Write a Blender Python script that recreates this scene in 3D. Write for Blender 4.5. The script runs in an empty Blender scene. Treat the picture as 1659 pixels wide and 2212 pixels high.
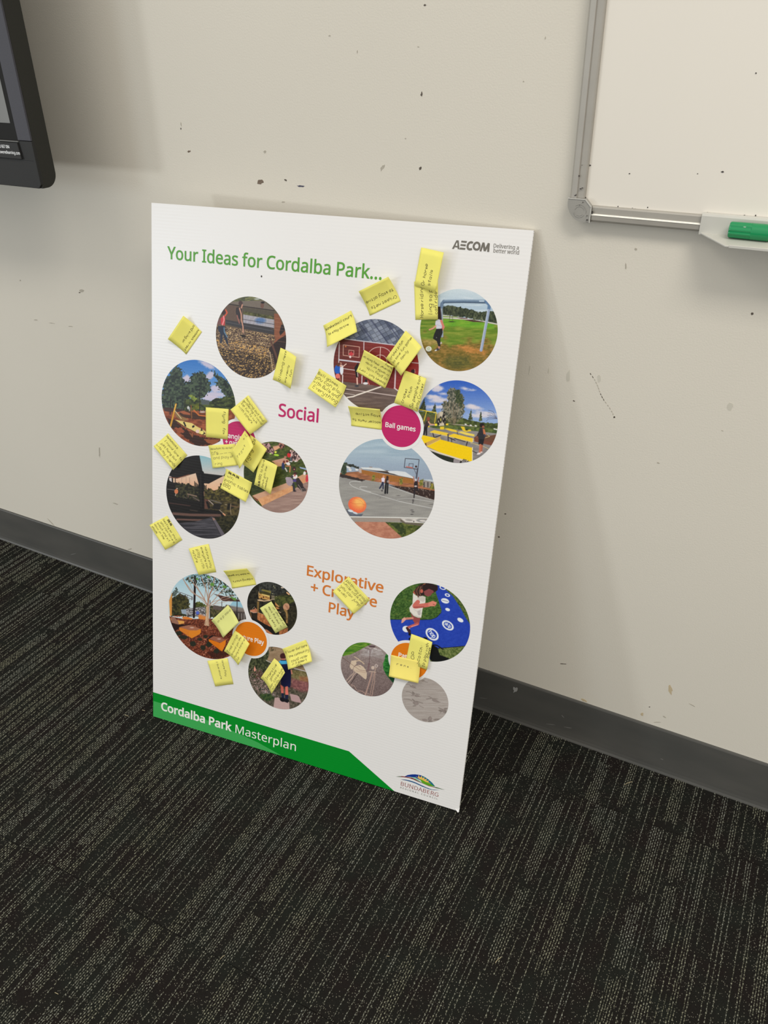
import bpy, bmesh, math, random
import numpy as np
from mathutils import Vector, Matrix
from mathutils.geometry import tessellate_polygon

SC = bpy.context.scene
COL = SC.collection
PI = math.pi
IMG_W, IMG_H, FOCAL = 1659.0, 2212.0, 1778.4

# ---------------------------------------------------------------- camera
CAM = Vector((0.4029, -1.0845, 1.1294))
PITCH, YAW, ROLL = -0.5485, -0.4947, -0.0162
_f = Vector((math.sin(YAW) * math.cos(PITCH), math.cos(YAW) * math.cos(PITCH), math.sin(PITCH)))
_r0 = Vector((math.cos(YAW), -math.sin(YAW), 0))
_u0 = _r0.cross(_f)
_r = math.cos(ROLL) * _r0 + math.sin(ROLL) * _u0
_u = -math.sin(ROLL) * _r0 + math.cos(ROLL) * _u0
cd = bpy.data.cameras.new('camera')
cam = bpy.data.objects.new('camera', cd)
COL.objects.link(cam)
cam.matrix_world = Matrix(((_r.x, _u.x, -_f.x, CAM.x), (_r.y, _u.y, -_f.y, CAM.y), (_r.z, _u.z, -_f.z, CAM.z), (0, 0, 0, 1)))
cd.sensor_fit = 'HORIZONTAL'
cd.sensor_width = 36.0
cd.lens = 36.0 * FOCAL / IMG_W
cd.clip_start = 0.02
SC.camera = cam

# ---------------------------------------------------------------- world, lamps, exposure
w = bpy.data.worlds.new('room_ambient')
SC.world = w
w.use_nodes = True
w.node_tree.nodes['Background'].inputs[0].default_value = (1.0, 0.97, 0.925, 1)
w.node_tree.nodes['Background'].inputs[1].default_value = 0.80


def area(name, loc, target, sx, sy, power, col):
    l = bpy.data.lights.new(name, 'AREA')
    l.shape = 'RECTANGLE'
    l.size, l.size_y = sx, sy
    l.energy, l.color = power, col
    o = bpy.data.objects.new(name, l)
    COL.objects.link(o)
    o.location = loc
    o.rotation_euler = (Vector(target) - Vector(loc)).to_track_quat('-Z', 'Y').to_euler()
    return o


area('ceiling_panel_light', (-1.30, -1.45, 2.70), (-1.30, -1.45, 0), 1.2, 0.6, 13, (1.0, 0.94, 0.86))
area('ceiling_panel_light', (1.25, -1.30, 2.70), (1.25, -1.30, 0), 1.2, 0.6, 38, (1.0, 0.94, 0.86))
area('left_daylight', (-3.70, -3.50, 0.62), (-0.4, 0, 0.7), 0.34, 0.28, 31, (0.93, 0.97, 1.0))  # low unseen source of unknown kind, set by the television's shadow
area('left_daylight', (-3.40, -5.0, 1.60), (-0.5, 0, 0.8), 1.0, 0.9, 27, (0.68, 0.84, 1.0))  # unseen window, inferred from the bluish sheen on the board
SC.view_settings.view_transform = 'Standard'
SC.view_settings.look = 'None'
SC.view_settings.gamma = 1.0
SC.view_settings.use_curve_mapping = False
SC.view_settings.exposure = 0.03

# ---------------------------------------------------------------- helpers


def lin(c):
    c = np.asarray(c, float)
    return np.where(c <= 0.04045, c / 12.92, ((c + 0.055) / 1.055) ** 2.4)


def S(r, g, b, k=1.0):
    v = lin((r / 255, g / 255, b / 255)) * k
    return (float(v[0]), float(v[1]), float(v[2]), 1.0)


def N(nt, t, **kw):
    n = nt.nodes.new(t)
    for k, v in kw.items():
        setattr(n, k, v)
    return n


def mat(name, col, rough=0.5, spec=0.5, metal=0.0, noise=None, bump=None, attr=None, ripple=0.0, coat=0.0, extra=None):
    """Principled material; noise=(scale, amount) varies the colour, bump=(scale, height m, detail)."""
    m = bpy.data.materials.new(name)
    m.use_nodes = True
    nt = m.node_tree
    b = nt.nodes['Principled BSDF']
    b.inputs['Base Color'].default_value = col
    b.inputs['Roughness'].default_value = rough
    b.inputs['Specular IOR Level'].default_value = spec
    b.inputs['Metallic'].default_value = metal
    b.inputs['Coat Weight'].default_value = coat
    tc = N(nt, 'ShaderNodeTexCoord')
    src = None
    if attr:
        a = N(nt, 'ShaderNodeVertexColor', layer_name=attr)
        src = a.outputs['Color']
    if noise:
        tn = N(nt, 'ShaderNodeTexNoise')
        tn.inputs['Scale'].default_value = noise[0]
        tn.inputs['Detail'].default_value = 4
        nt.links.new(tc.outputs['Object'], tn.inputs['Vector'])
        mr = N(nt, 'ShaderNodeMapRange')
        mr.inputs['From Min'].default_value = 0.3
        mr.inputs['From Max'].default_value = 0.7
        mr.inputs['To Min'].default_value = 1 - noise[1]
        mr.inputs['To Max'].default_value = 1 + noise[1]
        nt.links.new(tn.outputs['Fac'], mr.inputs['Value'])
        mx = N(nt, 'ShaderNodeMix', data_type='RGBA', blend_type='MULTIPLY')
        mx.inputs['Factor'].default_value = 1
        if src:
            nt.links.new(src, mx.inputs['A'])
        else:
            mx.inputs['A'].default_value = col
        cc = N(nt, 'ShaderNodeCombineColor')
        for i in range(3):
            nt.links.new(mr.outputs['Result'], cc.inputs[i])
        nt.links.new(cc.outputs['Color'], mx.inputs['B'])
        src = mx.outputs['Result']
    if src:
        nt.links.new(src, b.inputs['Base Color'])
    last = None
    if bump:
        bn = N(nt, 'ShaderNodeTexNoise')
        bn.inputs['Scale'].default_value = bump[0]
        bn.inputs['Detail'].default_value = bump[2] if len(bump) > 2 else 3
        nt.links.new(tc.outputs['Object'], bn.inputs['Vector'])
        bp = N(nt, 'ShaderNodeBump')
        bp.inputs['Distance'].default_value = bump[1]
        nt.links.new(bn.outputs['Fac'], bp.inputs['Height'])
        last = bp
    if ripple:
        # the flutes of the plastic board telegraph through its skin: one shallow ridge per flute
        sp = N(nt, 'ShaderNodeSeparateXYZ')
        nt.links.new(tc.outputs['Object'], sp.inputs[0])
        mu = N(nt, 'ShaderNodeMath', operation='MULTIPLY')
        nt.links.new(sp.outputs['Z'], mu.inputs[0])
        mu.inputs[1].default_value = 2 * PI / FLUTE
        sn = N(nt, 'ShaderNodeMath', operation='SINE')
        nt.links.new(mu.outputs[0], sn.inputs[0])
        mp = N(nt, 'ShaderNodeMapping')
        mp.inputs['Scale'].default_value = (2.2, 1, 90)
        nt.links.new(tc.outputs['Object'], mp.inputs[0])
        n2 = N(nt, 'ShaderNodeTexNoise')
        n2.inputs['Scale'].default_value = 1.0
        n2.inputs['Detail'].default_value = 2
        nt.links.new(mp.outputs[0], n2.inputs['Vector'])
        m2 = N(nt, 'ShaderNodeMath', operation='MULTIPLY_ADD')
        nt.links.new(n2.outputs['Fac'], m2.inputs[0])
        m2.inputs[1].default_value = 2.5
        nt.links.new(sn.outputs[0], m2.inputs[2])
        bp = N(nt, 'ShaderNodeBump')
        bp.inputs['Distance'].default_value = ripple
        nt.links.new(m2.outputs[0], bp.inputs['Height'])
        if last:
            nt.links.new(last.outputs[0], bp.inputs['Normal'])
        last = bp
    if last:
        nt.links.new(last.outputs[0], b.inputs['Normal'])
    if extra:
        extra(nt, b, tc)
    return m


def link(name, me, m=None, parent=None, smooth=False):
    if m is not None:
        me.materials.clear()
        me.materials.append(m)
    if smooth:
        me.polygons.foreach_set('use_smooth', [True] * len(me.polygons))
    o = bpy.data.objects.new(name, me)
    COL.objects.link(o)
    if parent is not None:
        o.parent = parent
    return o


def mesh(name, v, f, m=None, parent=None, smooth=False):
    me = bpy.data.meshes.new(name)
    me.from_pydata([tuple(map(float, p)) for p in v], [], f)
    me.update()
    return link(name, me, m, parent, smooth)


def tag(o, label=None, cat=None, group=None, kind=None):
    if label:
        o['label'] = label
    if cat:
        o['category'] = cat
    if group:
        o['group'] = group
    if kind:
        o['kind'] = kind
    return o


def empty(name, loc=(0, 0, 0)):
    o = bpy.data.objects.new(name, None)
    o.empty_display_size = 0.05
    COL.objects.link(o)
    o.location = loc
    return o


def box_bm(bm, x0, x1, y0, y1, z0, z1):
    vs = [bm.verts.new(p) for p in ((x0, y0, z0), (x1, y0, z0), (x1, y1, z0), (x0, y1, z0), (x0, y0, z1), (x1, y0, z1), (x1, y1, z1), (x0, y1, z1))]
    for q in ((0, 3, 2, 1), (4, 5, 6, 7), (0, 1, 5, 4), (1, 2, 6, 5), (2, 3, 7, 6), (3, 0, 4, 7)):
        bm.faces.new([vs[i] for i in q])


def bm_obj(name, bm, m=None, parent=None, bevel=0.0, seg=2, smooth=False):
    if bevel:
        bmesh.ops.bevel(bm, geom=bm.edges[:], offset=bevel, segments=seg, affect='EDGES', profile=0.5)
    bmesh.ops.recalc_face_normals(bm, faces=bm.faces)
    me = bpy.data.meshes.new(name)
    bm.to_mesh(me)
    bm.free()
    return link(name, me, m, parent, smooth)


def box(name, x0, x1, y0, y1, z0, z1, m=None, parent=None, bevel=0.0, seg=2):
    bm = bmesh.new()
    box_bm(bm, x0, x1, y0, y1, z0, z1)
    return bm_obj(name, bm, m, parent, bevel, seg)


def extrude_xz(name, pts, y0, y1, m=None, parent=None, bevel=0.0, seg=2):
    """prism whose outline is drawn in x, z and which runs from y0 (front) to y1"""
    bm = bmesh.new()
    a = [bm.verts.new((x, y0, z)) for x, z in pts]
    b = [bm.verts.new((x, y1, z)) for x, z in pts]
    n = len(pts)
    bm.faces.new(a)
    bm.faces.new(b[::-1])
    for i in range(n):
        bm.faces.new((a[i], b[i], b[(i + 1) % n], a[(i + 1) % n]))
    return bm_obj(name, bm, m, parent, bevel, seg)


def extrude_x(name, pts, x0, x1, m=None, parent=None, bevel=0.0, smooth=False):
    """profile drawn in y, z and run along x"""
    bm = bmesh.new()
    a = [bm.verts.new((x0, y, z)) for y, z in pts]
    b = [bm.verts.new((x1, y, z)) for y, z in pts]
    n = len(pts)
    bm.faces.new(a)
    bm.faces.new(b[::-1])
    for i in range(n):
        bm.faces.new((a[i], b[i], b[(i + 1) % n], a[(i + 1) % n]))
    return bm_obj(name, bm, m, parent, bevel, 2, smooth)


def arc(cx, cz, r, a0, a1, n):
    return [(cx + r * math.cos(math.radians(a0 + (a1 - a0) * i / n)), cz + r * math.sin(math.radians(a0 + (a1 - a0) * i / n))) for i in range(n + 1)]


def ray(px, py):
    """direction from the camera through a point of the photograph"""
    return _f + (px - IMG_W / 2) / FOCAL * _r - (py - IMG_H / 2) / FOCAL * _u


def on_wall(px, py, y=0.0):
    d = ray(px, py)
    return CAM + d * ((y - CAM.y) / d.y)


def on_floor(px, py, z=0.0):
    d = ray(px, py)
    return CAM + d * ((z - CAM.z) / d.z)


def catmull(P, n=4):
    if len(P) < 3:
        return [tuple(p) for p in P]
    out = []
    for i in range(len(P) - 1):
        p0, p1, p2, p3 = P[max(i - 1, 0)], P[i], P[i + 1], P[min(i + 2, len(P) - 1)]
        for k in range(n):
            t = k / n
            out.append(tuple(0.5 * ((2 * p1[j]) + (p2[j] - p0[j]) * t + (2 * p0[j] - 5 * p1[j] + 4 * p2[j] - p3[j]) * t * t + (3 * p1[j] - p0[j] - 3 * p2[j] + p3[j]) * t ** 3) for j in (0, 1)))
    out.append(tuple(P[-1]))
    return out


FLUTE = 0.00484     # pitch of the flutes in the plastic board
GLYPHS = {
'+': (229, '129,156 209,156 209,127 129,127 129,45 100,45 100,127 20,127 20,156 100,156 100,239 129,239'),
'.': (107, '29,22 30,31 32,38 36,43 41,46 47,48 53,49 60,48 66,46 71,43 75,38 78,31 79,22 78,13 75,6 71,1 66,-3 60,-5 53,-6 47,-5 41,-3 36,1 32,6 30,13'),
'0': (229, '210,144 209,127 208,111 207,96 204,81 200,64 195,49 188,35 179,23 170,14 158,6 145,0 131,-3 114,-4 94,-2 76,4 61,14 48,27 38,44 30,64 25,82 22,101 20,121 20,144 20,166 22,187 25,206 29,223 37,243 47,260 59,273 75,283 93,289 114,291 134,289 152,283 168,273 181,260 191,243 199,223 204,206 207,187 209,166|55,144 55,125 56,108 58,92 61,78 65,62 72,49 80,39 89,32 101,28 114,26 128,27 139,32 149,39 157,49 163,62 168,78 171,92 173,108 174,125 174,144 174,162 173,179 171,195 168,209 163,225 157,237 149,248 139,255 128,259 114,261 101,259 89,255 80,248 72,237 65,225 61,209 58,195 56,179 55,162'),
'4': (229, '221,65 180,65 180,0 146,0 146,65 8,65 8,95 143,288 180,288 180,97 221,97|146,187 146,206 146,222 147,237 148,250 146,250 144,245 141,240 138,234 135,228 132,223 129,219 43,97 146,97'),
'6': (229, '22,122 22,139 24,155 25,171 28,187 32,202 37,217 44,230 51,243 61,255 71,265 84,274 98,281 114,286 133,289 153,290 159,290 165,290 172,289 178,289 184,288 188,287 188,257 183,258 178,259 172,260 166,261 160,261 154,261 137,260 121,257 108,252 96,245 87,237 79,227 72,216 67,203 63,190 61,176 59,161 57,146 60,146 64,152 69,157 75,163 82,168 89,172 97,175 106,177 116,179 128,179 143,178 158,175 171,169 183,161 192,151 200,139 206,125 209,110 211,92 209,73 206,56 199,41 191,28 180,16 168,8 153,1 137,-3 119,-4 106,-3 93,-1 81,4 70,10 60,17 50,27 42,38 35,51 29,66 25,83 23,102|119,26 135,27 148,33 160,42 169,55 174,71 176,92 174,109 169,124 162,136 151,144 137,150 120,152 108,151 97,148 87,144 79,138 71,131 66,124 61,116 59,108 58,99 58,90 59,82 62,73 65,65 68,57 73,49 79,43 85,37 92,32 100,29 109,26'),
'7': (229, '55,0 172,254 18,254 18,286 210,286 210,259 93,0'),
'8': (229, '114,290 130,289 145,287 159,282 171,276 181,269 189,259 195,248 199,236 200,222 199,211 197,201 193,192 187,183 181,176 173,169 164,163 155,157 146,152 157,146 168,139 178,133 187,125 194,117 201,108 205,98 208,87 209,74 208,59 204,45 198,33 189,22 178,13 165,6 150,0 134,-3 115,-4 96,-3 78,0 63,5 50,12 39,21 31,31 25,44 21,57 20,73 21,85 23,97 28,107 34,116 41,125 50,132 59,139 69,144 79,150 70,155 61,161 54,168 46,175 40,183 35,191 32,201 30,211 29,222 30,236 34,248 40,259 48,268 59,276 71,282 84,287 99,289|54,73 56,59 61,48 69,38 81,30 96,26 115,24 133,26 148,30 159,38 168,48 173,60 175,74 174,83 172,91 167,98 162,105 155,112 147,117 137,123 126,128 115,133 108,135 97,130 87,124 79,119 71,113 65,106 60,99 57,91 55,82|114,262 100,261 88,257 78,251 70,243 65,233 63,221 64,211 66,203 70,196 76,189 82,184 89,179 98,174 107,170 116,165 125,169 133,174 141,178 148,184 154,189 159,196 162,203 164,211 165,221 164,233 159,243 151,251 141,257 128,261'),
'A': (256, '219,0 184,89 71,89 36,0 0,0 112,287 144,287 256,0|141,207 137,219 132,236 128,250 123,234 119,219 115,207 83,121 173,121'),
'B': (261, '121,286 146,285 168,282 187,277 202,270 214,261 222,249 228,233 229,215 229,205 227,195 223,185 218,177 212,170 205,164 196,159 186,155 175,152 175,150 186,148 197,144 207,140 217,134 224,127 231,118 235,108 238,95 239,81 238,65 234,50 227,37 218,26 206,17 193,9 177,4 159,1 140,0 39,0 39,286|128,164 150,166 167,170 178,176 186,185 191,197 192,211 190,226 185,237 175,245 162,251 144,254 122,255 75,255 75,164|75,134 75,30 133,30 156,32 173,37 186,45 194,56 199,69 200,84 200,94 198,103 194,111 188,118 181,123 172,128 160,132 146,134 130,134'),
'C': (253, '162,259 147,258 133,255 120,251 109,245 98,237 89,228 81,217 75,205 69,191 66,177 63,160 63,143 63,126 65,110 69,95 74,82 82,66 93,52 106,42 122,34 140,29 161,28 174,28 185,29 197,31 208,33 219,36 230,39 230,8 219,4 208,1 197,-1 185,-3 171,-4 156,-4 135,-3 116,1 99,6 83,14 69,24 57,36 47,50 39,65 33,83 28,102 25,122 24,144 25,159 27,175 30,189 33,203 40,220 49,235 60,249 72,261 87,272 103,280 121,286 141,289 162,290 177,290 191,288 204,286 218,283 230,278 241,273 227,243 217,247 208,250 197,254 186,256 174,258'),
'D': (293, '268,146 267,123 264,102 258,83 250,65 241,50 229,37 215,26 199,16 182,9 162,4 141,1 119,0 39,0 39,286 127,286 148,285 168,282 186,277 202,270 217,261 230,250 241,238 251,223 259,207 264,188 267,168|230,145 229,163 227,179 223,194 218,207 208,222 196,234 181,244 163,250 144,254 122,255 75,255 75,31 114,31 141,33 165,38 185,47 201,60 214,76 223,95 228,118'),
'E': (223, '199,0 39,0 39,286 199,286 199,255 75,255 75,165 192,165 192,134 75,134 75,32 199,32'),
'G': (292, '163,151 262,151 262,11 247,6 231,2 215,0 199,-2 181,-4 162,-4 140,-3 121,0 103,6 87,14 72,24 60,35 49,49 40,65 33,82 28,101 25,121 24,143 26,165 29,185 34,204 42,221 52,236 64,250 77,262 93,272 110,280 129,286 150,289 173,290 189,290 204,288 218,286 232,283 246,278 258,273 245,242 234,247 223,250 210,254 197,256 184,258 171,259 154,258 139,255 125,251 112,245 97,234 85,221 75,205 69,191 65,176 63,160 62,143 63,127 65,111 68,96 73,83 82,67 93,53 108,42 121,35 135,31 152,28 170,27 182,27 193,28 202,29 211,31 219,32 226,34 226,119 163,119'),
'H': (297, '258,0 222,0 222,134 75,134 75,0 39,0 39,286 75,286 75,165 222,165 222,286 258,286'),
'I': (136, '119,0 16,0 16,21 50,28 50,257 16,265 16,286 119,286 119,265 86,257 86,28 119,21'),
'J': (109, '-2,-76 -8,-76 -13,-76 -18,-75 -23,-74 -27,-72 -31,-71 -31,-40 -27,-42 -22,-42 -18,-43 -13,-44 -8,-44 -2,-45 4,-44 11,-43 17,-40 22,-37 27,-32 31,-26 34,-19 36,-10 37,2 37,286 73,286 73,4 72,-13 69,-28 64,-41 57,-52 48,-61 38,-68 26,-72 13,-75'),
'L': (210, '39,0 39,286 75,286 75,32 200,32 200,0'),
'M': (364, '165,0 71,251 69,251 70,245 70,238 71,231 71,222 71,213 72,203 72,194 72,184 72,174 72,0 39,0 39,286 92,286 180,52 182,52 272,286 325,286 325,0 289,0 289,176 289,185 289,195 289,204 290,213 290,222 291,230 292,251 290,251 195,0'),
'N': (305, '266,0 224,0 71,238 69,238 69,231 70,224 70,216 72,189 72,179 72,170 72,160 72,0 39,0 39,286 81,286 233,49 235,49 234,69 233,97 232,107 232,116 232,125 232,286 266,286'),
'O': (313, '289,144 288,127 287,112 284,97 280,83 274,66 265,50 255,36 243,24 229,14 214,6 197,1 178,-3 157,-4 135,-3 116,1 98,7 83,15 69,25 57,37 47,51 39,66 32,83 29,97 26,112 25,128 24,144 25,165 28,185 33,204 39,221 47,236 57,250 69,262 83,272 98,280 116,286 136,290 157,291 178,290 197,286 214,280 229,272 243,262 255,251 265,237 274,221 280,204 285,185 288,165|63,144 63,126 65,110 68,95 73,81 80,65 91,52 104,41 119,34 137,29 157,27 177,29 195,34 210,41 222,52 233,65 241,81 245,95 248,110 250,126 251,144 249,169 245,192 238,212 228,228 215,242 199,251 180,257 157,259 137,257 119,253 104,245 91,235 80,221 73,205 68,192 65,177 63,161'),
'P': (243, '115,286 141,285 163,281 182,274 196,264 208,252 216,238 221,221 222,202 221,190 220,179 216,168 212,158 205,148 197,139 187,131 176,124 162,119 146,115 128,112 108,111 75,111 75,0 39,0 39,286|111,255 75,255 75,142 104,142 121,143 136,145 149,148 160,153 169,159 176,167 181,176 184,187 185,200 183,217 177,231 167,242 153,249 135,254'),
'R': (249, '118,286 140,285 160,282 177,277 191,270 202,261 211,250 217,237 221,222 222,205 221,191 218,178 214,167 208,157 200,149 192,143 183,137 174,132 165,128 243,0 201,0 132,118 75,118 75,0 39,0 39,286|116,255 75,255 75,149 118,149 139,150 156,155 169,163 178,173 183,187 185,203 184,215 182,225 177,233 172,240 164,246 155,250 144,253 131,254'),
'S': (220, '201,77 200,60 196,46 189,33 179,22 168,13 153,6 137,0 119,-3 99,-4 89,-4 78,-3 68,-2 59,-1 50,0 42,2 34,4 27,7 20,10 20,44 31,40 43,36 56,32 71,30 86,28 101,27 114,28 126,30 136,33 145,37 152,43 158,49 162,56 164,64 165,73 165,82 163,90 159,97 154,103 147,109 139,115 127,120 114,126 98,132 86,137 75,142 66,147 57,152 49,158 43,165 37,172 32,179 29,188 26,197 25,207 24,217 25,232 29,245 36,256 44,266 55,275 68,281 82,286 98,289 115,290 131,290 145,288 159,286 171,283 183,279 194,274 183,243 173,247 162,251 151,254 139,257 127,258 115,259 103,258 93,256 85,253 77,249 71,245 67,239 63,232 61,225 61,217 61,208 63,200 67,193 71,187 78,181 86,176 96,170 109,165 123,159 139,153 153,146 166,139 176,132 185,123 192,114 197,103 200,91'),
'U': (293, '257,101 255,82 251,64 245,48 235,33 223,20 208,10 195,4 180,-1 163,-3 145,-4 120,-2 98,3 79,12 64,25 52,41 43,59 38,79 36,102 36,286 72,286 72,101 74,79 80,61 91,47 105,36 124,29 147,27 163,28 178,31 189,37 199,44 207,52 213,63 218,74 220,87 221,101 221,286 257,286'),
'Y': (227, '113,146 188,286 227,286 132,111 132,0 95,0 95,109 0,286 39,286'),
'a': (225, '115,219 134,217 150,214 163,209 174,201 184,188 190,169 192,146 192,0 167,0 160,30 158,30 152,23 146,17 139,11 132,6 125,2 117,0 108,-2 98,-4 86,-4 74,-3 62,-1 52,3 42,8 34,15 27,24 22,34 19,46 18,60 21,80 30,96 44,109 58,117 76,123 97,127 121,128 158,130 158,142 157,158 153,171 146,180 138,185 127,189 113,190 102,189 92,188 81,185 71,182 62,178 53,174 42,200 52,205 63,209 75,213 88,216 102,218|126,104 102,102 83,97 70,91 62,83 57,72 55,59 56,48 60,40 66,33 74,28 83,25 94,24 111,26 126,31 140,39 150,51 156,67 158,86 158,105'),
'b': (247, '69,231 69,222 69,213 69,205 68,198 68,192 67,186 69,186 76,195 85,203 95,209 106,214 120,217 136,219 155,217 172,212 187,203 200,191 211,175 218,156 223,133 225,107 224,90 222,74 218,59 214,46 205,31 195,18 182,8 168,2 153,-3 136,-4 120,-3 106,0 95,5 85,12 76,19 69,27 67,27 59,0 34,0 34,305 69,305|130,189 116,188 104,185 94,181 86,174 80,165 75,154 72,141 70,126 69,109 69,107 70,88 73,72 77,58 82,46 94,35 110,28 131,25 148,28 163,35 174,47 180,58 184,72 187,89 188,108 187,127 184,143 180,157 174,169 163,180 148,187'),
'c': (192, '120,-4 102,-3 85,1 70,8 56,17 44,29 35,44 29,57 25,72 23,88 22,106 23,125 25,142 29,157 35,171 45,186 57,198 71,207 87,214 104,218 123,219 134,219 144,217 154,216 164,213 172,210 179,207 168,178 162,180 154,183 146,185 138,187 130,188 122,188 108,187 96,184 86,179 78,172 71,163 65,152 62,139 59,124 59,107 59,90 62,76 65,63 71,52 77,43 86,36 96,31 107,27 120,26 131,27 142,28 151,30 160,33 168,36 176,39 176,8 168,4 160,1 152,-1 142,-3 132,-4'),
'd': (247, '110,-4 91,-2 74,3 59,12 46,24 36,40 28,59 24,81 22,107 24,133 28,156 36,175 46,191 59,203 75,212 92,217 111,219 121,218 131,217 140,215 148,212 155,208 162,203 167,198 173,193 177,187 180,187 178,203 178,209 177,214 177,219 177,305 213,305 213,0 184,0 179,29 177,29 173,23 167,17 162,12 155,8 148,4 140,0 131,-2 121,-4|116,25 136,27 152,34 164,44 171,58 176,77 178,100 178,107 177,126 174,142 170,156 164,168 153,180 137,187 115,190 98,187 84,180 73,167 67,155 62,140 59,124 59,106 59,88 62,72 67,58 73,47 84,35 98,28'),
'e': (226, '117,219 135,218 150,214 165,207 177,198 187,186 195,173 201,158 205,141 206,122 206,101 59,101 61,78 67,60 77,45 91,35 107,28 127,26 140,26 152,28 163,30 174,33 185,36 196,41 196,10 185,6 174,2 164,-1 152,-2 140,-4 126,-4 106,-3 88,2 72,8 57,18 45,30 35,46 29,59 25,73 23,89 22,106 23,123 25,139 29,153 34,166 43,182 54,195 67,205 82,213 99,217|117,190 101,188 88,183 77,174 68,162 63,147 59,129 169,129 168,140 166,151 163,161 159,169 153,176 146,182 138,187 128,189'),
'f': (138, '133,188 79,188 79,0 44,0 44,188 6,188 6,204 44,216 44,229 45,246 47,261 52,273 58,284 66,292 76,299 87,303 99,306 113,307 122,306 130,306 137,305 144,303 150,301 155,300 146,272 141,273 137,275 131,276 125,277 120,278 114,278 103,277 94,273 88,266 83,257 80,244 79,229 79,215 133,215'),
'g': (247, '110,219 124,218 137,215 149,211 159,205 169,196 178,186 180,186 184,215 213,215 213,-4 211,-23 208,-40 202,-55 194,-67 183,-78 170,-86 155,-92 137,-95 116,-96 101,-96 87,-95 74,-93 61,-90 50,-87 39,-83 39,-50 50,-55 62,-59 75,-63 89,-65 103,-66 118,-67 135,-65 150,-60 162,-51 171,-39 176,-24 178,-6 178,28 169,17 160,9 149,4 138,0 125,-3 111,-4 91,-2 74,3 58,12 46,25 35,41 28,60 24,82 22,107 24,131 28,153 35,172 46,189 58,202 73,211 91,217|115,189 104,188 93,185 84,180 77,172 70,163 65,152 61,138 59,123 59,107 59,88 62,72 67,58 73,46 84,34 99,27 116,25 126,25 136,27 144,29 151,32 158,37 163,42 168,49 172,57 174,65 176,75 178,86 178,99 178,107 177,125 175,141 171,154 166,165 159,174 151,181 141,186 129,188'),
'h': (248, '69,215 69,210 69,205 69,200 67,185 70,185 75,192 80,198 87,204 94,208 102,212 110,215 119,217 128,218 137,219 153,218 168,215 180,210 191,204 200,195 206,185 211,172 214,157 215,140 215,0 180,0 180,138 179,153 175,166 169,176 160,184 147,188 132,189 117,188 105,185 95,180 86,173 80,164 75,154 72,141 70,127 69,111 69,0 34,0 34,305 69,305'),
'i': (103, '69,215 69,0 34,0 34,215|52,296 57,295 62,293 66,290 70,286 72,280 73,273 72,266 70,261 66,256 62,253 57,251 52,251 47,251 42,253 37,256 34,261 32,266 31,273 32,280 34,286 37,290 42,293 47,295'),
'k': (214, '69,146 69,141 69,135 68,129 67,111 69,111 76,120 86,132 95,142 163,215 204,215 117,123 211,0 168,0 93,100 69,79 69,0 34,0 34,305 69,305'),
'l': (103, '69,0 34,0 34,305 69,305'),
'm': (375, '270,219 292,217 310,211 324,200 332,190 338,176 341,159 342,140 342,0 308,0 308,138 306,154 303,166 297,176 289,184 277,188 264,189 245,187 230,181 219,171 212,157 207,140 206,119 206,0 171,0 171,138 170,149 169,158 166,167 162,174 157,179 152,184 145,187 136,189 127,189 113,188 102,185 93,180 85,173 79,165 75,154 72,142 70,127 69,111 69,0 34,0 34,215 63,215 68,186 70,186 75,193 80,199 86,204 93,209 100,212 108,215 116,217 125,219 133,219 149,218 163,215 175,210 185,203 193,194 199,183 201,183 209,194 219,203 230,210 243,215 256,218'),
'n': (248, '138,219 156,218 171,214 185,208 196,200 204,190 210,176 214,159 215,140 215,0 180,0 180,138 179,153 175,166 169,176 160,184 147,188 132,189 111,187 95,180 83,169 75,154 71,135 69,111 69,0 34,0 34,215 63,215 68,186 70,186 75,193 81,199 88,204 95,209 103,212 111,215 120,217 129,219'),
'o': (243, '221,108 220,91 218,75 214,60 209,47 202,36 194,25 185,16 174,9 162,3 149,-1 135,-3 121,-4 107,-3 94,-1 81,3 70,9 59,16 50,25 42,36 35,47 29,60 25,75 23,91 22,108 23,125 25,141 29,155 34,168 43,183 55,196 69,206 84,213 102,217 122,219 141,217 158,213 173,206 187,196 199,183 208,168 214,155 218,141 220,125|59,108 59,92 61,77 65,64 70,52 77,43 86,35 96,30 108,26 121,25 135,26 147,30 157,35 166,43 173,52 178,64 182,77 184,92 184,108 184,124 181,139 178,152 172,163 165,172 157,179 147,185 135,188 121,189 101,187 85,180 73,168 67,156 62,142 59,126'),
'p': (247, '136,219 155,217 172,212 187,203 200,191 211,176 218,157 223,134 225,108 224,90 222,74 218,60 214,46 205,31 195,18 183,9 169,2 153,-3 136,-4 125,-4 116,-2 107,0 99,4 91,7 85,12 79,17 74,22 69,27 67,27 69,10 69,3 69,-3 69,-8 69,-96 34,-96 34,215 63,215 68,186 69,186 74,192 79,197 85,202 91,207 98,211 106,215 115,217 125,218|130,189 116,188 105,186 95,181 87,175 81,166 76,156 72,144 70,131 69,115 69,108 70,91 72,76 75,63 80,52 86,42 94,35 104,30 116,26 131,25 143,26 154,30 163,36 171,44 177,54 182,66 185,79 187,93 188,108 187,126 184,141 180,155 174,167 163,179 148,187'),
'r': (166, '134,219 147,218 152,218 156,217 160,217 155,184 144,186 140,186 136,187 132,187 124,186 116,185 108,182 101,178 94,173 88,167 83,160 78,153 74,144 72,135 70,125 69,115 69,0 34,0 34,215 63,215 67,176 69,176 73,183 79,191 85,197 92,204 99,209 107,213 116,216 125,218'),
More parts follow.
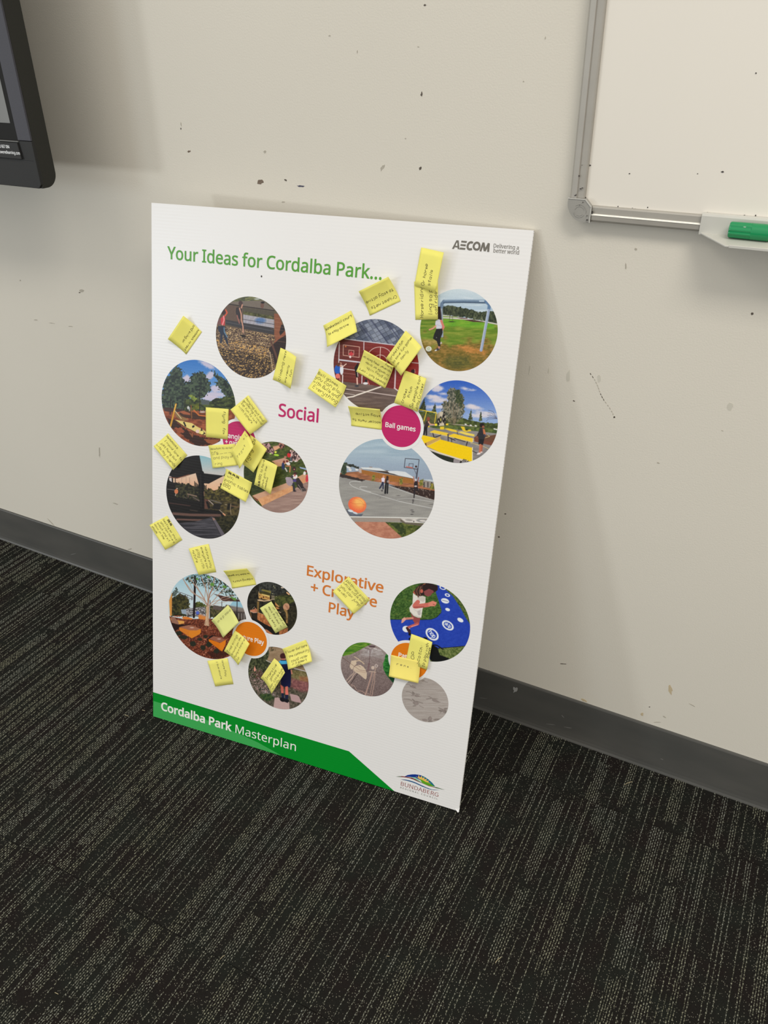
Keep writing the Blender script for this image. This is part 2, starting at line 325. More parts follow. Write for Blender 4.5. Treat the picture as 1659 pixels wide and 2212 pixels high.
's': (192, '174,59 173,46 169,35 164,24 156,16 146,9 134,3 120,-1 105,-3 88,-4 74,-4 61,-2 50,0 39,2 30,6 21,10 21,42 30,38 40,34 52,30 64,27 77,25 89,24 105,25 118,28 128,33 135,39 139,47 140,56 139,61 138,66 136,71 132,75 127,79 120,83 111,88 100,93 87,98 74,103 62,109 51,114 42,120 35,126 28,133 24,141 21,151 20,162 23,179 30,193 43,204 55,211 68,215 84,218 101,219 114,219 126,217 138,215 149,212 159,209 170,204 158,176 148,180 139,183 129,186 119,188 109,190 99,190 85,189 74,187 66,183 59,178 55,171 54,164 55,158 56,153 59,149 64,145 69,141 77,137 86,133 97,128 109,123 122,118 134,113 144,107 153,102 161,95 166,88 171,80 173,70'),
't': (145, '106,25 111,25 117,25 122,26 128,27 132,28 136,29 136,2 132,1 126,-1 120,-2 113,-3 106,-4 100,-4 89,-3 79,-1 69,2 60,7 52,13 46,22 41,33 38,46 37,63 37,188 6,188 6,204 37,219 51,264 72,264 72,215 134,215 134,188 72,188 72,63 73,51 76,42 82,34 88,29 97,26'),
'u': (248, '214,215 214,0 185,0 180,28 178,28 173,21 167,15 160,10 153,6 145,2 137,-1 128,-2 119,-4 110,-4 94,-3 79,0 67,4 56,11 47,19 40,30 36,42 33,57 32,74 32,215 67,215 67,77 69,61 73,48 79,38 88,31 100,27 115,25 130,26 143,29 153,34 161,41 168,50 173,61 176,73 178,87 178,103 178,215'),
'v': (204, '81,0 0,215 38,215 83,88 90,69 93,61 95,55 97,48 98,42 100,36 101,31 102,31 103,36 105,42 107,48 109,55 111,62 114,69 120,88 166,215 204,215 122,0'),
'w': (315, '173,121 168,138 164,154 160,168 158,178 156,178 154,168 151,154 147,138 145,132 144,127 142,121 103,0 63,0 4,215 41,215 71,101 73,93 75,85 77,77 82,55 83,48 84,42 85,36 86,36 89,49 92,64 96,80 101,94 139,215 177,215 214,94 220,75 222,68 224,61 225,54 227,48 228,42 229,37 230,37 231,42 232,47 233,54 235,61 236,68 238,76 245,101 275,215 311,215 251,0 210,0'),
'x': (212, '85,110 11,215 51,215 106,134 161,215 201,215 127,110 205,0 165,0 106,86 47,0 7,0'),
'y': (204, '0,215 38,215 85,93 92,72 94,65 96,59 98,52 100,46 101,40 103,34 104,34 106,41 109,50 112,60 115,71 119,82 123,93 166,215 204,215 112,-30 107,-42 101,-54 94,-65 87,-74 78,-82 69,-88 59,-93 47,-95 34,-96 28,-96 22,-96 17,-95 4,-93 4,-65 15,-67 19,-67 24,-67 28,-67 36,-67 43,-65 50,-63 55,-59 60,-55 65,-50 69,-43 73,-37 76,-29 87,-1'),
}

# ================================================================ the room
M_wall = mat('wall_paint', S(213, 208, 195), rough=0.62, spec=0.25, noise=(1.3, 0.025), bump=(430, 0.0002, 2))
wall = box('wall_back', -3.0, 2.2, 0.0, 0.10, -0.002, 2.75, M_wall)
tag(wall, kind='structure')

floor = box('floor', -5.5, 4.5, -7.0, 0.0, -0.06, -0.0075, mat('far_carpet', S(46, 44, 40), 0.9, spec=0.1, noise=(60, 0.3)))
tag(floor, kind='structure')


def pile_nodes(nt, b, tc):
    """dark pile: faint maroon and green-black patches, fine grey flecks"""
    n1 = N(nt, 'ShaderNodeTexNoise')
    n1.inputs['Scale'].default_value = 17
    n1.inputs['Detail'].default_value = 2
    geo = N(nt, 'ShaderNodeNewGeometry')
    nt.links.new(geo.outputs['Position'], n1.inputs['Vector'])
    cr = N(nt, 'ShaderNodeValToRGB')
    e = cr.color_ramp.elements
    e[0].position, e[0].color = 0.36, S(33, 29, 27)
    e[1].position, e[1].color = 0.66, S(33, 35, 31)
    k = cr.color_ramp.elements.new(0.5)
    k.color = S(32, 31, 28)
    nt.links.new(n1.outputs['Fac'], cr.inputs[0])
    vo = N(nt, 'ShaderNodeTexVoronoi')
    vo.inputs['Scale'].default_value = 430
    mp = N(nt, 'ShaderNodeMapping')
    mp.inputs['Scale'].default_value = (1, 0.7, 1)
    nt.links.new(geo.outputs['Position'], mp.inputs[0])
    nt.links.new(mp.outputs[0], vo.inputs['Vector'])
    lt = N(nt, 'ShaderNodeMath', operation='LESS_THAN')
    nt.links.new(vo.outputs['Distance'], lt.inputs[0])
    lt.inputs[1].default_value = 0.24
    sc = N(nt, 'ShaderNodeSeparateColor')
    nt.links.new(vo.outputs['Color'], sc.inputs[0])
    gt = N(nt, 'ShaderNodeMath', operation='GREATER_THAN')
    nt.links.new(sc.outputs[0], gt.inputs[0])
    gt.inputs[1].default_value = 0.42
    an = N(nt, 'ShaderNodeMath', operation='MULTIPLY')
    nt.links.new(lt.outputs[0], an.inputs[0])
    nt.links.new(gt.outputs[0], an.inputs[1])
    mx = N(nt, 'ShaderNodeMix', data_type='RGBA')
    nt.links.new(an.outputs[0], mx.inputs['Factor'])
    nt.links.new(cr.outputs['Color'], mx.inputs['A'])
    mx.inputs['B'].default_value = S(112, 110, 98)
    nt.links.new(mx.outputs['Result'], b.inputs['Base Color'])
    bn = N(nt, 'ShaderNodeTexNoise')
    bn.inputs['Scale'].default_value = 700
    nt.links.new(geo.outputs['Position'], bn.inputs['Vector'])
    bp = N(nt, 'ShaderNodeBump')
    bp.inputs['Distance'].default_value = 0.003
    nt.links.new(bn.outputs['Fac'], bp.inputs['Height'])
    nt.links.new(bp.outputs[0], b.inputs['Normal'])


M_pile = mat('carpet_dark_pile', S(30, 29, 27), rough=0.95, spec=0.08, extra=pile_nodes)
M_loop = mat('carpet_light_yarn', S(125, 122, 105), rough=0.9, spec=0.1, attr='Col')
ROW, STITCH = 0.0034, 0.0033


def vnoise(x, y, seed):
    """smooth value noise, arrays in, 0..1 out"""
    rng = np.random.RandomState(seed)
    T = rng.rand(64, 64)
    xi, yi = np.floor(x).astype(int), np.floor(y).astype(int)
    fx, fy = x - xi, y - yi
    fx, fy = fx * fx * (3 - 2 * fx), fy * fy * (3 - 2 * fy)
    g = lambda a, b: T[a % 64, b % 64]
    return (g(xi, yi) * (1 - fx) + g(xi + 1, yi) * fx) * (1 - fy) + (g(xi, yi + 1) * (1 - fx) + g(xi + 1, yi + 1) * fx) * fy


def carpet_tile(x0, x1, y0, y1, seed, loops):
    g = 0.0003
    t = box('carpet_tile', x0, x1 - 0.00005, y0 + g, y1 - g, -0.0075, -0.0016, M_pile, floor)
    if not loops:
        return
    rng = np.random.RandomState(seed)
    nr, ns = int((x1 - x0) / ROW), int((y1 - y0) / STITCH)
    R, K = np.meshgrid(np.arange(nr), np.arange(ns), indexing='ij')
    on = np.zeros((nr, ns), bool)
    q = rng.randint(0, 3)
    while q < nr:                       # bands of neighbouring rows share their light runs
        wdt = rng.choice((1, 1, 1, 2, 2, 2, 3, 3, 4, 6))
        kk = rng.randint(-40, 10)
        dens = rng.choice((0.4, 0.6, 0.8, 0.95))
        if wdt == 1:
            on[q, :] = rng.rand() < .85
        else:
            while kk < ns:
                a, ln = kk, (rng.randint(16, 70) if wdt > 4 else rng.randint(30, 150))
                if rng.rand() < dens:
                    for z_ in range(q, min(q + wdt, nr)):
                        s0, s1 = max(0, a + rng.randint(-3, 4)), min(ns, a + ln + rng.randint(-3, 4))
                        if s1 > s0:
                            on[z_, s0:s1] = True
                else:
                    z_ = min(q + rng.randint(0, wdt), nr - 1)
                    on[z_, max(0, a):max(0, min(ns, a + ln))] = True
                kk += ln + rng.randint(1, 8)
        q += wdt + rng.choice((1, 1, 2, 2, 3, 3))
    on &= rng.rand(nr, ns) > 0.05
    r, k = np.nonzero(on)
    n = len(r)
    cx = x0 + (r + 0.5) * ROW + rng.normal(0, 0.00022, n)
    cy = y0 + (k + 0.5) * STITCH + rng.normal(0, 0.00035, n)
    wv, lv, hv = 0.00084 * np.where((k + r) % 2, rng.uniform(.7, 1.1, n), rng.uniform(.4, .8, n)), 0.00168 * rng.uniform(.8, 1.05, n), 0.0014 * rng.uniform(.8, 1.2, n)
    z = np.full(n, -0.0017)
    V = np.zeros((n, 6, 3))
    for i, (a, b) in enumerate(((-1, -1), (1, -1), (1, 1), (-1, 1))):
        V[:, i, 0], V[:, i, 1], V[:, i, 2] = cx + a * wv, cy + b * lv * .8, z
    V[:, 4, 0], V[:, 4, 1], V[:, 4, 2] = cx, cy - lv * .45, z + hv
    V[:, 5, 0], V[:, 5, 1], V[:, 5, 2] = cx, cy + lv * .45, z + hv
    base = (np.arange(n) * 6)[:, None]
    tri = np.concatenate([base + np.array(q) for q in ((0, 1, 4), (2, 3, 5))])
    quad = np.concatenate([base + np.array(q) for q in ((1, 2, 5, 4), (3, 0, 4, 5))])
    me = bpy.data.meshes.new('loop_pile')
    me.vertices.add(n * 6)
    me.vertices.foreach_set('co', V.ravel())
    nl = tri.size + quad.size
    me.loops.add(nl)
    me.loops.foreach_set('vertex_index', np.concatenate([tri.ravel(), quad.ravel()]))
    me.polygons.add(len(tri) + len(quad))
    st = np.concatenate([np.arange(len(tri)) * 3, len(tri) * 3 + np.arange(len(quad)) * 4])
    me.polygons.foreach_set('loop_start', st)
    me.update(calc_edges=True)
    tone = np.clip(0.5 + 0.5 * (vnoise(r / 9.0, k / 30.0, seed + 2) - .5) * 2 + rng.normal(0, .12, n), 0, 1)[:, None]
    br = np.where((k + r + rng.randint(0, 2, n) * (rng.rand(n) < .25)) % 2, rng.uniform(.62, 1.05, n), rng.uniform(.28, .5, n))[:, None]
    c = (lin(np.array((130, 130, 110)) / 255) * tone + lin(np.array((126, 129, 120)) / 255) * (1 - tone)) * br
    ca = np.ones((n, 6, 4))
    ca[:, :, :3] = c[:, None, :]
    at = me.color_attributes.new('Col', 'FLOAT_COLOR', 'POINT')
    at.data.foreach_set('color', ca.ravel())
    o = link('loop_pile', me, M_loop, t)
    tag(o, kind='stuff')


XS = [-2.37, -1.87, -1.37, -0.87, -0.37, 0.13, 0.63, 1.13, 1.63]
YS = [0.0, -0.118, -0.618, -1.118, -1.618]
sd = 11
for i in range(len(XS) - 1):
    for j in range(len(YS) - 1):
        sd += 3
        carpet_tile(XS[i], XS[i + 1], YS[j + 1], YS[j], sd, -1.9 < XS[i] < 1.0 and YS[j + 1] > -1.2)

# vinyl skirting with a coved toe
prof = [(0, -0.0016), (-0.0075, -0.0016), (-0.0072, -0.0004), (-0.0056, 0.0030), (-0.0046, 0.009), (-0.0042, 0.018), (-0.0040, 0.092), (-0.0032, 0.0940), (0, 0.0948)]


def scuffs(nt, b, tc):
    n = N(nt, 'ShaderNodeTexNoise')
    n.inputs['Scale'].default_value = 7
    n.inputs['Detail'].default_value = 6
    mp = N(nt, 'ShaderNodeMapping')
    mp.inputs['Scale'].default_value = (1, 1, 3)
    nt.links.new(tc.outputs['Object'], mp.inputs[0])
    nt.links.new(mp.outputs[0], n.inputs['Vector'])
    cr = N(nt, 'ShaderNodeValToRGB')
    e = cr.color_ramp.elements
    e[0].position, e[0].color = 0.35, S(74, 74, 71)
    e[1].position, e[1].color = 0.72, S(84, 83, 79)
    nt.links.new(n.outputs['Fac'], cr.inputs[0])
    nt.links.new(cr.outputs['Color'], b.inputs['Base Color'])


M_skirt = mat('skirting_vinyl', S(62, 61, 59), rough=0.42, spec=0.35, extra=scuffs)
sk = extrude_x('baseboard_back', prof, -3.0, 2.2, M_skirt)
tag(sk, kind='structure')


def blotch(name, px, py, wpx, hpx, m, parent, y, seed, rot=0.0, n=11, jag=0.35):
    """a small irregular chip or stain lying on a wall-like face, sized from the photograph"""
    rng = random.Random(seed)
    c = on_wall(px, py, y)
    pts = []
    for i in range(n):
        a = 2 * PI * i / n
        q = 1 + rng.uniform(-jag, jag)
        dx, dy = wpx / 2 * q * math.cos(a), hpx / 2 * q * math.sin(a)
        pts.append(on_wall(px + dx * math.cos(rot) - dy * math.sin(rot), py + dx * math.sin(rot) + dy * math.cos(rot), y))
    th = 0.0003
    v = [(p.x, p.y - th, p.z) for p in pts] + [(p.x, p.y + 0.0002, p.z) for p in pts]
    f = [list(range(n))[::-1]] + [[i, (i + 1) % n, n + (i + 1) % n, n + i] for i in range(n)]
    return mesh(name, v, f, m, parent)


M_chip = mat('bare_plaster_chip', S(112, 98, 84), 0.8, noise=(900, 0.25))
M_dark = mat('dark_scuff', S(84, 76, 66), 0.7, noise=(900, 0.3))
M_ink = mat('blue_black_scuff', S(52, 52, 78), 0.6, noise=(700, 0.3))
M_tan = mat('tan_stain', S(190, 174, 142), 0.7, noise=(600, 0.08))
M_grey = mat('grey_scuff', S(172, 166, 152), 0.7, noise=(600, 0.1))
for i, (x, y, ww, hh, rr, m) in enumerate([
        (911, 203, 4, 11, 0.1, M_dark), (908, 364, 5, 7, 0.4, M_dark), (918, 11, 5, 4, 0, M_dark), (904, 101, 4, 2, 0, M_grey),
        (562, 393, 12, 10, 0.2, M_chip), (617, 389, 6, 3, 0.7, M_dark), (612, 436, 6, 3, 0, M_grey), (409, 327, 7, 4, -0.3, M_chip),
        (572, 328, 6, 5, 0, M_grey), (712, 77, 4, 3, 0, M_grey), (772, 112, 2, 6, 0.1, M_grey), (876, 299, 3, 3, 0, M_grey),
        (826, 362, 5, 14, 0.5, M_grey), (391, 268, 2, 9, -0.2, M_grey), (391, 278, 2, 4, 0, M_dark), (1178, 82, 2, 6, 0.2, M_grey), (1131, 176, 3, 3, 0, M_grey),
        (1352, 574, 3, 13, 0.05, M_grey), (1373, 538, 5, 5, 0, M_grey), (1625, 678, 5, 6, 0.3, M_dark), (1422, 1000, 6, 3, 0.3, M_grey),
        (1448, 1487, 8, 22, -0.25, M_tan), (1387, 1543, 6, 6, 0, M_tan), (1403, 1527, 3, 2, 0, M_dark), (1495, 1523, 12, 2, 0.5, M_grey),
        (1262, 1513, 15, 4, 0.5, M_tan), (1216, 1434, 14, 1.6, 0.05, M_dark), (1056, 1449, 3, 2, 0, M_dark), (1435, 1548, 10, 2, 0.6, M_grey), (1420, 1560, 20, 1.4, 0, M_grey),
        (176, 628, 10, 5, 0.2, M_grey), (172, 632, 4, 2, 0, M_dark), (78, 691, 8, 2, 0.1, M_grey), (112, 698, 14, 1.6, 0.12, M_grey), (152, 705, 9, 2, 0.1, M_grey), (44, 606, 3, 3, 0, M_grey), (110, 1128, 26, 1.6, 0.8, M_grey), (250, 1088, 14, 2, 0.3, M_grey),
        (281, 1186, 9, 2, -0.25, M_grey), (215, 976, 3, 20, 0, M_grey), (1092, 1110, 5, 2, 0, M_dark), (1078, 1160, 4, 3, 0.6, M_dark), (1240, 866, 4, 2, 0.4, M_dark), (1560, 930, 5, 2, .3, M_grey)]):
    blotch('paint_chip', x, y, ww, hh, m, wall, 0.0, 50 + i, rr)
blotch('scuff_mark', 650, 402, 18, 4, M_ink, wall, 0.0, 7, 0.05, 13)
for i in range(16):      # the long broken scratch right of the board
    t = i / 15
    blotch('scratch', 1276 + 50 * t + 2 * math.sin(9 * t), 808 + 93 * t, 1.6 + (3 if i == 15 else 0), 5.5, M_dark if i in (0, 1, 7, 8, 9, 15) else M_grey, wall, 0.0, 300 + i, -0.45, 7)
M_smear = mat('faint_smear', S(198, 194, 180), 0.6)
for i, (x, y, ww, hh) in enumerate([(1144, 799, 4, 20), (1185, 801, 3, 16), (1228, 814, 8, 24), (1294, 816, 8, 16), (1578, 877, 12, 16)]):
    blotch('scratch', x, y, ww, hh, M_smear, wall, 0.0, 340 + i, 0.1, 9)
M_lint = mat('white_scuff', S(150, 150, 148), 0.6)
blotch('scuff_mark', 1113, 1490, 10, 12, M_lint, sk, -0.0042, 9, 0.3, 10, 0.45)
for i, (x, y, ww, rr) in enumerate([(1190, 1565, 20, 0.15), (1228, 1572, 16, 0.2), (1216, 1548, 7, 0.8), (1042, 1508, 16, .1), (158, 1197, 12, -0.2), (217, 1236, 8, .3), (1430, 1640, 6, .4)]):
    blotch('scuff_mark', x, y, ww, 1.4, M_skirt if 0 else mat('pale_scuff', S(104, 103, 100), 0.6), sk, -0.0042, 90 + i, rr, 9)
# lint caught on the carpet
M_thread = mat('lint', S(205, 190, 150), 0.9)
for i, (x, y, L, a) in enumerate([(273, 1546, 0.010, 0.1), (480, 2068, 0.008, 1.3), (122, 2146, 0.006, 0.1), (1356, 1692, 0.016, 0.9), (838, 2066, 0.0035, .4), (338, 2120, 0.003, 1), (310, 1535, .006, .2), (1075, 2074, .012, 1.2)]):
    p = on_floor(x, y, 0.0)
    pts = []
    for k in range(7):
        t = k / 6 - .5
        pts.append(Vector((p.x + L * t * math.cos(a) + 0.25 * L * t * t, p.y + L * t * math.sin(a), 0.0006 + 0.001 * (0.25 - t * t))))
    v, f = [], []
    for k, q in enumerate(pts):
        for dx, dz in ((-.0003, 0), (0, .0004), (.0003, 0)):
            v.append((q.x + dx * math.sin(a), q.y - dx * math.cos(a), q.z + dz))
    for k in range(6):
        for e in range(3):
            f.append([k * 3 + e, k * 3 + (e + 1) % 3, k * 3 + 3 + (e + 1) % 3, k * 3 + 3 + e])
    lo = mesh('lint', v, f, M_thread)
    tag(lo, ['short pale thread on the carpet left of the green board end', 'curled tan thread on the dark carpet near the bottom left', 'tiny pale thread on the carpet at the far lower left', 'long curled thread on the carpet near the right skirting',
             'white crumb on the carpet at the bottom centre', 'white crumb on the carpet at the lower left of the curled tan thread', 'pale thread lying against the lower left corner of the board', 'pale curled thread on the carpet below the lower right board corner'][i], 'lint')

# ================================================================ lettering


def glyph_text(s, bold=0.0, track=0.0, serif=0.0):
    """flat lettering as (verts 2D, faces); unit = cap height 1, baseline 0, starts at x 0"""
    cu = bpy.data.curves.new('lettering', 'CURVE')
    cu.dimensions = '2D'
    cu.fill_mode = 'FRONT'
    cu.offset = bold
    k = 1 / 285.0
    x = 0.0
    bars = []
    for ch in s:
        if ch == ' ':
            x += 0.36 + track
            continue
        a, data = GLYPHS[ch]
        for L in data.split('|'):
            P = [tuple(float(q) * k for q in t.split(',')) for t in L.split(' ')]
            sp = cu.splines.new('POLY')
            sp.points.add(len(P) - 1)
            for i, (px, py) in enumerate(P):
                sp.points[i].co = (px + x, py, 0, 1)
            sp.use_cyclic_u = True
            if serif:
                for i in range(len(P)):
                    (ax, ay), (bx, by) = P[i], P[(i + 1) % len(P)]
                    if abs(ay - by) < 0.01 and 0.06 < abs(ax - bx) < 0.24 and min(abs(ay - q) for q in (0, .74, 1.0, 1.07, -.33)) < 0.035:
                        sg = -1 if ay > 0.3 else 1
                        bars.append((min(ax, bx) - serif + x, max(ax, bx) + serif + x, ay, ay + sg * 0.07))
        x += a * k + track
    o = bpy.data.objects.new('lettering', cu)
    COL.objects.link(o)
    dg = bpy.context.evaluated_depsgraph_get()
    me = o.evaluated_get(dg).to_mesh()
    v = [(p.co.x, p.co.y) for p in me.vertices]
    f = [list(p.vertices) for p in me.polygons]
    o.evaluated_get(dg).to_mesh_clear()
    bpy.data.objects.remove(o)
    bpy.data.curves.remove(cu)
    for x0, x1, y0, y1 in bars:
        n = len(v)
        v += [(x0, y0), (x1, y0), (x1, y1), (x0, y1)]
        f.append([n, n + 1, n + 2, n + 3])
    return v, f


def lay_text(name, s, place, m, parent, bold=0.0, width=None, cap=None, track=0.0, serif=0.0):
    """place(x, y) maps text metres (x along the line from its start, y up) to local 3D"""
    v, f = glyph_text(s, bold, track, serif)
    xs = [p[0] for p in v]
    x0, sx = min(xs), (width / (max(xs) - min(xs))) if width else cap
    me = bpy.data.meshes.new(name)
    me.from_pydata([place((p[0] - x0) * sx, p[1] * cap) for p in v], [], f)
    me.update()
    return link(name, me, m, parent)


# ================================================================ television
M_tvb = mat('tv_black_plastic', S(42, 42, 41), rough=0.55, spec=0.2, bump=(900, 0.0002, 2))
M_tvs = mat('tv_side_plastic', S(44, 44, 40), rough=0.6, spec=0.2, bump=(900, 0.0002, 2))
M_tvg = mat('tv_grey_bezel', S(64, 64, 70), rough=0.5, spec=0.25, metal=0.0, bump=(900, 0.0002, 2))
M_scr = mat('tv_screen_border', S(30, 30, 28), rough=0.5, spec=0.08)


def screen_nodes(nt, b, tc):
    b.inputs['Emission Color'].default_value = S(112, 112, 106)
    b.inputs['Emission Strength'].default_value = 0.62  # dim emission stands in for the screen's grey reflection


M_glow = mat('tv_screen_glow', S(20, 20, 20), rough=0.3, spec=0.3, extra=screen_nodes)
M_white = mat('white_print', S(238, 240, 240), rough=0.5)

TX0, TX1, TY, TZ0, TZ1 = -2.06, -0.7000, -0.14, 0.8984, 1.76
tv = empty('television', (TX1 - 0.7, -0.08, TZ0))
tag(tv, 'big black wall-mounted television with a grey bezel, left of the poster board', 'television')


def tvp(o):
    """parts are modelled in room coordinates and hung under the empty"""
    o.parent = tv
    o.matrix_parent_inverse = Matrix.Translation(-Vector(tv.location))
    return o


rc = 0.022
rr_ = 0.020
prof_ = [(TY + 0.0025, TZ1), (TY + 0.0025, TZ0 + .0002)] + [(-0.107 - rr_ + rr_ * math.cos(math.radians(t)), TZ0 + rr_ + rr_ * math.sin(math.radians(t))) for t in range(-90, 1, 10)] + [(-0.107, TZ1)]
tvp(extrude_x('shell', prof_, TX0, TX1 - 0.0002, M_tvs))
ins = 0.05
tvp(box('housing', TX0 + ins, TX1 - ins - 0.03, -0.108, -0.05, TZ0 + 0.09, TZ1 - 0.06, M_tvs, None, 0.006))
tvp(box('wall_bracket', -1.60, -1.15, -0.051, 0.0, 1.15, 1.60, M_tvs, None, 0.002))
SEAM = 0.9660
br = [(TX0, TZ1), (TX0, SEAM + .0006), (TX1, SEAM + .0006), (TX1, TZ1)]
tvp(box('grey_bezel', -0.7282, TX1, TY - 0.001, TY + 0.0022, SEAM + 0.0006, TZ1, M_tvg, None, 0.0006))
tvp(box('grey_bezel', TX0, TX0 + 0.0277, TY - 0.001, TY + 0.0022, SEAM + 0.0006, TZ1, M_tvg, None, 0.0006))
tvp(box('grey_bezel', TX0 + 0.0282, -0.7286, TY - 0.001, TY + 0.012, TZ1 - 0.028, TZ1, M_tvg, None, 0.0012))
low = [(TX0, SEAM), (TX0, TZ0 + rc)] + arc(TX0 + rc, TZ0 + rc, rc, 180, 270, 6)[1:] + [(TX1 - 0.006, TZ0), (TX1, TZ0 + 0.006), (TX1, SEAM)]
tvp(extrude_xz('chin_bezel', low, TY, TY + 0.006, M_tvb, None, 0.0008))
tvp(box('screen_glass', TX0 + 0.0282, -0.7284, TY + 0.0012, TY + 0.0024, SEAM + 0.0008, TZ1 - 0.0282, M_scr))
tvp(box('lit_picture', TX0 + 0.040, -0.7389, TY + 0.0008, TY + 0.0016, 0.9898, TZ1 - 0.045, M_glow))
tvp(box('trim_ridge', TX0 + 0.03, -0.7275, TY - 0.0022, TY + 0.002, 0.9640, 0.9654, mat('tv_ridge', S(96, 96, 92), 0.4), None, 0.0004, 1))
plate = tvp(extrude_xz('label_plate', [(TX0 + .1, 0.9400), (-0.7268, 0.9400), (-0.7290, 0.9630), (TX0 + .1, 0.9630)], TY - 0.0030, TY + 0.001, M_tvb, None, 0.0005, 1))
tvp(extrude_xz('slot', [(-0.7262, 0.9400), (-0.7242, 0.9400), (-0.7272, 0.9630), (-0.7288, 0.9630)], TY - 0.0004, TY + 0.001, mat('slot_black', S(14, 14, 14), 0.8)))
tvp(box('seam', TX0 + 0.02, -0.705, TY - 0.0003, TY + 0.001, 0.9384, 0.9389, mat('seam_black', S(24, 24, 24), 0.8)))
yl = TY - 0.0032
p1 = on_wall(21, 320.5, yl)
p2 = on_wall(43.5, 334.2, yl)
for s, pe, wid, cap in (('0 667 084', p1, 0.0215, 0.0044), ('poweredlearning.com', p2, 0.047, 0.0042)):
    t = lay_text('printed_contact_line', s, lambda x, y: (pe.x - wid + x, yl, pe.z + y), M_white, None, 0.02, wid, cap)
    tvp(t)

# ================================================================ whiteboard
M_alu = mat('brushed_aluminium', S(166, 162, 153), rough=0.45, spec=0.4, metal=0.2, noise=(40, 0.03))
M_cap = mat('grey_corner_plastic', S(150, 148, 141), rough=0.5, spec=0.4, noise=(90, 0.03))
M_wb = mat('whiteboard_enamel', S(224, 219, 208), rough=0.30, spec=0.4, noise=(2.0, 0.012))
M_tray = mat('tray_plastic', S(190, 189, 181), rough=0.45, spec=0.4, noise=(60, 0.02))
M_smut = mat('marker_smut', S(60, 55, 52), 0.8)
WX0, WZ0, WX1, WZ1 = 0.0979, 0.8971, 1.75, 2.05
FW = 0.0198
wb = empty('whiteboard', (WX0, 0, WZ0))
tag(wb, 'wall-mounted whiteboard with an aluminium frame and grey corner cap', 'whiteboard')


def wbp(o, par=None):
    o.parent = par or wb
    if par is None:
        o.matrix_parent_inverse = Matrix.Translation(-Vector(wb.location))
    return o


panel = wbp(box('writing_panel', WX0 + 0.010, WX1 - 0.01, -0.0115, -0.003, WZ0 + 0.010, WZ1 - 0.01, M_wb))


tx0_ = 0.2595


def rail(name, a0, a1, vertical, at, out):
    """aluminium rail: two flats with a fine step between; outer edge rounds back to the wall"""
    pr = [(0, 0.0), (0, -0.0125), (0.0012, -0.0152), (0.003, -0.0168), (0.0090, -0.0174), (0.0096, -0.0172), (0.0098, -0.0158), (0.0175, -0.0158), (0.0190, -0.0150), (FW, -0.0125), (FW, 0.0)]
    bm = bmesh.new()
    A, B = [], []
    for d, y in pr:
        q = at + out * d
        A.append(bm.verts.new((q, y, a0) if vertical else (a0, y, q)))
        B.append(bm.verts.new((q, y, a1) if vertical else (a1, y, q)))
    n = len(pr)
    bm.faces.new(A)
    bm.faces.new(B[::-1])
    for i in range(n):
        bm.faces.new((A[i], A[(i + 1) % n], B[(i + 1) % n], B[i]))
    return wbp(bm_obj(name, bm, M_alu))


rail('frame_rail', WZ0 + 0.0275, WZ1 - 0.03, True, WX0, 1)
bot = rail('frame_rail', WX0 + 0.0305, WX1 - 0.03, False, WZ0, 1)
pe_ = extrude_x('polished_edge', [(-0.0179, WZ0 + 0.0088), (-0.0164, WZ0 + 0.0103), (-0.0158, WZ0 + 0.0103), (-0.0158, WZ0 + 0.0088)], WX0 + 0.0305, tx0_, mat('polished_edge', S(246, 243, 232), 0.25, metal=0.0), None)  # near-white strip paints the lamp's highlight along the rail step
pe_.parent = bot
rail('frame_rail', WZ0 + 0.0275, WZ1 - 0.03, True, WX1, -1)
rail('frame_rail', WX0 + 0.0305, WX1 - 0.03, False, WZ1, -1)
R = 0.0225
for sx, sz, ox, oz in ((1, 1, WX0, WZ0), (-1, 1, WX1, WZ0), (1, -1, WX0, WZ1), (-1, -1, WX1, WZ1)):
    out = [(0.0215, 0.0275 - .0003), (-0.0008, 0.0275 - .0003)] + [(R + R * math.cos(math.radians(a)) - .0008, R + R * math.sin(math.radians(a)) - .0008) for a in range(180, 271, 9)] + [(0.0296, -0.0008), (0.0300, 0.0185)]
    P = [(ox + sx * x, oz + sz * z) for x, z in out]
    cp = wbp(extrude_xz('corner_cap', P, -0.0180, 0.0, M_cap, None, 0.0008))
    if (sx, sz) == (1, 1):
        for i in range(len(out)):     # thin raised rim along the two straight ends and the chamfer
            pass
        rim = [(-0.0006, 0.0268, 0.0213, 0.0268), (0.0213, 0.0268, 0.0296, 0.0183), (0.0296, 0.0183, 0.0293, -0.0004)]
        for x0, z0, x1, z1 in rim:
            dx, dz = x1 - x0, z1 - z0
            l = math.hypot(dx, dz)
            nx, nz = -dz / l * 0.0006, dx / l * 0.0006
            rr = extrude_xz('rim', [(ox + x0 + nx, oz + z0 + nz), (ox + x1 + nx, oz + z1 + nz), (ox + x1 - nx, oz + z1 - nz), (ox + x0 - nx, oz + z0 - nz)], -0.0187, -0.0178, mat('rim_plastic', S(190, 188, 180), 0.45), None)
            rr.parent = cp
        cx, cz = ox + 0.0152, oz + 0.0118
        for r0, r1, a0, a1 in ((0.0073, 0.0066, 190, 330), (0.0066, 0.0060, 20, 160), (0.0088, 0.0083, -10, 130), (0.0052, 0.0047, 230, 320)):
            q = arc(cx, cz, r0, a0, a1, 12) + arc(cx, cz, r1, a0, a1, 12)[::-1]
            rr = extrude_xz('moulded_ring', q, -0.0184, -0.0178, M_cap, None)
            rr.parent = cp
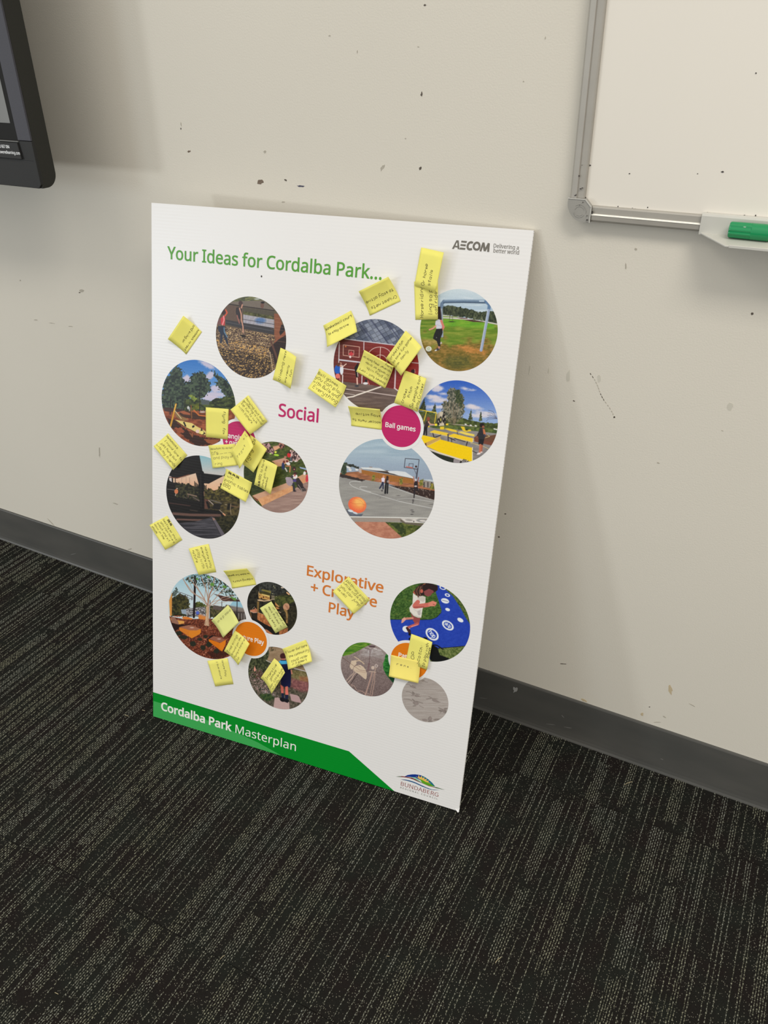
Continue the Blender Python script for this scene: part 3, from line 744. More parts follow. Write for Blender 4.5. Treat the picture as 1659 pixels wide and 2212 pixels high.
for i, (x, y, ww, hh) in enumerate([(1360, 438 - 63, 3, 2), (1561, 371, 6, 3), (1633, 158, 3, 3), (1279, 291, 2, 4), (1335, 446, 3, 2), (1366, 450, 4, 2), (1372, 451, 2, 2), (1399, 448, 2, 3), (1295, 446, 3, 2), (1275, 357, 3, 3), (1507, 375, 2, 2), (1632, 466, 3, 4), (1608, 465, 4, 2), (1528, 459, 3, 1.5)]):
    o = blotch('ink_speck', x, y, ww, hh, M_smut, None, -0.0117, 400 + i)
    wbp(o)
for i, (x, y, ww, hh, yy) in enumerate([(1251, 380, 3, 5, -.0168), (1258, 406, 5, 3, -.0168), (1254, 408, 6, 3, -.0168), (1243, 422, 6, 3, -.0168), (1244.5, 421, 2, 5, -.0168), (1252, 443, 2, 2, -.0183), (1259, 437, 2, 3, -.0183), (1268, 475, 5, 4, -.0183), (1268, 466, 2, 4, -.0183), (1280, 459, 3, 9, -.0168), (1265, 427, 3, 4, -.0128), (1276, 444, 4, 6, -.0128), (1257, 357, 2, 2, -.0168)]):
    wbp(blotch('ink_speck', x, y, ww * .75, hh * .75, M_smut, None, yy - .0007, 450 + i))

# pen tray clipped over the bottom rail
TZ, TYB, TYF = 0.8937, -0.0195, -0.0555
tx0, tx1 = 0.2612, 1.05


tray = wbp(extrude_x('pen_tray', [(-0.0178, .8955), (TYB, .8955), (TYB, 0.9165), (-0.0185, 0.9185), (-0.0150, 0.9196), (-0.0118, 0.9193), (-0.0118, 0.9175), (-0.0165, 0.9168), (-0.0178, 0.9155)], tx0 - 0.0015, tx1, M_tray))
tray['label'] = 'pale grey plastic pen tray clipped over the bottom rail'


def trp(o):
    o.parent = tray
    return o



bm = bmesh.new()
fl = [(tx0 - 0.001, -0.0178), (tx0 + 0.0340, TYF), (tx1, TYF), (tx1, -0.0178)]
tz_ = lambda y: 0.8977 + (y + 0.0178) / (TYF + 0.0178) * (TZ - 0.8977)
a = [bm.verts.new((x, y, tz_(y))) for x, y in fl]
b = [bm.verts.new((x, y, tz_(y) - 0.0018)) for x, y in fl]
bm.faces.new(a)
bm.faces.new(b[::-1])
for i in range(4):
    bm.faces.new((a[i], b[i], b[(i + 1) % 4], a[(i + 1) % 4]))
trp(bm_obj('tray_floor', bm, M_tray, None, 0.0004, 1))
trp(extrude_x('tray_lip', [(TYF - 0.0008, TZ - 0.0018), (TYF - 0.0008, TZ + 0.0006), (TYF - 0.0002, TZ + 0.0010), (TYF + 0.0010, TZ + 0.0002), (TYF + 0.0010, TZ - 0.0018)], tx0 + 0.0385, tx1, M_tray))
for i, (x, y) in enumerate([(1540, 506), (1546.5, 503), (1559, 500), (1553, 505)]):
    d = ray(x, y)
    q = CAM + d * ((0.8962 - CAM.z) / d.z)
    rng = random.Random(i)
    P = [(q.x + 0.0011 * rng.uniform(.5, 1) * math.cos(t), q.y + 0.0009 * rng.uniform(.5, 1) * math.sin(t)) for t in np.arange(0, 6.2, 0.8)]
    trp(mesh('ink_crumb', [(x_, y_, tz_(y_) + 0.0003) for x_, y_ in P] + [(q.x, q.y, tz_(q.y) + 0.0008)], [[k, (k + 1) % len(P), len(P)] for k in range(len(P))], M_smut))

# green marker lying in the tray
M_green = mat('green_marker_plastic', S(14, 132, 78), rough=0.3, spec=0.5)
M_cream = mat('cream_marker_barrel', S(226, 222, 170), rough=0.4)
mk = empty('marker', (0.30, -0.0291, 0.8967 + 0.0093))
tag(mk, 'fat marker with a ribbed green cap lying in the pen tray', 'marker')


def lathe_x(name, prof, m, seg=40, ribs=None, parent=None):
    v, f = [], []
    for k, (x, r) in enumerate(prof):
        for i in range(seg):
            t = 2 * PI * i / seg
            rr = r
            if ribs and ribs[0] <= k <= ribs[1] and (i // 2) % 2:
                rr = r * 0.94
            v.append((x, rr * math.cos(t), rr * math.sin(t)))
    for k in range(len(prof) - 1):
        for i in range(seg):
            j = (i + 1) % seg
            f.append([k * seg + i, k * seg + j, (k + 1) * seg + j, (k + 1) * seg + i])
    f.append(list(range(seg))[::-1])
    f.append([(len(prof) - 1) * seg + i for i in range(seg)])
    o = mesh(name, v, f, m, parent)
    return o


lathe_x('cap', [(-0.0062, 0.0078), (-0.0056, 0.0086), (-0.0045, 0.0089), (0.0175, 0.0091), (0.0182, 0.0092), (0.0375, 0.0092)], M_green, 44, (1, 3), mk)
lathe_x('barrel', [(0.0370, 0.0080), (0.1050, 0.0080), (0.1080, 0.0068)], M_cream, 32, None, mk)
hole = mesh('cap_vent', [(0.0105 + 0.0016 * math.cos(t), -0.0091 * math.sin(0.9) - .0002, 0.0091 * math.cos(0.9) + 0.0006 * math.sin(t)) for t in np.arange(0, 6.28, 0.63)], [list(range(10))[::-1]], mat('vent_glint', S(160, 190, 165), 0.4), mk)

# ================================================================ poster board
BW, BH = 0.600, 0.9085
BO = Vector((-0.5193, -0.3029, 0.0))
_ps, _th = 0.1074, 0.2594
BA = Vector((math.cos(_ps), math.sin(_ps), 0))
BN = Vector((-math.sin(_ps) * math.cos(_th), math.cos(_ps) * math.cos(_th), -math.sin(_th)))
BU = Vector((-math.sin(_ps) * math.sin(_th), math.cos(_ps) * math.sin(_th), math.cos(_th)))
BM = Matrix(((BA.x, BN.x, BU.x, BO.x), (BA.y, BN.y, BU.y, BO.y), (BA.z, BN.z, BU.z, BO.z), (0, 0, 0, 1)))


def on_board(px, py, h=0.0):
    """board coordinates (u, -h, v) of a point that stands h in front of the printed face"""
    d = ray(px, py)
    P = BO - BN * h
    q = CAM + d * ((P - CAM).dot(BN) / d.dot(BN)) - BO
    return Vector((q.dot(BA), -h, q.dot(BU)))


def board_px(u, v):
    """photograph coordinates of printed points (arrays)"""
    X = [BO[i] + BA[i] * u + BU[i] * v - CAM[i] for i in range(3)]
    dot = lambda t: X[0] * t[0] + X[1] * t[1] + X[2] * t[2]
    z = dot(_f)
    return IMG_W / 2 + FOCAL * dot(_r) / z, IMG_H / 2 - FOCAL * dot(_u) / z


board = empty('poster_board')
board.matrix_world = BM
tag(board, 'large white fluted plastic poster board leaning on the wall, covered in yellow notes', 'poster board')
M_core = mat('white_fluted_plastic', S(225, 224, 222), rough=0.30, spec=0.5, ripple=0.000018)
M_web = mat('white_flute_edges', S(232, 229, 220), rough=0.5, spec=0.3)
box('printed_sheet', 0, BW, 0, 0.0004, 0, BH, M_core, board)
box('backing_sheet', 0, BW, 0.0046, 0.0050, 0, BH, M_core, board)
bm = bmesh.new()
k = 0
while k * FLUTE < BH - 0.0005:
    z = k * FLUTE
    box_bm(bm, 0.0002, BW - 0.0002, 0.0004, 0.0046, z, z + 0.0009)
    k += 1
box_bm(bm, 0, BW, 0.0003, 0.0047, BH - 0.0006, BH)
tag(bm_obj('flute_web', bm, M_web, board), kind='stuff')
q = [on_board(x, y, h) for x, y, h in ((983.0, 1746.0, 0.0002), (993, 1745, 0.0002), (991.5, 1753.5, 0.0012), (988.9, 1755.3, 0.0028))]
mesh('dented_corner', q + [p + Vector((0, 0.0006, 0)) for p in q], [[0, 1, 2, 3], [7, 6, 5, 4], [0, 3, 7, 4], [3, 2, 6, 7], [2, 1, 5, 6]], M_core, board)


def flat_ink(name, rgb):
    return mat(name, S(*rgb, 0.94), rough=0.34, spec=0.3, ripple=0.000013)


M_photo = mat('printed_photograph', (1, 1, 1, 1), rough=0.34, spec=0.22, attr='Col', ripple=0.000013)
I_green, I_lime = flat_ink('ink_green', (0, 138, 38)), flat_ink('ink_light_green', (62, 166, 84))
I_title, I_mag, I_org = flat_ink('ink_leaf_green', (84, 156, 50)), flat_ink('ink_magenta', (188, 28, 98)), flat_ink('ink_orange', (222, 122, 18))
I_org2 = flat_ink('ink_soft_orange', (212, 122, 50))
I_white, I_gry = flat_ink('ink_white', (236, 236, 230)), flat_ink('ink_warm_grey', (112, 108, 100))
I_red = flat_ink('ink_brick_red', (150, 72, 72))


def flat(name, pts, m, h, par=None, px=True):
    """flat printed outline; pts in photograph coordinates or board metres"""
    P = [on_board(*p) if px else Vector((p[0], 0, p[1])) for p in pts]
    P = [Vector((p.x, -h, p.z)) for p in P]
    f = tessellate_polygon([[Vector((p.x, p.z, 0)) for p in P]])
    return mesh(name, P, [list(t) for t in f], m, par or board)


def stroke(pts, wd, h, fl=None):
    """verts and faces of a ribbon through board points"""
    P = [Vector((p[0], p[1])) for p in pts]
    L, Rr = [], []
    for i, p in enumerate(P):
        d = (P[min(i + 1, len(P) - 1)] - P[max(i - 1, 0)])
        d = d.normalized() if d.length > 1e-9 else Vector((1, 0))
        nrm = Vector((-d.y, d.x)) * (wd / 2)
        L.append(p + nrm)
        Rr.append(p - nrm)
    v = [(p.x, -h, p.y) for p in L + Rr]
    n = len(P)
    return v, [[i, i + 1, n + i + 1, n + i] for i in range(n - 1)]


# green footer
flat('printed_footer', [(0, 0), (0.4865, 0), (0.3989, 0.0504), (0, 0.0508)], I_green, 0.00012, px=False)
flat('printed_footer_wave', [(331.0, 1547), (331.6, 1514), (370, 1526), (410, 1541), (443.5, 1554), (507.7, 1581), (557, 1603.5), (609, 1632.6)], I_lime, 0.0002)


def board_text(name, s, L, Rt, cap_px, m, bold=0.0, h=0.0003, serif=0.0, track=0.0):
    """line of print from baseline start L to baseline end Rt (photograph points); cap_px = point at cap height above L"""
    a, b = on_board(*L), on_board(*Rt)
    v = (a.z + b.z) / 2
    cap = cap_px if cap_px < 1 else (on_board(L[0], L[1] - cap_px).z - a.z)
    return lay_text(name, s, lambda x, y: (a.x + x, -h, v + y), m, board, bold, b.x - a.x, cap, track, serif)


board_text('printed_title', 'Your Ideas for Cordalba Park...', (361.5, 558.5), (824, 604.5), 26.5, I_title, 0.022)
board_text('printed_heading', 'Social', (601.5, 900.5), (687.5, 910.5), 27, I_mag, 0.026)
board_text('printed_heading', 'Explorative', (662.8, 1241.5), (827.5, 1281), 21.5, I_org2, 0.026)
board_text('printed_heading', '+ Creative', (671, 1277.5), (813.5, 1312), 21.5, I_org2, 0.026)
board_text('printed_heading', 'Play', (709.6, 1322.5), (765.5, 1334.8), 21.5, I_org2, 0.026)
board_text('printed_footer_name', 'Cordalba Park', (348.3, 1533), (500.5, 1579.5), 16.5, I_white, 0.045)
board_text('printed_footer_name', 'Masterplan', (508.7, 1581.7), (639, 1623), 17.5, I_white, 0.004)
board_text('printed_tagline', 'Delivering a', (1066, 534.5), (1120.5, 539.5), 8.5, I_gry, 0.002, serif=0.055)
board_text('printed_tagline', 'better world', (1065.5, 545), (1121, 550), 8.5, I_gry, 0.002, serif=0.055)

# company mark: heavy slanted letters, the E of three bars
ZA = lambda x, y: (960 + x / 9.217, 500 + y / 9.217)
lg = flat('printed_company_mark', [ZA(*p) for p in ((150, 346), (240, 175), (285, 178), (300, 354), (264, 351), (262, 320), (206, 313), (190, 348))], I_gry, 0.00025)
flat('letter_counter', [ZA(*p) for p in ((245, 226), (222, 284), (260, 288), (256, 224))], I_white, 0.00035, lg)
for q in (((340, 182), (452, 192), (439, 229), (333, 218)), ((325, 250), (431, 260), (420, 297), (315, 285)), ((312, 319), (422, 330), (410, 367), (298, 357))):
    flat('letter_bar', [ZA(*p) for p in q], I_gry, 0.00025, lg)
for n_, (pts, wd) in enumerate((([(566, 232), (545, 217), (515, 219), (482, 243), (462, 290), (468, 335), (492, 354), (522, 356), (548, 345)], 40),
                ([(640, 365), (600, 345), (582, 300), (600, 250), (642, 222), (685, 240), (700, 290), (682, 345), (640, 365)], 38),
                ([(716, 396), (778, 222)], 36), ([(778, 222), (803, 390)], 40), ([(803, 390), (884, 234)], 36), ([(884, 234), (871, 406)], 40))):
    P = [on_board(*ZA(*p)) for p in catmull(pts, 5)]
    wm = (on_board(*ZA(wd, 300)) - on_board(*ZA(0, 300))).length
    v, f = stroke([(p.x, p.z) for p in P], wm, 0.00025)
    mesh('letter_stroke', [(x_, y_ - 0.00002 * n_, z_) for x_, y_, z_ in v], f, I_gry, lg)

# council mark: dome of sky, sun, hill and two swooshes
ZC = lambda p: (850 + p[0] / 13.825, 1660 + p[1] / 13.825)
cm = flat('printed_council_mark', [ZC(p) for p in ((330, 238), (420, 195), (540, 175), (640, 172), (740, 185), (830, 205), (860, 260), (870, 330), (770, 335), (700, 290), (620, 262), (500, 250), (420, 245))], flat_ink('ink_deep_blue', (16, 52, 138)), 0.0002)
for nm, pts, rgb, h in (
        ('sky_shape', ((830, 205), (930, 250), (1050, 330), (1160, 430), (1245, 535), (1150, 510), (1040, 470), (900, 420), (830, 330)), (22, 112, 138), 0.0002),
        ('sea_shape', ((500, 258), (560, 258), (660, 262), (760, 345), (860, 432), (780, 405), (700, 350), (620, 295)), (140, 196, 168), 0.00026),
        ('sun_rays', ((655, 222), (735, 268), (750, 190), (795, 268), (838, 215), (868, 288), (922, 255), (930, 325), (992, 300), (985, 368), (1060, 358), (1038, 408), (1122, 440), (1000, 430), (860, 380), (770, 310)), (232, 190, 92), 0.00032),
        ('hill_shape', ((775, 305), (880, 348), (960, 395), (1060, 430), (1130, 470), (1240, 542), (1090, 517), (960, 474), (862, 428)), (92, 164, 34), 0.00038),
        ('red_swoosh', ((80, 238), (250, 226), (420, 250), (540, 272), (640, 312), (720, 358), (860, 432), (960, 474), (1100, 522), (1280, 566), (1280, 580), (1060, 522), (900, 455), (720, 382), (600, 326), (480, 284), (330, 260), (200, 250)), (128, 40, 38), 0.00044),
        ('green_tip', ((1240, 545), (1300, 562), (1540, 637), (1280, 582)), (70, 108, 62), 0.0005),
        ('green_tip', ((75, 238), (180, 228), (260, 236), (200, 250)), (92, 110, 80), 0.0005),
        ('blue_swoosh', ((210, 320), (350, 328), (500, 358), (640, 405), (800, 480), (1000, 570), (1150, 622), (1390, 648), (1200, 642), (1050, 610), (850, 532), (660, 444), (500, 388), (360, 352)), (20, 84, 138), 0.00044)):
    flat(nm, [ZC(p) for p in pts], flat_ink('ink_' + nm, rgb), h, cm)
board_text('printed_council_name', 'BUNDABERG', ZC((215, 505)), ZC((1335, 842)), 8.2, I_red, -0.012, serif=0.06)
board_text('printed_council_name', 'REGIONAL COUNCIL', ZC((205, 585)), ZC((1312, 930)), 3.4, I_gry, 0.0, track=0.62)

# ---------------------------------------------------------------- printed photographs


class Paint:
    def __init__(s, u, v):
        s.px, s.py = board_px(u, v)
        s.c = np.zeros((len(u), 3))
        s.rs = np.random.RandomState(5)

    def view(s, ox, oy, k):
        s.x, s.y, s.k = (s.px - ox) * k, (s.py - oy) * k, k

    def put(s, a, col):
        s.c += (np.asarray(col, float) / 255 - s.c) * a[:, None]

    def grad(s, y0, c0, y1, c1, a=None):
        t = np.clip((s.y - y0) / (y1 - y0), 0, 1)[:, None]
        col = (np.asarray(c0) * (1 - t) + np.asarray(c1) * t) / 255
        s.c += (col - s.c) * (1 if a is None else a[:, None])

    def sd(s, P):
        x, y = s.x, s.y
        d = np.full(x.shape, 1e9)
        ins = np.zeros(x.shape, bool)
        for i in range(len(P)):
            (ax, ay), (bx, by) = P[i - 1], P[i]
            ex, ey = bx - ax, by - ay
            t = np.clip(((x - ax) * ex + (y - ay) * ey) / (ex * ex + ey * ey + 1e-9), 0, 1)
            d = np.minimum(d, (x - ax - t * ex) ** 2 + (y - ay - t * ey) ** 2)
            if ay != by:
                ins ^= ((ay > y) != (by > y)) & (x < (bx - ax) * (y - ay) / (by - ay) + ax)
        d = np.sqrt(d)
        return np.where(ins, -d, d)

    def m(s, P, soft=1.0, rag=0, rs=0.05, seed=1):
        d = s.sd(P)
        if rag:
            d = d + rag * (s.n(rs, rs, seed) - 0.5) * 2
        return np.clip(0.5 - d / (soft * s.k), 0, 1)

    def poly(s, P, col, soft=1.0, a=1.0, **kw):
        s.put(s.m(P, soft, **kw) * a, col)

    def line(s, P, w, col, soft=1.0, a=1.0):
        d = np.full(s.x.shape, 1e9)
        for (ax, ay), (bx, by) in zip(P[:-1], P[1:]):
            ex, ey = bx - ax, by - ay
            t = np.clip(((s.x - ax) * ex + (s.y - ay) * ey) / (ex * ex + ey * ey + 1e-9), 0, 1)
            d = np.minimum(d, (s.x - ax - t * ex) ** 2 + (s.y - ay - t * ey) ** 2)
        s.put(np.clip(0.5 + (w / 2 - np.sqrt(d)) / (soft * s.k), 0, 1) * a, col)

    def em(s, cx, cy, rx, ry, rot=0):
        c, q = math.cos(math.radians(rot)), math.sin(math.radians(rot))
        X, Y = (s.x - cx) * c + (s.y - cy) * q, -(s.x - cx) * q + (s.y - cy) * c
        return (np.sqrt((X / rx) ** 2 + (Y / ry) ** 2) - 1) * min(rx, ry)

    def ell(s, cx, cy, rx, ry, col, rot=0, soft=1.0, a=1.0, w=None):
        d = s.em(cx, cy, rx, ry, rot)
        if w:
            d = np.abs(d) - w / 2
        s.put(np.clip(0.5 - d / (soft * s.k), 0, 1) * a, col)

    def n(s, fx, fy, seed=1):
        return 0.65 * vnoise(s.x * fx + 31, s.y * fy + 17, seed) + 0.35 * vnoise(s.x * fx * 2.1 + 5, s.y * fy * 2.1 + 9, seed + 1)

    def tex(s, a, fx, fy, lo, hi, seed=1, sharp=2.0):
        """mottled fill between two colours inside mask a"""
        t = np.clip((s.n(fx, fy, seed) - 0.5) * sharp + 0.5, 0, 1)[:, None]
        col = (np.asarray(lo) * (1 - t) + np.asarray(hi) * t) / 255
        s.c += (col - s.c) * a[:, None]

    def specks(s, a, fx, fy, thr, col, seed=1, soft=0.06):
        s.put(a * np.clip((s.n(fx, fy, seed) - thr) / soft, 0, 1), col)


def pic_net(p):
    p.view(460, 630, 9.76)
    p.grad(90, (98, 96, 78), 900, (96, 78, 62))
    p.poly([(300, 240), (600, 170), (1000, 130), (1300, 400), (640, 330)], (118, 108, 98))
    p.tex(p.m([(400, 60), (1100, 60), (1100, 180), (620, 200), (400, 210)]), .02, .05, (70, 74, 62), (128, 130, 84), 3)
    p.ell(930, 155, 60, 12, (190, 195, 200))
    p.ell(1040, 290, 38, 60, (112, 82, 72))
    p.ell(1050, 230, 40, 22, (40, 36, 36))
    strip = 0.5 + 0.5 * np.sin(p.x / 24 * 2 * PI)
    p.poly([(250, 260), (640, 330), (640, 660), (250, 590)], (112, 92, 80))
    p.poly([(630, 330), (1290, 420), (1290, 560), (640, 430)], (92, 88, 74))
    p.tex(p.m([(640, 410), (1280, 520), (1280, 590), (640, 480)]), .03, .03, (58, 62, 36), (120, 124, 74), 4)
    p.poly([(640, 480), (1290, 590), (1290, 770), (640, 680)], (196, 196, 208))
    p.ell(1000, 610, 110, 60, (96, 140, 200), soft=4)
    fence = p.m([(240, 250), (640, 320), (1290, 430), (1290, 770), (640, 680), (240, 600)])
    p.put(fence * np.clip(strip * 2 - 0.9, 0, 1) * 0.75, (66, 52, 46))
    p.line([(300, 255), (640, 310), (1290, 400)], 20, (52, 44, 42))
    p.line([(620, 580), (1290, 690)], 10, (60, 56, 60))
    p.poly([(270, 590), (640, 655), (1280, 765), (1310, 910), (640, 780), (270, 690)], (62, 60, 62))
    p.line([(280, 640), (1260, 830)], 14, (104, 104, 110), a=0.6)
    net = p.m([(60, 700), (640, 790), (1320, 930), (1250, 1390), (100, 1180)])
    p.tex(net, .02, .05, (82, 62, 50), (142, 118, 100), 6)
    gl = np.clip(np.sin(p.x / 21 * 2 * PI + p.y * .02) * 2 - .4, 0, 1)
    p.put(net * gl * .55, (60, 46, 40))
    gl2 = np.clip(np.sin((p.y - p.x * .17) / 27 * 2 * PI) * 2 - .7, 0, 1)
    p.put(net * gl2 * .5, (52, 40, 36))
    p.specks(net, .06, .08, .60, (206, 176, 128), 8)
    p.specks(p.m([(60, 1000), (700, 1050), (1200, 1200), (1100, 1390), (100, 1200)]), .035, .06, .60, (206, 160, 92), 12)
    low = p.m([(60, 1180), (700, 1270), (1300, 1400), (1300, 1900), (60, 1900)], 3)
    p.tex(low, .03, .05, (44, 34, 30), (96, 78, 62), 9)
    p.specks(low, .045, .07, .62, (196, 158, 96), 10)
    for y0, y1, wd in ((780, 990, 10), (1000, 1200, 12), (1130, 1340, 8), (1300, 1520, 8), (1400, 1640, 8), (1520, 1730, 10), (1620, 1800, 16), (900, 1080, 7)):
        p.line([(40, y0 - 30), (1300, y1)], wd, (44, 34, 32), a=.85)
    p.ell(640, 935, 60, 22, (34, 28, 26), 10)
    p.poly([(1290, 460), (1380, 470), (1450, 640), (1470, 760), (1400, 980), (1340, 1100), (1290, 900), (1300, 700)], (138, 86, 62))
    p.poly([(1440, 700), (1560, 700), (1560, 860), (1420, 920), (1400, 860)], (46, 40, 40))
    p.poly([(1540, 800), (1530, 920), (1360, 1080), (1310, 1140), (1290, 1060)], (142, 84, 62))
    p.poly([(1380, 1010), (1560, 900), (1560, 1260), (1290, 1560), (1180, 1200)], (52, 40, 38))
    p.line([(1230, 1060), (1380, 1480)], 40, (96, 66, 56))
    for k in range(11):
        p.ell(1205 + k * 7, 1290 + k * 44, 14, 24, (176, 152, 120), -10)
        p.ell(1250 + k * 8, 1330 + k * 40, 10, 16, (146, 116, 92), -10)
    for y in (560, 640, 730, 800, 930, 1040):
        p.line([(1220, y - 16), (1540, y + 30)], 6, (206, 150, 116), a=.5)
    p.line([(270, 385), (300, 445), (255, 510)], 26, (214, 92, 62))
    p.poly([(170, 560), (240, 490), (255, 560), (250, 715), (160, 690), (100, 640)], (196, 66, 70))
    p.poly([(95, 570), (165, 560), (170, 690), (80, 700)], (120, 82, 80))
    p.line([(225, 520), (235, 600), (200, 700)], 24, (240, 150, 150))
    p.ell(222, 430, 44, 56, (64, 46, 44))
    p.poly([(105, 720), (250, 730), (262, 850), (325, 1080), (330, 1150), (285, 1090), (210, 900), (190, 1080), (150, 1090), (160, 900), (110, 800)], (46, 52, 68))
    p.line([(235, 760), (240, 850), (305, 960)], 16, (110, 150, 180))
    p.ell(585, 245, 44, 52, (78, 62, 60))
    p.poly([(490, 340), (600, 315), (612, 400), (595, 590), (530, 570), (480, 440)], (58, 52, 54))
    p.line([(560, 350), (595, 470), (600, 590), (635, 740), (635, 860)], 24, (206, 152, 128))
    p.line([(620, 280), (600, 340)], 30, (190, 140, 118))
    p.line([(510, 500), (560, 670)], 16, (176, 110, 100))


def pic_hammock(p):
    p.view(340, 770, 9.217)
    p.grad(70, (52, 116, 192), 850, (126, 170, 220))
    for c in ((1000, 170, 160, 50, 25), (600, 450, 110, 60, 0), (1050, 380, 90, 60, -30), (700, 470, 60, 40, 0), (1170, 640, 110, 70, 0), (1130, 760, 200, 60, 0), (1060, 830, 180, 50, 0), (590, 420, 50, 40, 0)):
        p.put(np.clip(0.6 - (p.em(*c) + 40 * (p.n(.02, .02, 4) - .5)) / 40, 0, 1) * .9, (206, 196, 214))
    g = p.m([(50, 1010), (500, 1060), (1000, 1080), (1600, 1050), (1600, 1900), (50, 1900)])
    p.tex(g, .012, .02, (116, 58, 36), (172, 96, 62), 7)
    T = ((44, 56, 46), (72, 88, 66))
    for poly, sd_ in (([(60, 1010), (100, 600), (200, 380), (380, 180), (440, 200), (500, 300), (500, 400), (560, 560), (640, 700), (640, 900), (560, 1080), (100, 1040)], 3),
                      ([(600, 500), (720, 350), (860, 285), (970, 380), (1050, 540), (1080, 680), (920, 820), (800, 860), (560, 800), (500, 560)], 5),
                      ([(1110, 290), (1200, 370), (1500, 560), (1560, 900), (1400, 1000), (1340, 760), (1250, 650), (1140, 520), (1200, 520)], 7)):
        a = p.m(poly, 0.8, rag=60, rs=.035, seed=sd_)
        p.tex(a, .03, .03, (34, 42, 40), (78, 94, 72), sd_ + 20, 2.4)
    a = p.m([(540, 860), (700, 820), (860, 850), (1040, 900), (1160, 830), (1560, 780), (1560, 1060), (540, 1090)], 0.8, rag=24, rs=.04)
    p.tex(a, .02, .03, (38, 46, 30), (86, 98, 52), 30, 2.2)
    p.poly([(860, 850), (1040, 880), (1030, 960), (880, 960)], (84, 92, 92))
    p.tex(p.m([(620, 770), (720, 780), (800, 850), (730, 900), (700, 880)], rag=20), .03, .03, (84, 106, 44), (138, 152, 66), 31)
    p.tex(p.m([(700, 960), (820, 940), (840, 1040), (720, 1060)], rag=20), .03, .03, (84, 92, 30), (120, 122, 40), 32)
    for L in ([(265, 840), (255, 1150)], [(845, 640), (840, 1120)], [(560, 860), (520, 1090)]):
        p.line(L, 22 if L[0][0] < 300 else 16, (40, 38, 34))
    p.poly([(130, 1010), (500, 1050), (480, 1110), (140, 1090)], (66, 46, 42))
    p.poly([(430, 1130), (560, 1080), (960, 1160), (960, 1260), (720, 1250), (480, 1200)], (70, 46, 34), rag=14)
    p.poly([(430, 1100), (520, 1080), (650, 1130), (660, 1170), (520, 1150)], (160, 92, 62))
    p.poly([(190, 1230), (340, 1260), (480, 1380), (700, 1540), (850, 1600), (960, 1620), (1250, 1640), (1230, 1720), (800, 1790), (640, 1680), (500, 1560), (240, 1400)], (56, 34, 26), rag=26)
    p.poly([(340, 1420), (480, 1420), (560, 1500), (420, 1540)], (150, 78, 52), rag=24)
    p.poly([(620, 1500), (720, 1560), (700, 1620)], (140, 84, 54))
    p.poly([(930, 1640), (1250, 1660), (1150, 1760), (1000, 1720)], (150, 84, 52), rag=14)
    p.poly([(340, 1090), (470, 1180), (620, 1260), (500, 1290), (370, 1200)], (140, 122, 74), a=.7)
    p.line([(670, 975), (685, 1225)], 20, (136, 88, 46))
    p.line([(730, 1070), (830, 1170), (960, 1185)], 26, (200, 112, 52))
    p.ell(615, 1020, 22, 34, (206, 206, 204))
    p.ell(640, 1050, 14, 40, (160, 164, 166))
    p.ell(900, 1105, 60, 14, (206, 196, 186))
    p.line([(370, 950), (262, 1390)], 34, (206, 150, 48))
    p.line([(365, 955), (330, 1100)], 12, (240, 196, 96))
    p.line([(355, 1085), (475, 1235)], 13, (222, 206, 160))
    p.poly([(335, 1255), (690, 1328), (780, 1390), (965, 1490), (960, 1570), (830, 1540), (560, 1410)], (226, 206, 124))
    p.line([(335, 1255), (560, 1410), (830, 1540), (960, 1580)], 12, (90, 60, 40))
    p.poly([(510, 1310), (540, 1300), (580, 1395), (550, 1395)], (30, 26, 24))
    p.poly([(690, 1385), (735, 1365), (742, 1400), (700, 1425)], (30, 26, 24))
    p.poly([(860, 1470), (880, 1410), (900, 1470), (960, 1540), (900, 1560)], (52, 36, 34))
    p.ell(800, 1490, 36, 36, (232, 202, 190))
    p.ell(890, 1515, 32, 36, (240, 226, 128))


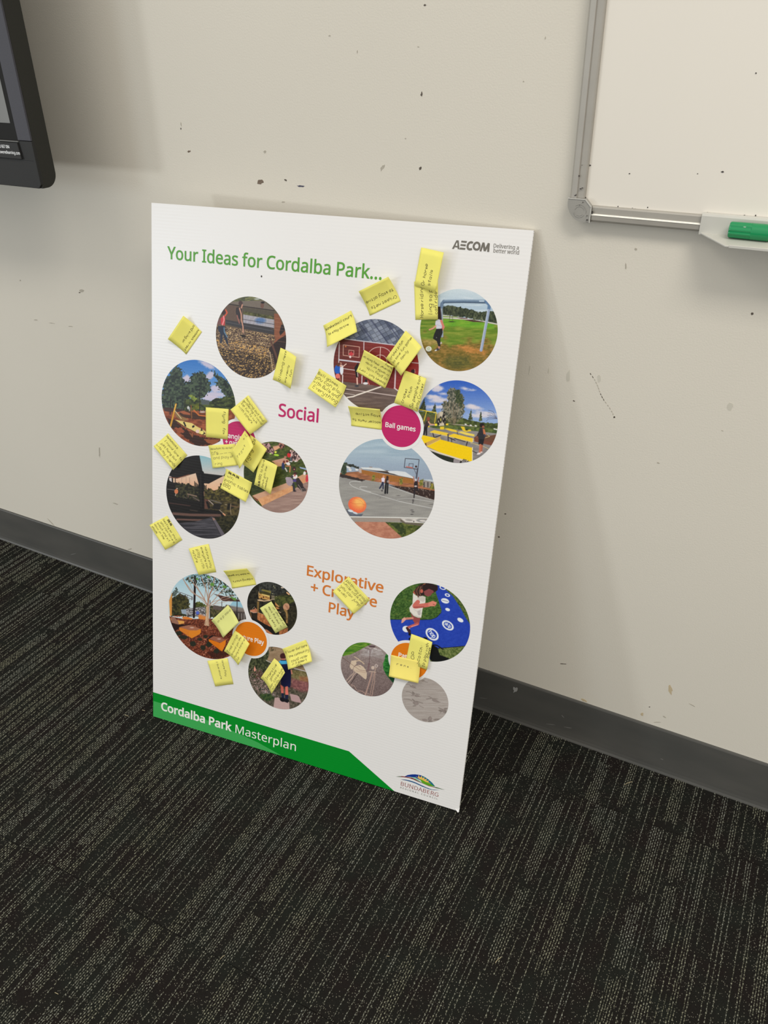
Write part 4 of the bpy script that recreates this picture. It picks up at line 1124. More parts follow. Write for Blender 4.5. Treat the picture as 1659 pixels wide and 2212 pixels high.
def pic_shelter(p):
    p.view(350, 970, 9.217)
    p.c[:] = np.array((30, 28, 27)) / 255
    p.grad(120, (140, 188, 200), 480, (196, 194, 190), p.m([(738, 90), (1320, 90), (1320, 400), (1225, 530), (815, 480)]))
    p.grad(480, (222, 196, 172), 800, (224, 170, 134), p.m([(270, 590), (672, 480), (728, 690), (700, 800), (280, 800)]))
    p.grad(560, (222, 192, 164), 830, (232, 182, 146), p.m([(828, 680), (930, 690), (1222, 535), (1300, 560), (1200, 800), (828, 860)]))
    p.poly([(140, 530), (190, 550), (196, 660), (146, 620)], (206, 198, 196))
    p.poly([(220, 565), (256, 575), (256, 670), (224, 664)], (226, 194, 166))
    a = p.m([(270, 690), (340, 660), (420, 700), (520, 690), (640, 740), (745, 770), (745, 1050), (270, 950)], rag=26, rs=.04)
    p.tex(a, .03, .03, (30, 30, 26), (70, 68, 46), 4)
    for x, y in ((650, 645), (668, 670), (690, 680), (705, 700), (845, 720), (880, 720), (860, 735)):
        p.line([(x, y), (x + 4, 800)], 14, (44, 42, 36))
    p.line([(390, 580), (480, 545), (480, 690)], 5, (150, 130, 120))
    p.line([(390, 580), (390, 700)], 5, (150, 130, 120))
    p.line([(548, 570), (552, 700)], 6, (120, 104, 96))
    p.ell(405, 685, 22, 14, (40, 34, 32))
    p.line([(150, 560), (300, 580), (540, 510)], 18, (116, 74, 58))
    a = p.m([(830, 790), (1000, 790), (1050, 840), (1110, 790), (1180, 690), (1320, 800), (1560, 980), (1560, 1090), (830, 1000)], rag=26, rs=.04)
    p.tex(a, .025, .03, (40, 38, 28), (108, 98, 52), 5)
    a = p.m([(830, 990), (1200, 1020), (1560, 1060), (1560, 1350), (1240, 1340), (1150, 1230), (830, 1190)])
    p.tex(a, .015, .03, (44, 40, 30), (96, 84, 52), 6)
    p.line([(1330, 1120), (1540, 1160)], 14, (120, 92, 74))
    p.poly([(830, 990), (930, 1010), (960, 1190), (830, 1190)], (96, 66, 56))
    p.line([(790, 480), (800, 1210)], 92, (24, 22, 22))
    p.line([(770, 500), (780, 1150)], 10, (54, 50, 48))
    for P_, wd, c in (([(510, 895), (690, 940)], 22, (134, 112, 98)), ([(525, 920), (520, 960)], 14, (110, 84, 74)), ([(620, 960), (740, 1030)], 22, (96, 84, 80)), ([(430, 960), (500, 975)], 10, (84, 76, 72)), ([(110, 800), (250, 815)], 10, (120, 110, 108)), ([(835, 850), (840, 930)], 12, (140, 104, 84))):
        p.line(P_, wd, c)
    p.ell(285, 845, 38, 48, (206, 122, 82))
    p.ell(300, 785, 16, 12, (200, 170, 150))
    p.line([(275, 890), (265, 930)], 10, (220, 200, 190))
    for P_, wd, c in (([(140, 1075), (420, 1110), (560, 1130)], 18, (76, 54, 50)), ([(220, 1285), (560, 1310), (1150, 1320)], 52, (104, 78, 70)), ([(300, 1400), (600, 1410), (870, 1415)], 32, (112, 84, 76)), ([(560, 1215), (700, 1235)], 10, (90, 74, 66)), ([(1100, 1300), (1170, 1340)], 20, (90, 70, 62))):
        p.line(P_, wd, c, soft=2)
    for y in (1345, 1365, 1250, 1180):
        p.line([(200, y), (1000, y + 20)], 8, (40, 32, 30), a=.6)
    a = p.m([(330, 1470), (640, 1450), (900, 1380), (985, 1350), (1190, 1725), (900, 1800), (560, 1690)])
    p.tex(a, .004, .05, (48, 47, 52), (82, 80, 86), 8)
    p.poly([(975, 1345), (1045, 1370), (1245, 1690), (1180, 1735)], (98, 93, 100))
    p.line([(975, 1345), (1180, 1735)], 10, (46, 44, 48))
    p.poly([(1000, 1365), (1045, 1375), (1065, 1410), (1020, 1420)], (150, 116, 104))
    p.tex(p.m([(1045, 1370), (1170, 1340), (1560, 1330), (1460, 1560), (1250, 1690)]), .03, .04, (30, 32, 24), (66, 62, 40), 9)
    for P_, wd, c in (([(930, 1020), (1030, 1112)], 16, (176, 160, 150)), ([(970, 1015), (1180, 1080)], 20, (106, 100, 92)), ([(1140, 1210), (1220, 1280)], 16, (150, 134, 118)), ([(1220, 1285), (1255, 1315)], 26, (216, 156, 120)), ([(1370, 1090), (1360, 1200), (1375, 1300)], 10, (166, 146, 120)), ([(1260, 1105), (1290, 1108)], 12, (150, 140, 126))):
        p.line(P_, wd, c)
    p.poly([(870, 1040), (920, 1040), (970, 1180), (920, 1190)], (30, 28, 26))
    p.poly([(1030, 1080), (1180, 1090), (1150, 1210), (1010, 1190)], (38, 35, 32))
    p.poly([(1310, 1090), (1360, 1080), (1350, 1190), (1290, 1200)], (34, 32, 28))


def pic_steps(p):
    p.view(520, 945, 10.37)
    one = np.ones(len(p.x))
    p.tex(one, .02, .04, (52, 64, 30), (92, 102, 50), 3, 1.6)
    p.tex(p.m([(80, 700), (700, 800), (900, 1000), (250, 1300), (60, 1000)], 6), .02, .05, (42, 52, 28), (66, 74, 38), 4, 1.6)
    p.poly([(460, 1540), (1160, 1190), (1330, 1060), (1560, 960), (1560, 1750), (460, 1750)], (160, 132, 122))
    p.tex(p.m([(460, 1540), (1160, 1190), (1330, 1060), (1560, 960), (1560, 1750), (460, 1750)]), .004, .05, (148, 120, 110), (172, 144, 132), 5)
    p.poly([(255, 1305), (1020, 1020), (1165, 1095), (380, 1385)], (206, 160, 130))
    p.poly([(378, 1382), (1165, 1092), (1168, 1195), (480, 1528)], (218, 158, 108))
    p.tex(p.m([(378, 1382), (1165, 1092), (1168, 1195), (480, 1528)]), .02, .02, (210, 150, 104), (226, 170, 122), 6)
    p.poly([(255, 1305), (380, 1384), (388, 1450), (300, 1370)], (128, 76, 58))
    p.poly([(1270, 890), (1430, 805), (1540, 880), (1530, 985), (1330, 1060)], (206, 156, 120))
    p.poly([(1330, 940), (1460, 900), (1470, 990), (1350, 1050)], (214, 152, 108))
    p.poly([(690, 530), (980, 455), (1065, 500), (1090, 540), (930, 640), (820, 655), (740, 560)], (212, 164, 132))
    p.poly([(720, 530), (980, 460), (1060, 510), (900, 560)], (196, 150, 128))
    p.poly([(720, 200), (860, 175), (880, 230), (760, 300), (735, 270)], (224, 168, 130))
    p.poly([(720, 200), (855, 172), (870, 190), (740, 225)], (196, 150, 128))
    a = p.m([(440, 130), (620, 120), (760, 300), (750, 390), (640, 360), (560, 330), (480, 200)], rag=20, rs=.03)
    p.tex(a, .035, .035, (50, 36, 36), (196, 156, 156), 8, 2.6)
    a = p.m([(850, 130), (960, 130), (1010, 200), (900, 260), (860, 220)], rag=14, rs=.03)
    p.tex(a, .04, .03, (60, 40, 40), (206, 140, 120), 9, 2.6)
    a = p.m([(1110, 270), (1260, 320), (1350, 460), (1260, 550), (1140, 540), (1100, 450)], rag=20, rs=.03)
    p.tex(a, .04, .035, (60, 44, 46), (220, 186, 176), 10, 2.8)
    p.ell(800, 392, 60, 24, (170, 212, 62), 10)
    p.ell(780, 328, 26, 22, (232, 232, 90))
    p.ell(670, 365, 26, 14, (190, 226, 120))
    p.ell(1080, 395, 42, 52, (206, 48, 50))
    p.ell(1095, 335, 24, 26, (70, 40, 38))
    p.line([(1120, 460), (1135, 540)], 34, (90, 96, 110))
    p.line([(1100, 540), (1150, 540)], 18, (226, 222, 220))
    p.line([(1215, 540), (1250, 530)], 20, (236, 232, 228))
    p.ell(1000, 440, 30, 20, (190, 120, 110))
    p.ell(950, 640, 34, 84, (56, 68, 112))
    p.ell(972, 545, 26, 30, (112, 52, 44))
    p.ell(1062, 585, 50, 36, (234, 228, 226), 30)
    p.ell(1040, 535, 26, 26, (112, 42, 36))
    p.line([(1010, 640), (1110, 640), (1100, 770)], 24, (204, 128, 92))
    p.line([(1000, 690), (1035, 755)], 30, (206, 206, 204))
    p.line([(1110, 610), (1170, 690)], 12, (70, 50, 46))
    p.ell(1195, 705, 46, 50, (62, 44, 44))
    p.ell(1200, 715, 16, 14, (196, 130, 110))
    p.poly([(1318, 655), (1475, 695), (1485, 732), (1330, 690)], (152, 172, 206))
    p.ell(1095, 985, 78, 100, (166, 150, 160), -15)
    p.ell(1040, 920, 40, 36, (176, 160, 168))
    p.ell(1215, 875, 58, 52, (238, 228, 228))
    p.ell(1220, 810, 38, 34, (72, 40, 40))
    p.ell(1210, 850, 22, 26, (196, 120, 110))
    p.ell(1215, 965, 48, 34, (84, 72, 134))
    p.ell(1150, 880, 30, 30, (70, 60, 70))
    p.poly([(1250, 920), (1300, 905), (1390, 1030), (1400, 1090), (1460, 1180), (1400, 1215), (1270, 1110), (1240, 1010)], (56, 48, 48))
    p.line([(1290, 1060), (1380, 1190)], 10, (170, 160, 150))
    p.ell(1390, 1180, 30, 34, (130, 118, 112), w=12)
    p.ell(1440, 1170, 26, 30, (90, 82, 80), w=12)
    p.line([(1180, 1040), (1200, 1190)], 46, (52, 52, 62))
    p.ell(1210, 1200, 36, 14, (40, 36, 40))
    p.ell(1490, 910, 34, 90, (204, 60, 74), 8)
    p.ell(1432, 800, 30, 44, (232, 226, 224), 15)
    p.ell(1470, 760, 26, 22, (120, 60, 50))


def pic_wallgame(p):
    p.view(710, 680, 7.9)
    one = np.ones(len(p.x))
    t = np.clip((p.x - 300) / 1100, 0, 1)[:, None]
    p.c[:] = (np.array((102, 44, 38)) * (1 - t) + np.array((150, 42, 42)) * t) / 255
    for k in range(-1, 14):
        p.line([(60, 400 + k * 58), (1600, 510 + k * 58)], 5, (150, 78, 70), a=.7)
    a = p.m([(40, 1110), (230, 1140), (700, 1190), (1170, 1275), (1600, 1330), (1600, 1750), (40, 1750)])
    p.tex(a, .006, .05, (92, 76, 70), (118, 100, 92), 4, 1.5)
    roof = p.m([(0, 380), (300, 420), (1130, 522), (1600, 560), (1600, 0), (0, 0)])
    uu, vv = (p.x * .80 - p.y * .52) / 78, (p.x * .42 + p.y * .86) / 66
    iu, iv = np.floor(uu).astype(int), np.floor(vv).astype(int)
    rng = np.random.RandomState(4).rand(64, 64)[iu % 64, iv % 64][:, None]
    col = (np.array((84, 92, 112)) * (1 - rng) + np.array((142, 150, 166)) * rng) / 255
    e = np.minimum(uu - iu, vv - iv)[:, None]
    col = np.where(e < .12, col * .72, col)
    p.c += (col - p.c) * roof[:, None]
    for k in range(5):
        p.line([(300 + k * 190, 60), (700 + k * 190, 620)], 22, (62, 68, 92), a=.0 + .75 * 1) if False else None
    for x0 in (520, 760, 1000):
        d = np.abs((p.x - x0) * .80 - (p.y - 140) * .60)
        p.put(roof * np.clip(1 - d / 16, 0, 1) * .85, (60, 64, 90))
    p.line([(280, 412), (1130, 518)], 15, (206, 206, 214))
    p.line([(182, 470), (172, 815)], 15, (214, 206, 206))
    p.line([(602, 465), (600, 600)], 14, (210, 204, 210))
    p.line([(250, 512), (526, 548), (520, 728), (248, 690), (250, 512)], 9, (226, 190, 172))
    p.line([(345, 602), (432, 612), (426, 692), (340, 680), (345, 602)], 8, (224, 178, 164))
    p.ell(385, 668, 42, 22, (206, 70, 76))
    p.line([(385, 640), (380, 700)], 30, (196, 60, 66))
    p.ell(368, 718, 18, 22, (232, 214, 214))
    p.ell(290, 540, 15, 14, (206, 116, 60), 30)
    p.line([(178, 768), (530, 810)], 24, (206, 204, 214))
    p.ell(872, 735, 210, 185, (222, 204, 196), w=9)
    p.ell(878, 790, 115, 105, (222, 204, 196), w=9)
    p.line([(884, 555), (875, 760)], 10, (232, 214, 206))
    p.poly([(600, 800), (1160, 880), (1150, 1260), (560, 1170)], (112, 38, 36))
    for k in range(4):
        p.line([(600, 850 + 70 * k), (1130, 950 + 70 * k)], 5, (150, 78, 70), a=.6)
    p.line([(240, 915), (470, 950)], 11, (216, 206, 206))
    p.line([(240, 990), (470, 1020)], 5, (170, 120, 116))
    p.line([(570, 1040), (566, 1170)], 15, (216, 210, 216))
    p.ell(152, 935, 54, 78, (34, 92, 186))
    p.ell(165, 850, 28, 32, (96, 56, 46))
    p.ell(155, 1045, 38, 42, (226, 116, 104))
    p.ell(222, 940, 30, 86, (226, 228, 236))
    p.line([(235, 890), (300, 838)], 15, (232, 200, 184))
    p.ell(208, 870, 18, 24, (206, 160, 140))
    p.line([(205, 820), (215, 830)], 16, (206, 160, 140))
    p.line([(240, 1030), (236, 1170)], 16, (232, 222, 220))
    p.line([(190, 1060), (195, 1120)], 14, (200, 130, 116))
    p.poly([(440, 900), (505, 810), (510, 1060), (470, 1080)], (26, 22, 24))
    p.line([(490, 950), (500, 1050)], 12, (226, 200, 190))
    p.line([(484, 1080), (490, 1180)], 24, (226, 186, 170))
    p.ell(480, 1215, 34, 18, (62, 62, 68))
    p.ell(630, 1170, 46, 20, (226, 226, 228))
    p.line([(655, 1110), (695, 1190)], 14, (196, 104, 92))
    p.ell(640, 1125, 24, 26, (40, 36, 38))
    p.line([(300, 1268), (760, 1330), (1180, 1390)], 11, (222, 204, 198))
    p.line([(315, 1412), (420, 1395), (480, 1370), (650, 1312), (890, 1228)], 22, (234, 224, 212))
    p.line([(265, 1340), (440, 1365)], 9, (220, 206, 198))
    p.line([(1142, 930), (1128, 1250)], 22, (222, 200, 204))
    p.line([(1120, 1250), (1190, 1300)], 18, (222, 206, 206))
    p.line([(1420, 815), (1560, 830)], 14, (214, 200, 206))
    p.ell(1440, 965, 34, 34, (56, 30, 36))
    p.line([(1470, 930), (1475, 990)], 8, (226, 180, 170))


def pic_goal(p):
    p.view(900, 615, 8.97)
    p.grad(60, (204, 218, 224), 560, (168, 190, 208))
    p.specks(np.ones(len(p.x)), .004, .03, .55, (206, 218, 226), 3, .3)
    a = p.m([(380, 420), (440, 440), (620, 405), (830, 430), (990, 465), (1100, 490), (1200, 535), (1310, 520), (1470, 505), (1600, 620), (1600, 800), (1300, 700), (900, 630), (380, 580)], rag=22, rs=.04)
    p.tex(a, .05, .03, (40, 48, 36), (84, 92, 66), 4)
    a = p.m([(60, 670), (520, 650), (900, 660), (1600, 760), (1600, 1800), (60, 1800)])
    p.tex(a, .006, .03, (88, 124, 30), (138, 152, 58), 5, 1.6)
    p.tex(p.m([(500, 660), (900, 670), (1500, 760), (1500, 860), (500, 800)], 5), .01, .04, (96, 156, 40), (126, 168, 50), 6)
    br = np.clip((p.y - 1000 + 260 * (p.n(.006, .01, 9) - .5) * 2) / 220, 0, 1) * a
    p.tex(br, .02, .05, (104, 92, 34), (160, 124, 62), 7, 1.8)
    p.tex(p.m([(100, 1080), (420, 1060), (420, 1160), (150, 1180)], 6), .02, .05, (140, 124, 60), (180, 156, 90), 8)
    p.tex(p.m([(780, 1180), (1000, 1190), (1400, 1300), (1300, 1350), (950, 1300)], 6, rag=30), .02, .04, (170, 120, 56), (204, 140, 74), 9)
    p.tex(p.m([(600, 1380), (1000, 1380), (1100, 1600), (700, 1640), (500, 1500)], 10, rag=30), .02, .04, (84, 84, 40), (120, 110, 50), 10)
    p.poly([(505, 580), (900, 640), (1300, 700), (1600, 760), (1600, 785), (1250, 715), (900, 675), (505, 650)], (204, 200, 192))
    p.poly([(510, 600), (780, 620), (830, 640), (510, 630)], (140, 160, 96))
    p.poly([(780, 640), (980, 640), (990, 660), (860, 660)], (104, 76, 72))
    p.poly([(900, 680), (1080, 676), (1350, 728), (1100, 722)], (78, 54, 46))
    for x in (1120, 1260):
        p.tex(p.m([(x - 30, 690), (x, 560), (x + 34, 700)], rag=10), .05, .05, (76, 84, 62), (130, 136, 106), 12)
    p.line([(640, 560), (640, 700)], 6, (90, 80, 66))
    p.line([(700, 570), (698, 700)], 6, (90, 80, 66))
    p.line([(636, 628), (700, 626)], 8, (70, 64, 56))
    p.ell(682, 716, 56, 9, (36, 34, 26))
    p.line([(482, 420), (488, 700), (496, 1000)], 44, (146, 160, 174))
    p.line([(470, 440), (476, 700)], 12, (186, 196, 204))
    p.line([(482, 430), (492, 370), (530, 322), (900, 318), (1350, 322)], 64, (104, 126, 150))
    p.line([(540, 300), (900, 296), (1330, 300)], 16, (150, 172, 192))
    p.line([(520, 350), (900, 344), (1370, 356)], 18, (58, 76, 98))
    p.line([(1350, 330), (1410, 390), (1400, 470)], 62, (96, 126, 162))
    p.line([(1396, 500), (1250, 1270)], 54, (152, 166, 192))
    p.line([(1380, 480), (1238, 1260)], 12, (192, 202, 218))
    p.line([(1220, 318), (1300, 318)], 22, (190, 206, 222))
    p.poly([(410, 425), (462, 425), (478, 560), (488, 690), (440, 700), (412, 660)], (50, 36, 36))
    p.poly([(370, 700), (430, 665), (470, 690), (488, 760), (482, 860), (385, 860), (360, 760)], (206, 206, 216))
    p.line([(385, 775), (470, 800)], 8, (150, 150, 166), a=.6)
    p.line([(478, 700), (522, 820), (490, 875), (400, 930)], 44, (208, 124, 108))
    p.line([(372, 800), (310, 850), (248, 872)], 28, (214, 146, 126))
    p.poly([(385, 855), (500, 850), (504, 930), (460, 1050), (462, 1195), (424, 1205), (392, 1095), (318, 1045), (335, 970)], (32, 32, 32))
    p.line([(385, 1020), (386, 1030)], 14, (120, 122, 120))
    p.ell(410, 1252, 54, 22, (58, 60, 68), -25)
    p.ell(372, 1272, 22, 11, (232, 230, 228), -20)
    p.line([(432, 1205), (436, 1230)], 30, (196, 136, 120))
    p.ell(474, 1130, 16, 24, (190, 176, 172), 20)
    p.ell(240, 1300, 60, 20, (70, 66, 40), a=.6)
    p.ell(233, 1242, 58, 52, (226, 230, 218))
    p.ell(233, 1240, 18, 20, (160, 178, 120), w=8)
    p.ell(240, 1270, 40, 18, (196, 200, 190), a=.5)


def pic_tables(p):
    p.view(895, 815, 8.73)
    p.grad(60, (46, 92, 188), 760, (146, 172, 216))
    for c in ((440, 220, 110, 50, -10), (430, 170, 70, 34, 0), (400, 390, 160, 40, 8), (480, 440, 170, 40, 0), (950, 215, 70, 22, 12), (1120, 240, 40, 14, 0), (1130, 570, 150, 40, 8), (1080, 540, 80, 34, 0), (330, 360, 110, 26, 4), (1350, 670, 170, 26, 8), (1250, 720, 200, 40, 0), (420, 560, 220, 30, 0), (560, 310, 60, 14, 0)):
        p.put(np.clip(0.5 - (p.em(*c) + 26 * (p.n(.02, .03, 4) - .5)) / 34, 0, 1) * .9, (220, 212, 218))
    for P_ in ([(80, 640), (190, 405), (222, 620)], [(328, 650), (395, 480), (415, 660)], [(1010, 800), (1075, 605), (1095, 800)], [(1215, 830), (1255, 650), (1285, 830)]):
        p.tex(p.m(P_, rag=14, rs=.05), .04, .04, (46, 54, 40), (92, 100, 66), 5)
    a = p.m([(60, 640), (300, 640), (520, 720), (640, 760), (940, 780), (1250, 850), (1600, 870), (1600, 1010), (60, 960)], rag=14, rs=.04)
    p.tex(a, .02, .03, (50, 60, 32), (96, 108, 54), 6)
    p.poly([(60, 700), (420, 720), (560, 800), (600, 930), (120, 900)], (104, 96, 66), a=.5)
    a = p.m([(525, 470), (630, 440), (620, 250), (720, 190), (760, 240), (850, 240), (930, 380), (950, 640), (900, 760), (800, 860), (650, 850), (530, 700)], rag=40, rs=.035, seed=8)
    p.tex(a * .9, .045, .04, (56, 60, 42), (150, 140, 112), 9, 2.4)
    p.tex(p.m([(760, 260), (850, 240), (935, 400), (880, 560), (780, 480)], rag=34, rs=.03), .05, .05, (44, 56, 40), (84, 92, 60), 10)
    for x0, x1 in ((760, 700), (780, 780), (740, 740), (800, 850), (720, 640), (660, 600)):
        p.line([(740 + (x0 - 740) * .3, 960), (x0, 720), (x1, 480)], 8, (120, 100, 80), a=.8)
    for k in range(5):
        p.line([(1560, 780), (1480 - 20 * k, 640 + 36 * k), (1400 - 10 * k, 620 + 50 * k)], 6, (70, 60, 70), a=.8)
    a = p.m([(60, 880), (500, 900), (700, 970), (1100, 1010), (1600, 1060), (1600, 1750), (60, 1750)])
    p.tex(a, .008, .02, (126, 122, 122), (148, 143, 142), 11)
    p.tex(p.m([(260, 930), (560, 890), (900, 920), (1570, 990), (1570, 1060), (1100, 1010), (640, 975), (430, 970)]), .02, .03, (60, 78, 40), (104, 118, 60), 12)
    p.poly([(620, 870), (1000, 900), (1180, 940), (820, 900)], (176, 166, 150))
    for x, y in ((968, 886), (1065, 905), (1160, 915), (1515, 975), (1550, 985)):
        p.ell(x, y, 22, 12, (232, 232, 226), 20)
    p.poly([(1110, 1150), (1210, 1075), (1420, 1100), (1600, 1070), (1520, 1290), (1330, 1225)], (108, 72, 54))
    p.line([(1340, 1140), (1420, 1115), (1380, 1085)], 10, (200, 186, 130))
    p.poly([(1130, 1150), (1330, 1150), (1330, 1200), (1500, 1230), (1480, 1290), (1130, 1210)], (120, 70, 54))
    p.line([(1060, 1235), (1300, 1300), (1500, 1400)], 9, (214, 196, 130))
    for P_, wd in (([(85, 608), (250, 640), (420, 668)], 17), ([(228, 650), (180, 825)], 15), ([(412, 680), (382, 860)], 15)):
        p.line(P_, wd, (226, 198, 62))
    p.line([(400, 700), (385, 850)], 5, (180, 140, 40))
    p.poly([(430, 680), (500, 645), (585, 665), (600, 905), (470, 920), (440, 860)], (204, 192, 170))
    p.poly([(430, 690), (470, 660), (480, 800), (440, 790)], (170, 156, 130))
    for cx, cy, rx, ry in ((455, 835, 16, 44), (498, 800, 16, 44), (548, 780, 15, 50), (565, 690, 13, 30), (580, 840, 12, 44)):
        p.ell(cx, cy, rx, ry, (30, 28, 26), w=16)
    p.ell(498, 800, 7, 28, (230, 214, 90))
    p.line([(430, 830), (470, 890)], 14, (30, 28, 26))
    for P_ in ([(485, 930), (562, 932), (562, 985), (485, 985)], [(872, 928), (942, 932), (965, 1000), (1060, 985), (1075, 1015), (960, 1030), (915, 1005)], [(590, 875), (640, 870), (640, 905), (600, 905)], [(258, 910), (290, 915), (285, 945), (258, 940)]):
        p.poly(P_, (230, 198, 48))
    p.poly([(965, 980), (1005, 985), (1005, 1005), (970, 1000)], (40, 36, 30))
    p.ell(265, 785, 30, 40, (142, 72, 52))
    p.poly([(215, 835), (262, 815), (278, 900), (245, 950), (180, 955)], (60, 46, 48))
    p.line([(268, 840), (300, 885), (390, 895)], 24, (214, 158, 130))
    p.poly([(180, 940), (245, 935), (242, 1095), (214, 1100), (212, 1000), (196, 1090), (170, 1090)], (34, 30, 34))
    p.ell(408, 895, 25, 23, (242, 226, 50))
    T = (236, 200, 58)
    p.poly([(560, 970), (640, 960), (800, 1000), (830, 1040), (700, 1020)], T)
    p.poly([(820, 1035), (890, 1018), (1135, 1078), (1130, 1115), (980, 1090)], (236, 212, 96))
    p.line([(800, 1010), (855, 995)], 10, (120, 96, 60))
    p.line([(810, 1030), (815, 1080), (835, 1080)], 10, (50, 44, 44))
    p.poly([(290, 1030), (375, 995), (640, 1052), (622, 1105), (330, 1045)], T)
    p.poly([(640, 1100), (745, 1062), (1115, 1152), (1098, 1228), (650, 1118)], (244, 204, 44))
    p.line([(300, 1040), (620, 1110), (1095, 1226)], 10, (214, 196, 150))
    p.line([(1112, 1150), (1104, 1220)], 9, (230, 222, 200))
    p.line([(625, 1080), (700, 1050)], 18, (170, 130, 70))
    for P_, wd in (([(352, 1060), (372, 1135)], 18), ([(380, 1135), (500, 1090)], 16), ([(636, 1080), (640, 1200)], 18), ([(640, 1130), (700, 1160), (770, 1190)], 14), ([(700, 1150), (706, 1220)], 14), ([(1002, 1215), (980, 1290)], 18), ([(760, 1150), (960, 1215)], 14)):
        p.line(P_, wd, (50, 44, 48))
    p.poly([(135, 1085), (430, 1150), (225, 1300), (130, 1170)], (244, 206, 24))
    p.poly([(230, 1300), (492, 1172), (1097, 1330), (1095, 1592), (880, 1560), (600, 1470)], (246, 206, 6))
    p.line([(1096, 1325), (1094, 1590)], 14, (236, 228, 200))
    p.line([(255, 1345), (480, 1430), (900, 1560), (1000, 1580)], 30, (220, 208, 192))
    p.line([(492, 1172), (230, 1300)], 7, (236, 224, 190))
    p.poly([(205, 1240), (480, 1120), (505, 1165), (228, 1300)], (204, 164, 88))
    p.poly([(200, 1240), (225, 1240), (230, 1300), (205, 1290)], (84, 50, 40))
    p.poly([(270, 1380), (480, 1450), (760, 1530), (735, 1660), (480, 1600), (330, 1470)], (40, 44, 36))
    p.poly([(745, 1535), (900, 1585), (850, 1640), (735, 1600)], (152, 144, 146))
    p.line([(880, 1590), (860, 1650)], 34, (44, 38, 36))
    p.poly([(920, 1590), (1010, 1600), (1000, 1660), (900, 1650)], (146, 144, 150))
    pen(p, 'JOOLA', (905, 1572), (1012, 1602), 34, 8, (36, 34, 34))
    p.line([(1100, 1390), (1200, 1440)], 16, (60, 56, 60))
    p.ell(1275, 905, 42, 40, (34, 26, 26))
    p.ell(1300, 940, 24, 30, (150, 90, 66))
    p.poly([(1235, 955), (1310, 955), (1345, 1100), (1310, 1185), (1215, 1180), (1200, 1070)], (46, 46, 50))
    p.poly([(1290, 965), (1330, 985), (1348, 1085), (1305, 1075)], (196, 116, 76))
    p.line([(1210, 1060), (1180, 1120)], 26, (60, 46, 46))
    p.ell(1180, 1125, 16, 16, (150, 92, 70))
    p.line([(1320, 1080), (1335, 1110)], 24, (60, 66, 86))
    p.poly([(1212, 1165), (1322, 1165), (1292, 1288), (1208, 1262)], (32, 32, 36))
    p.line([(1246, 1275), (1235, 1415)], 38, (196, 114, 84))
    p.line([(1278, 1285), (1266, 1405)], 28, (176, 98, 72))
    p.ell(1215, 1440, 38, 17, (232, 222, 220), -12)
    p.ell(1266, 1412, 20, 13, (226, 206, 200))


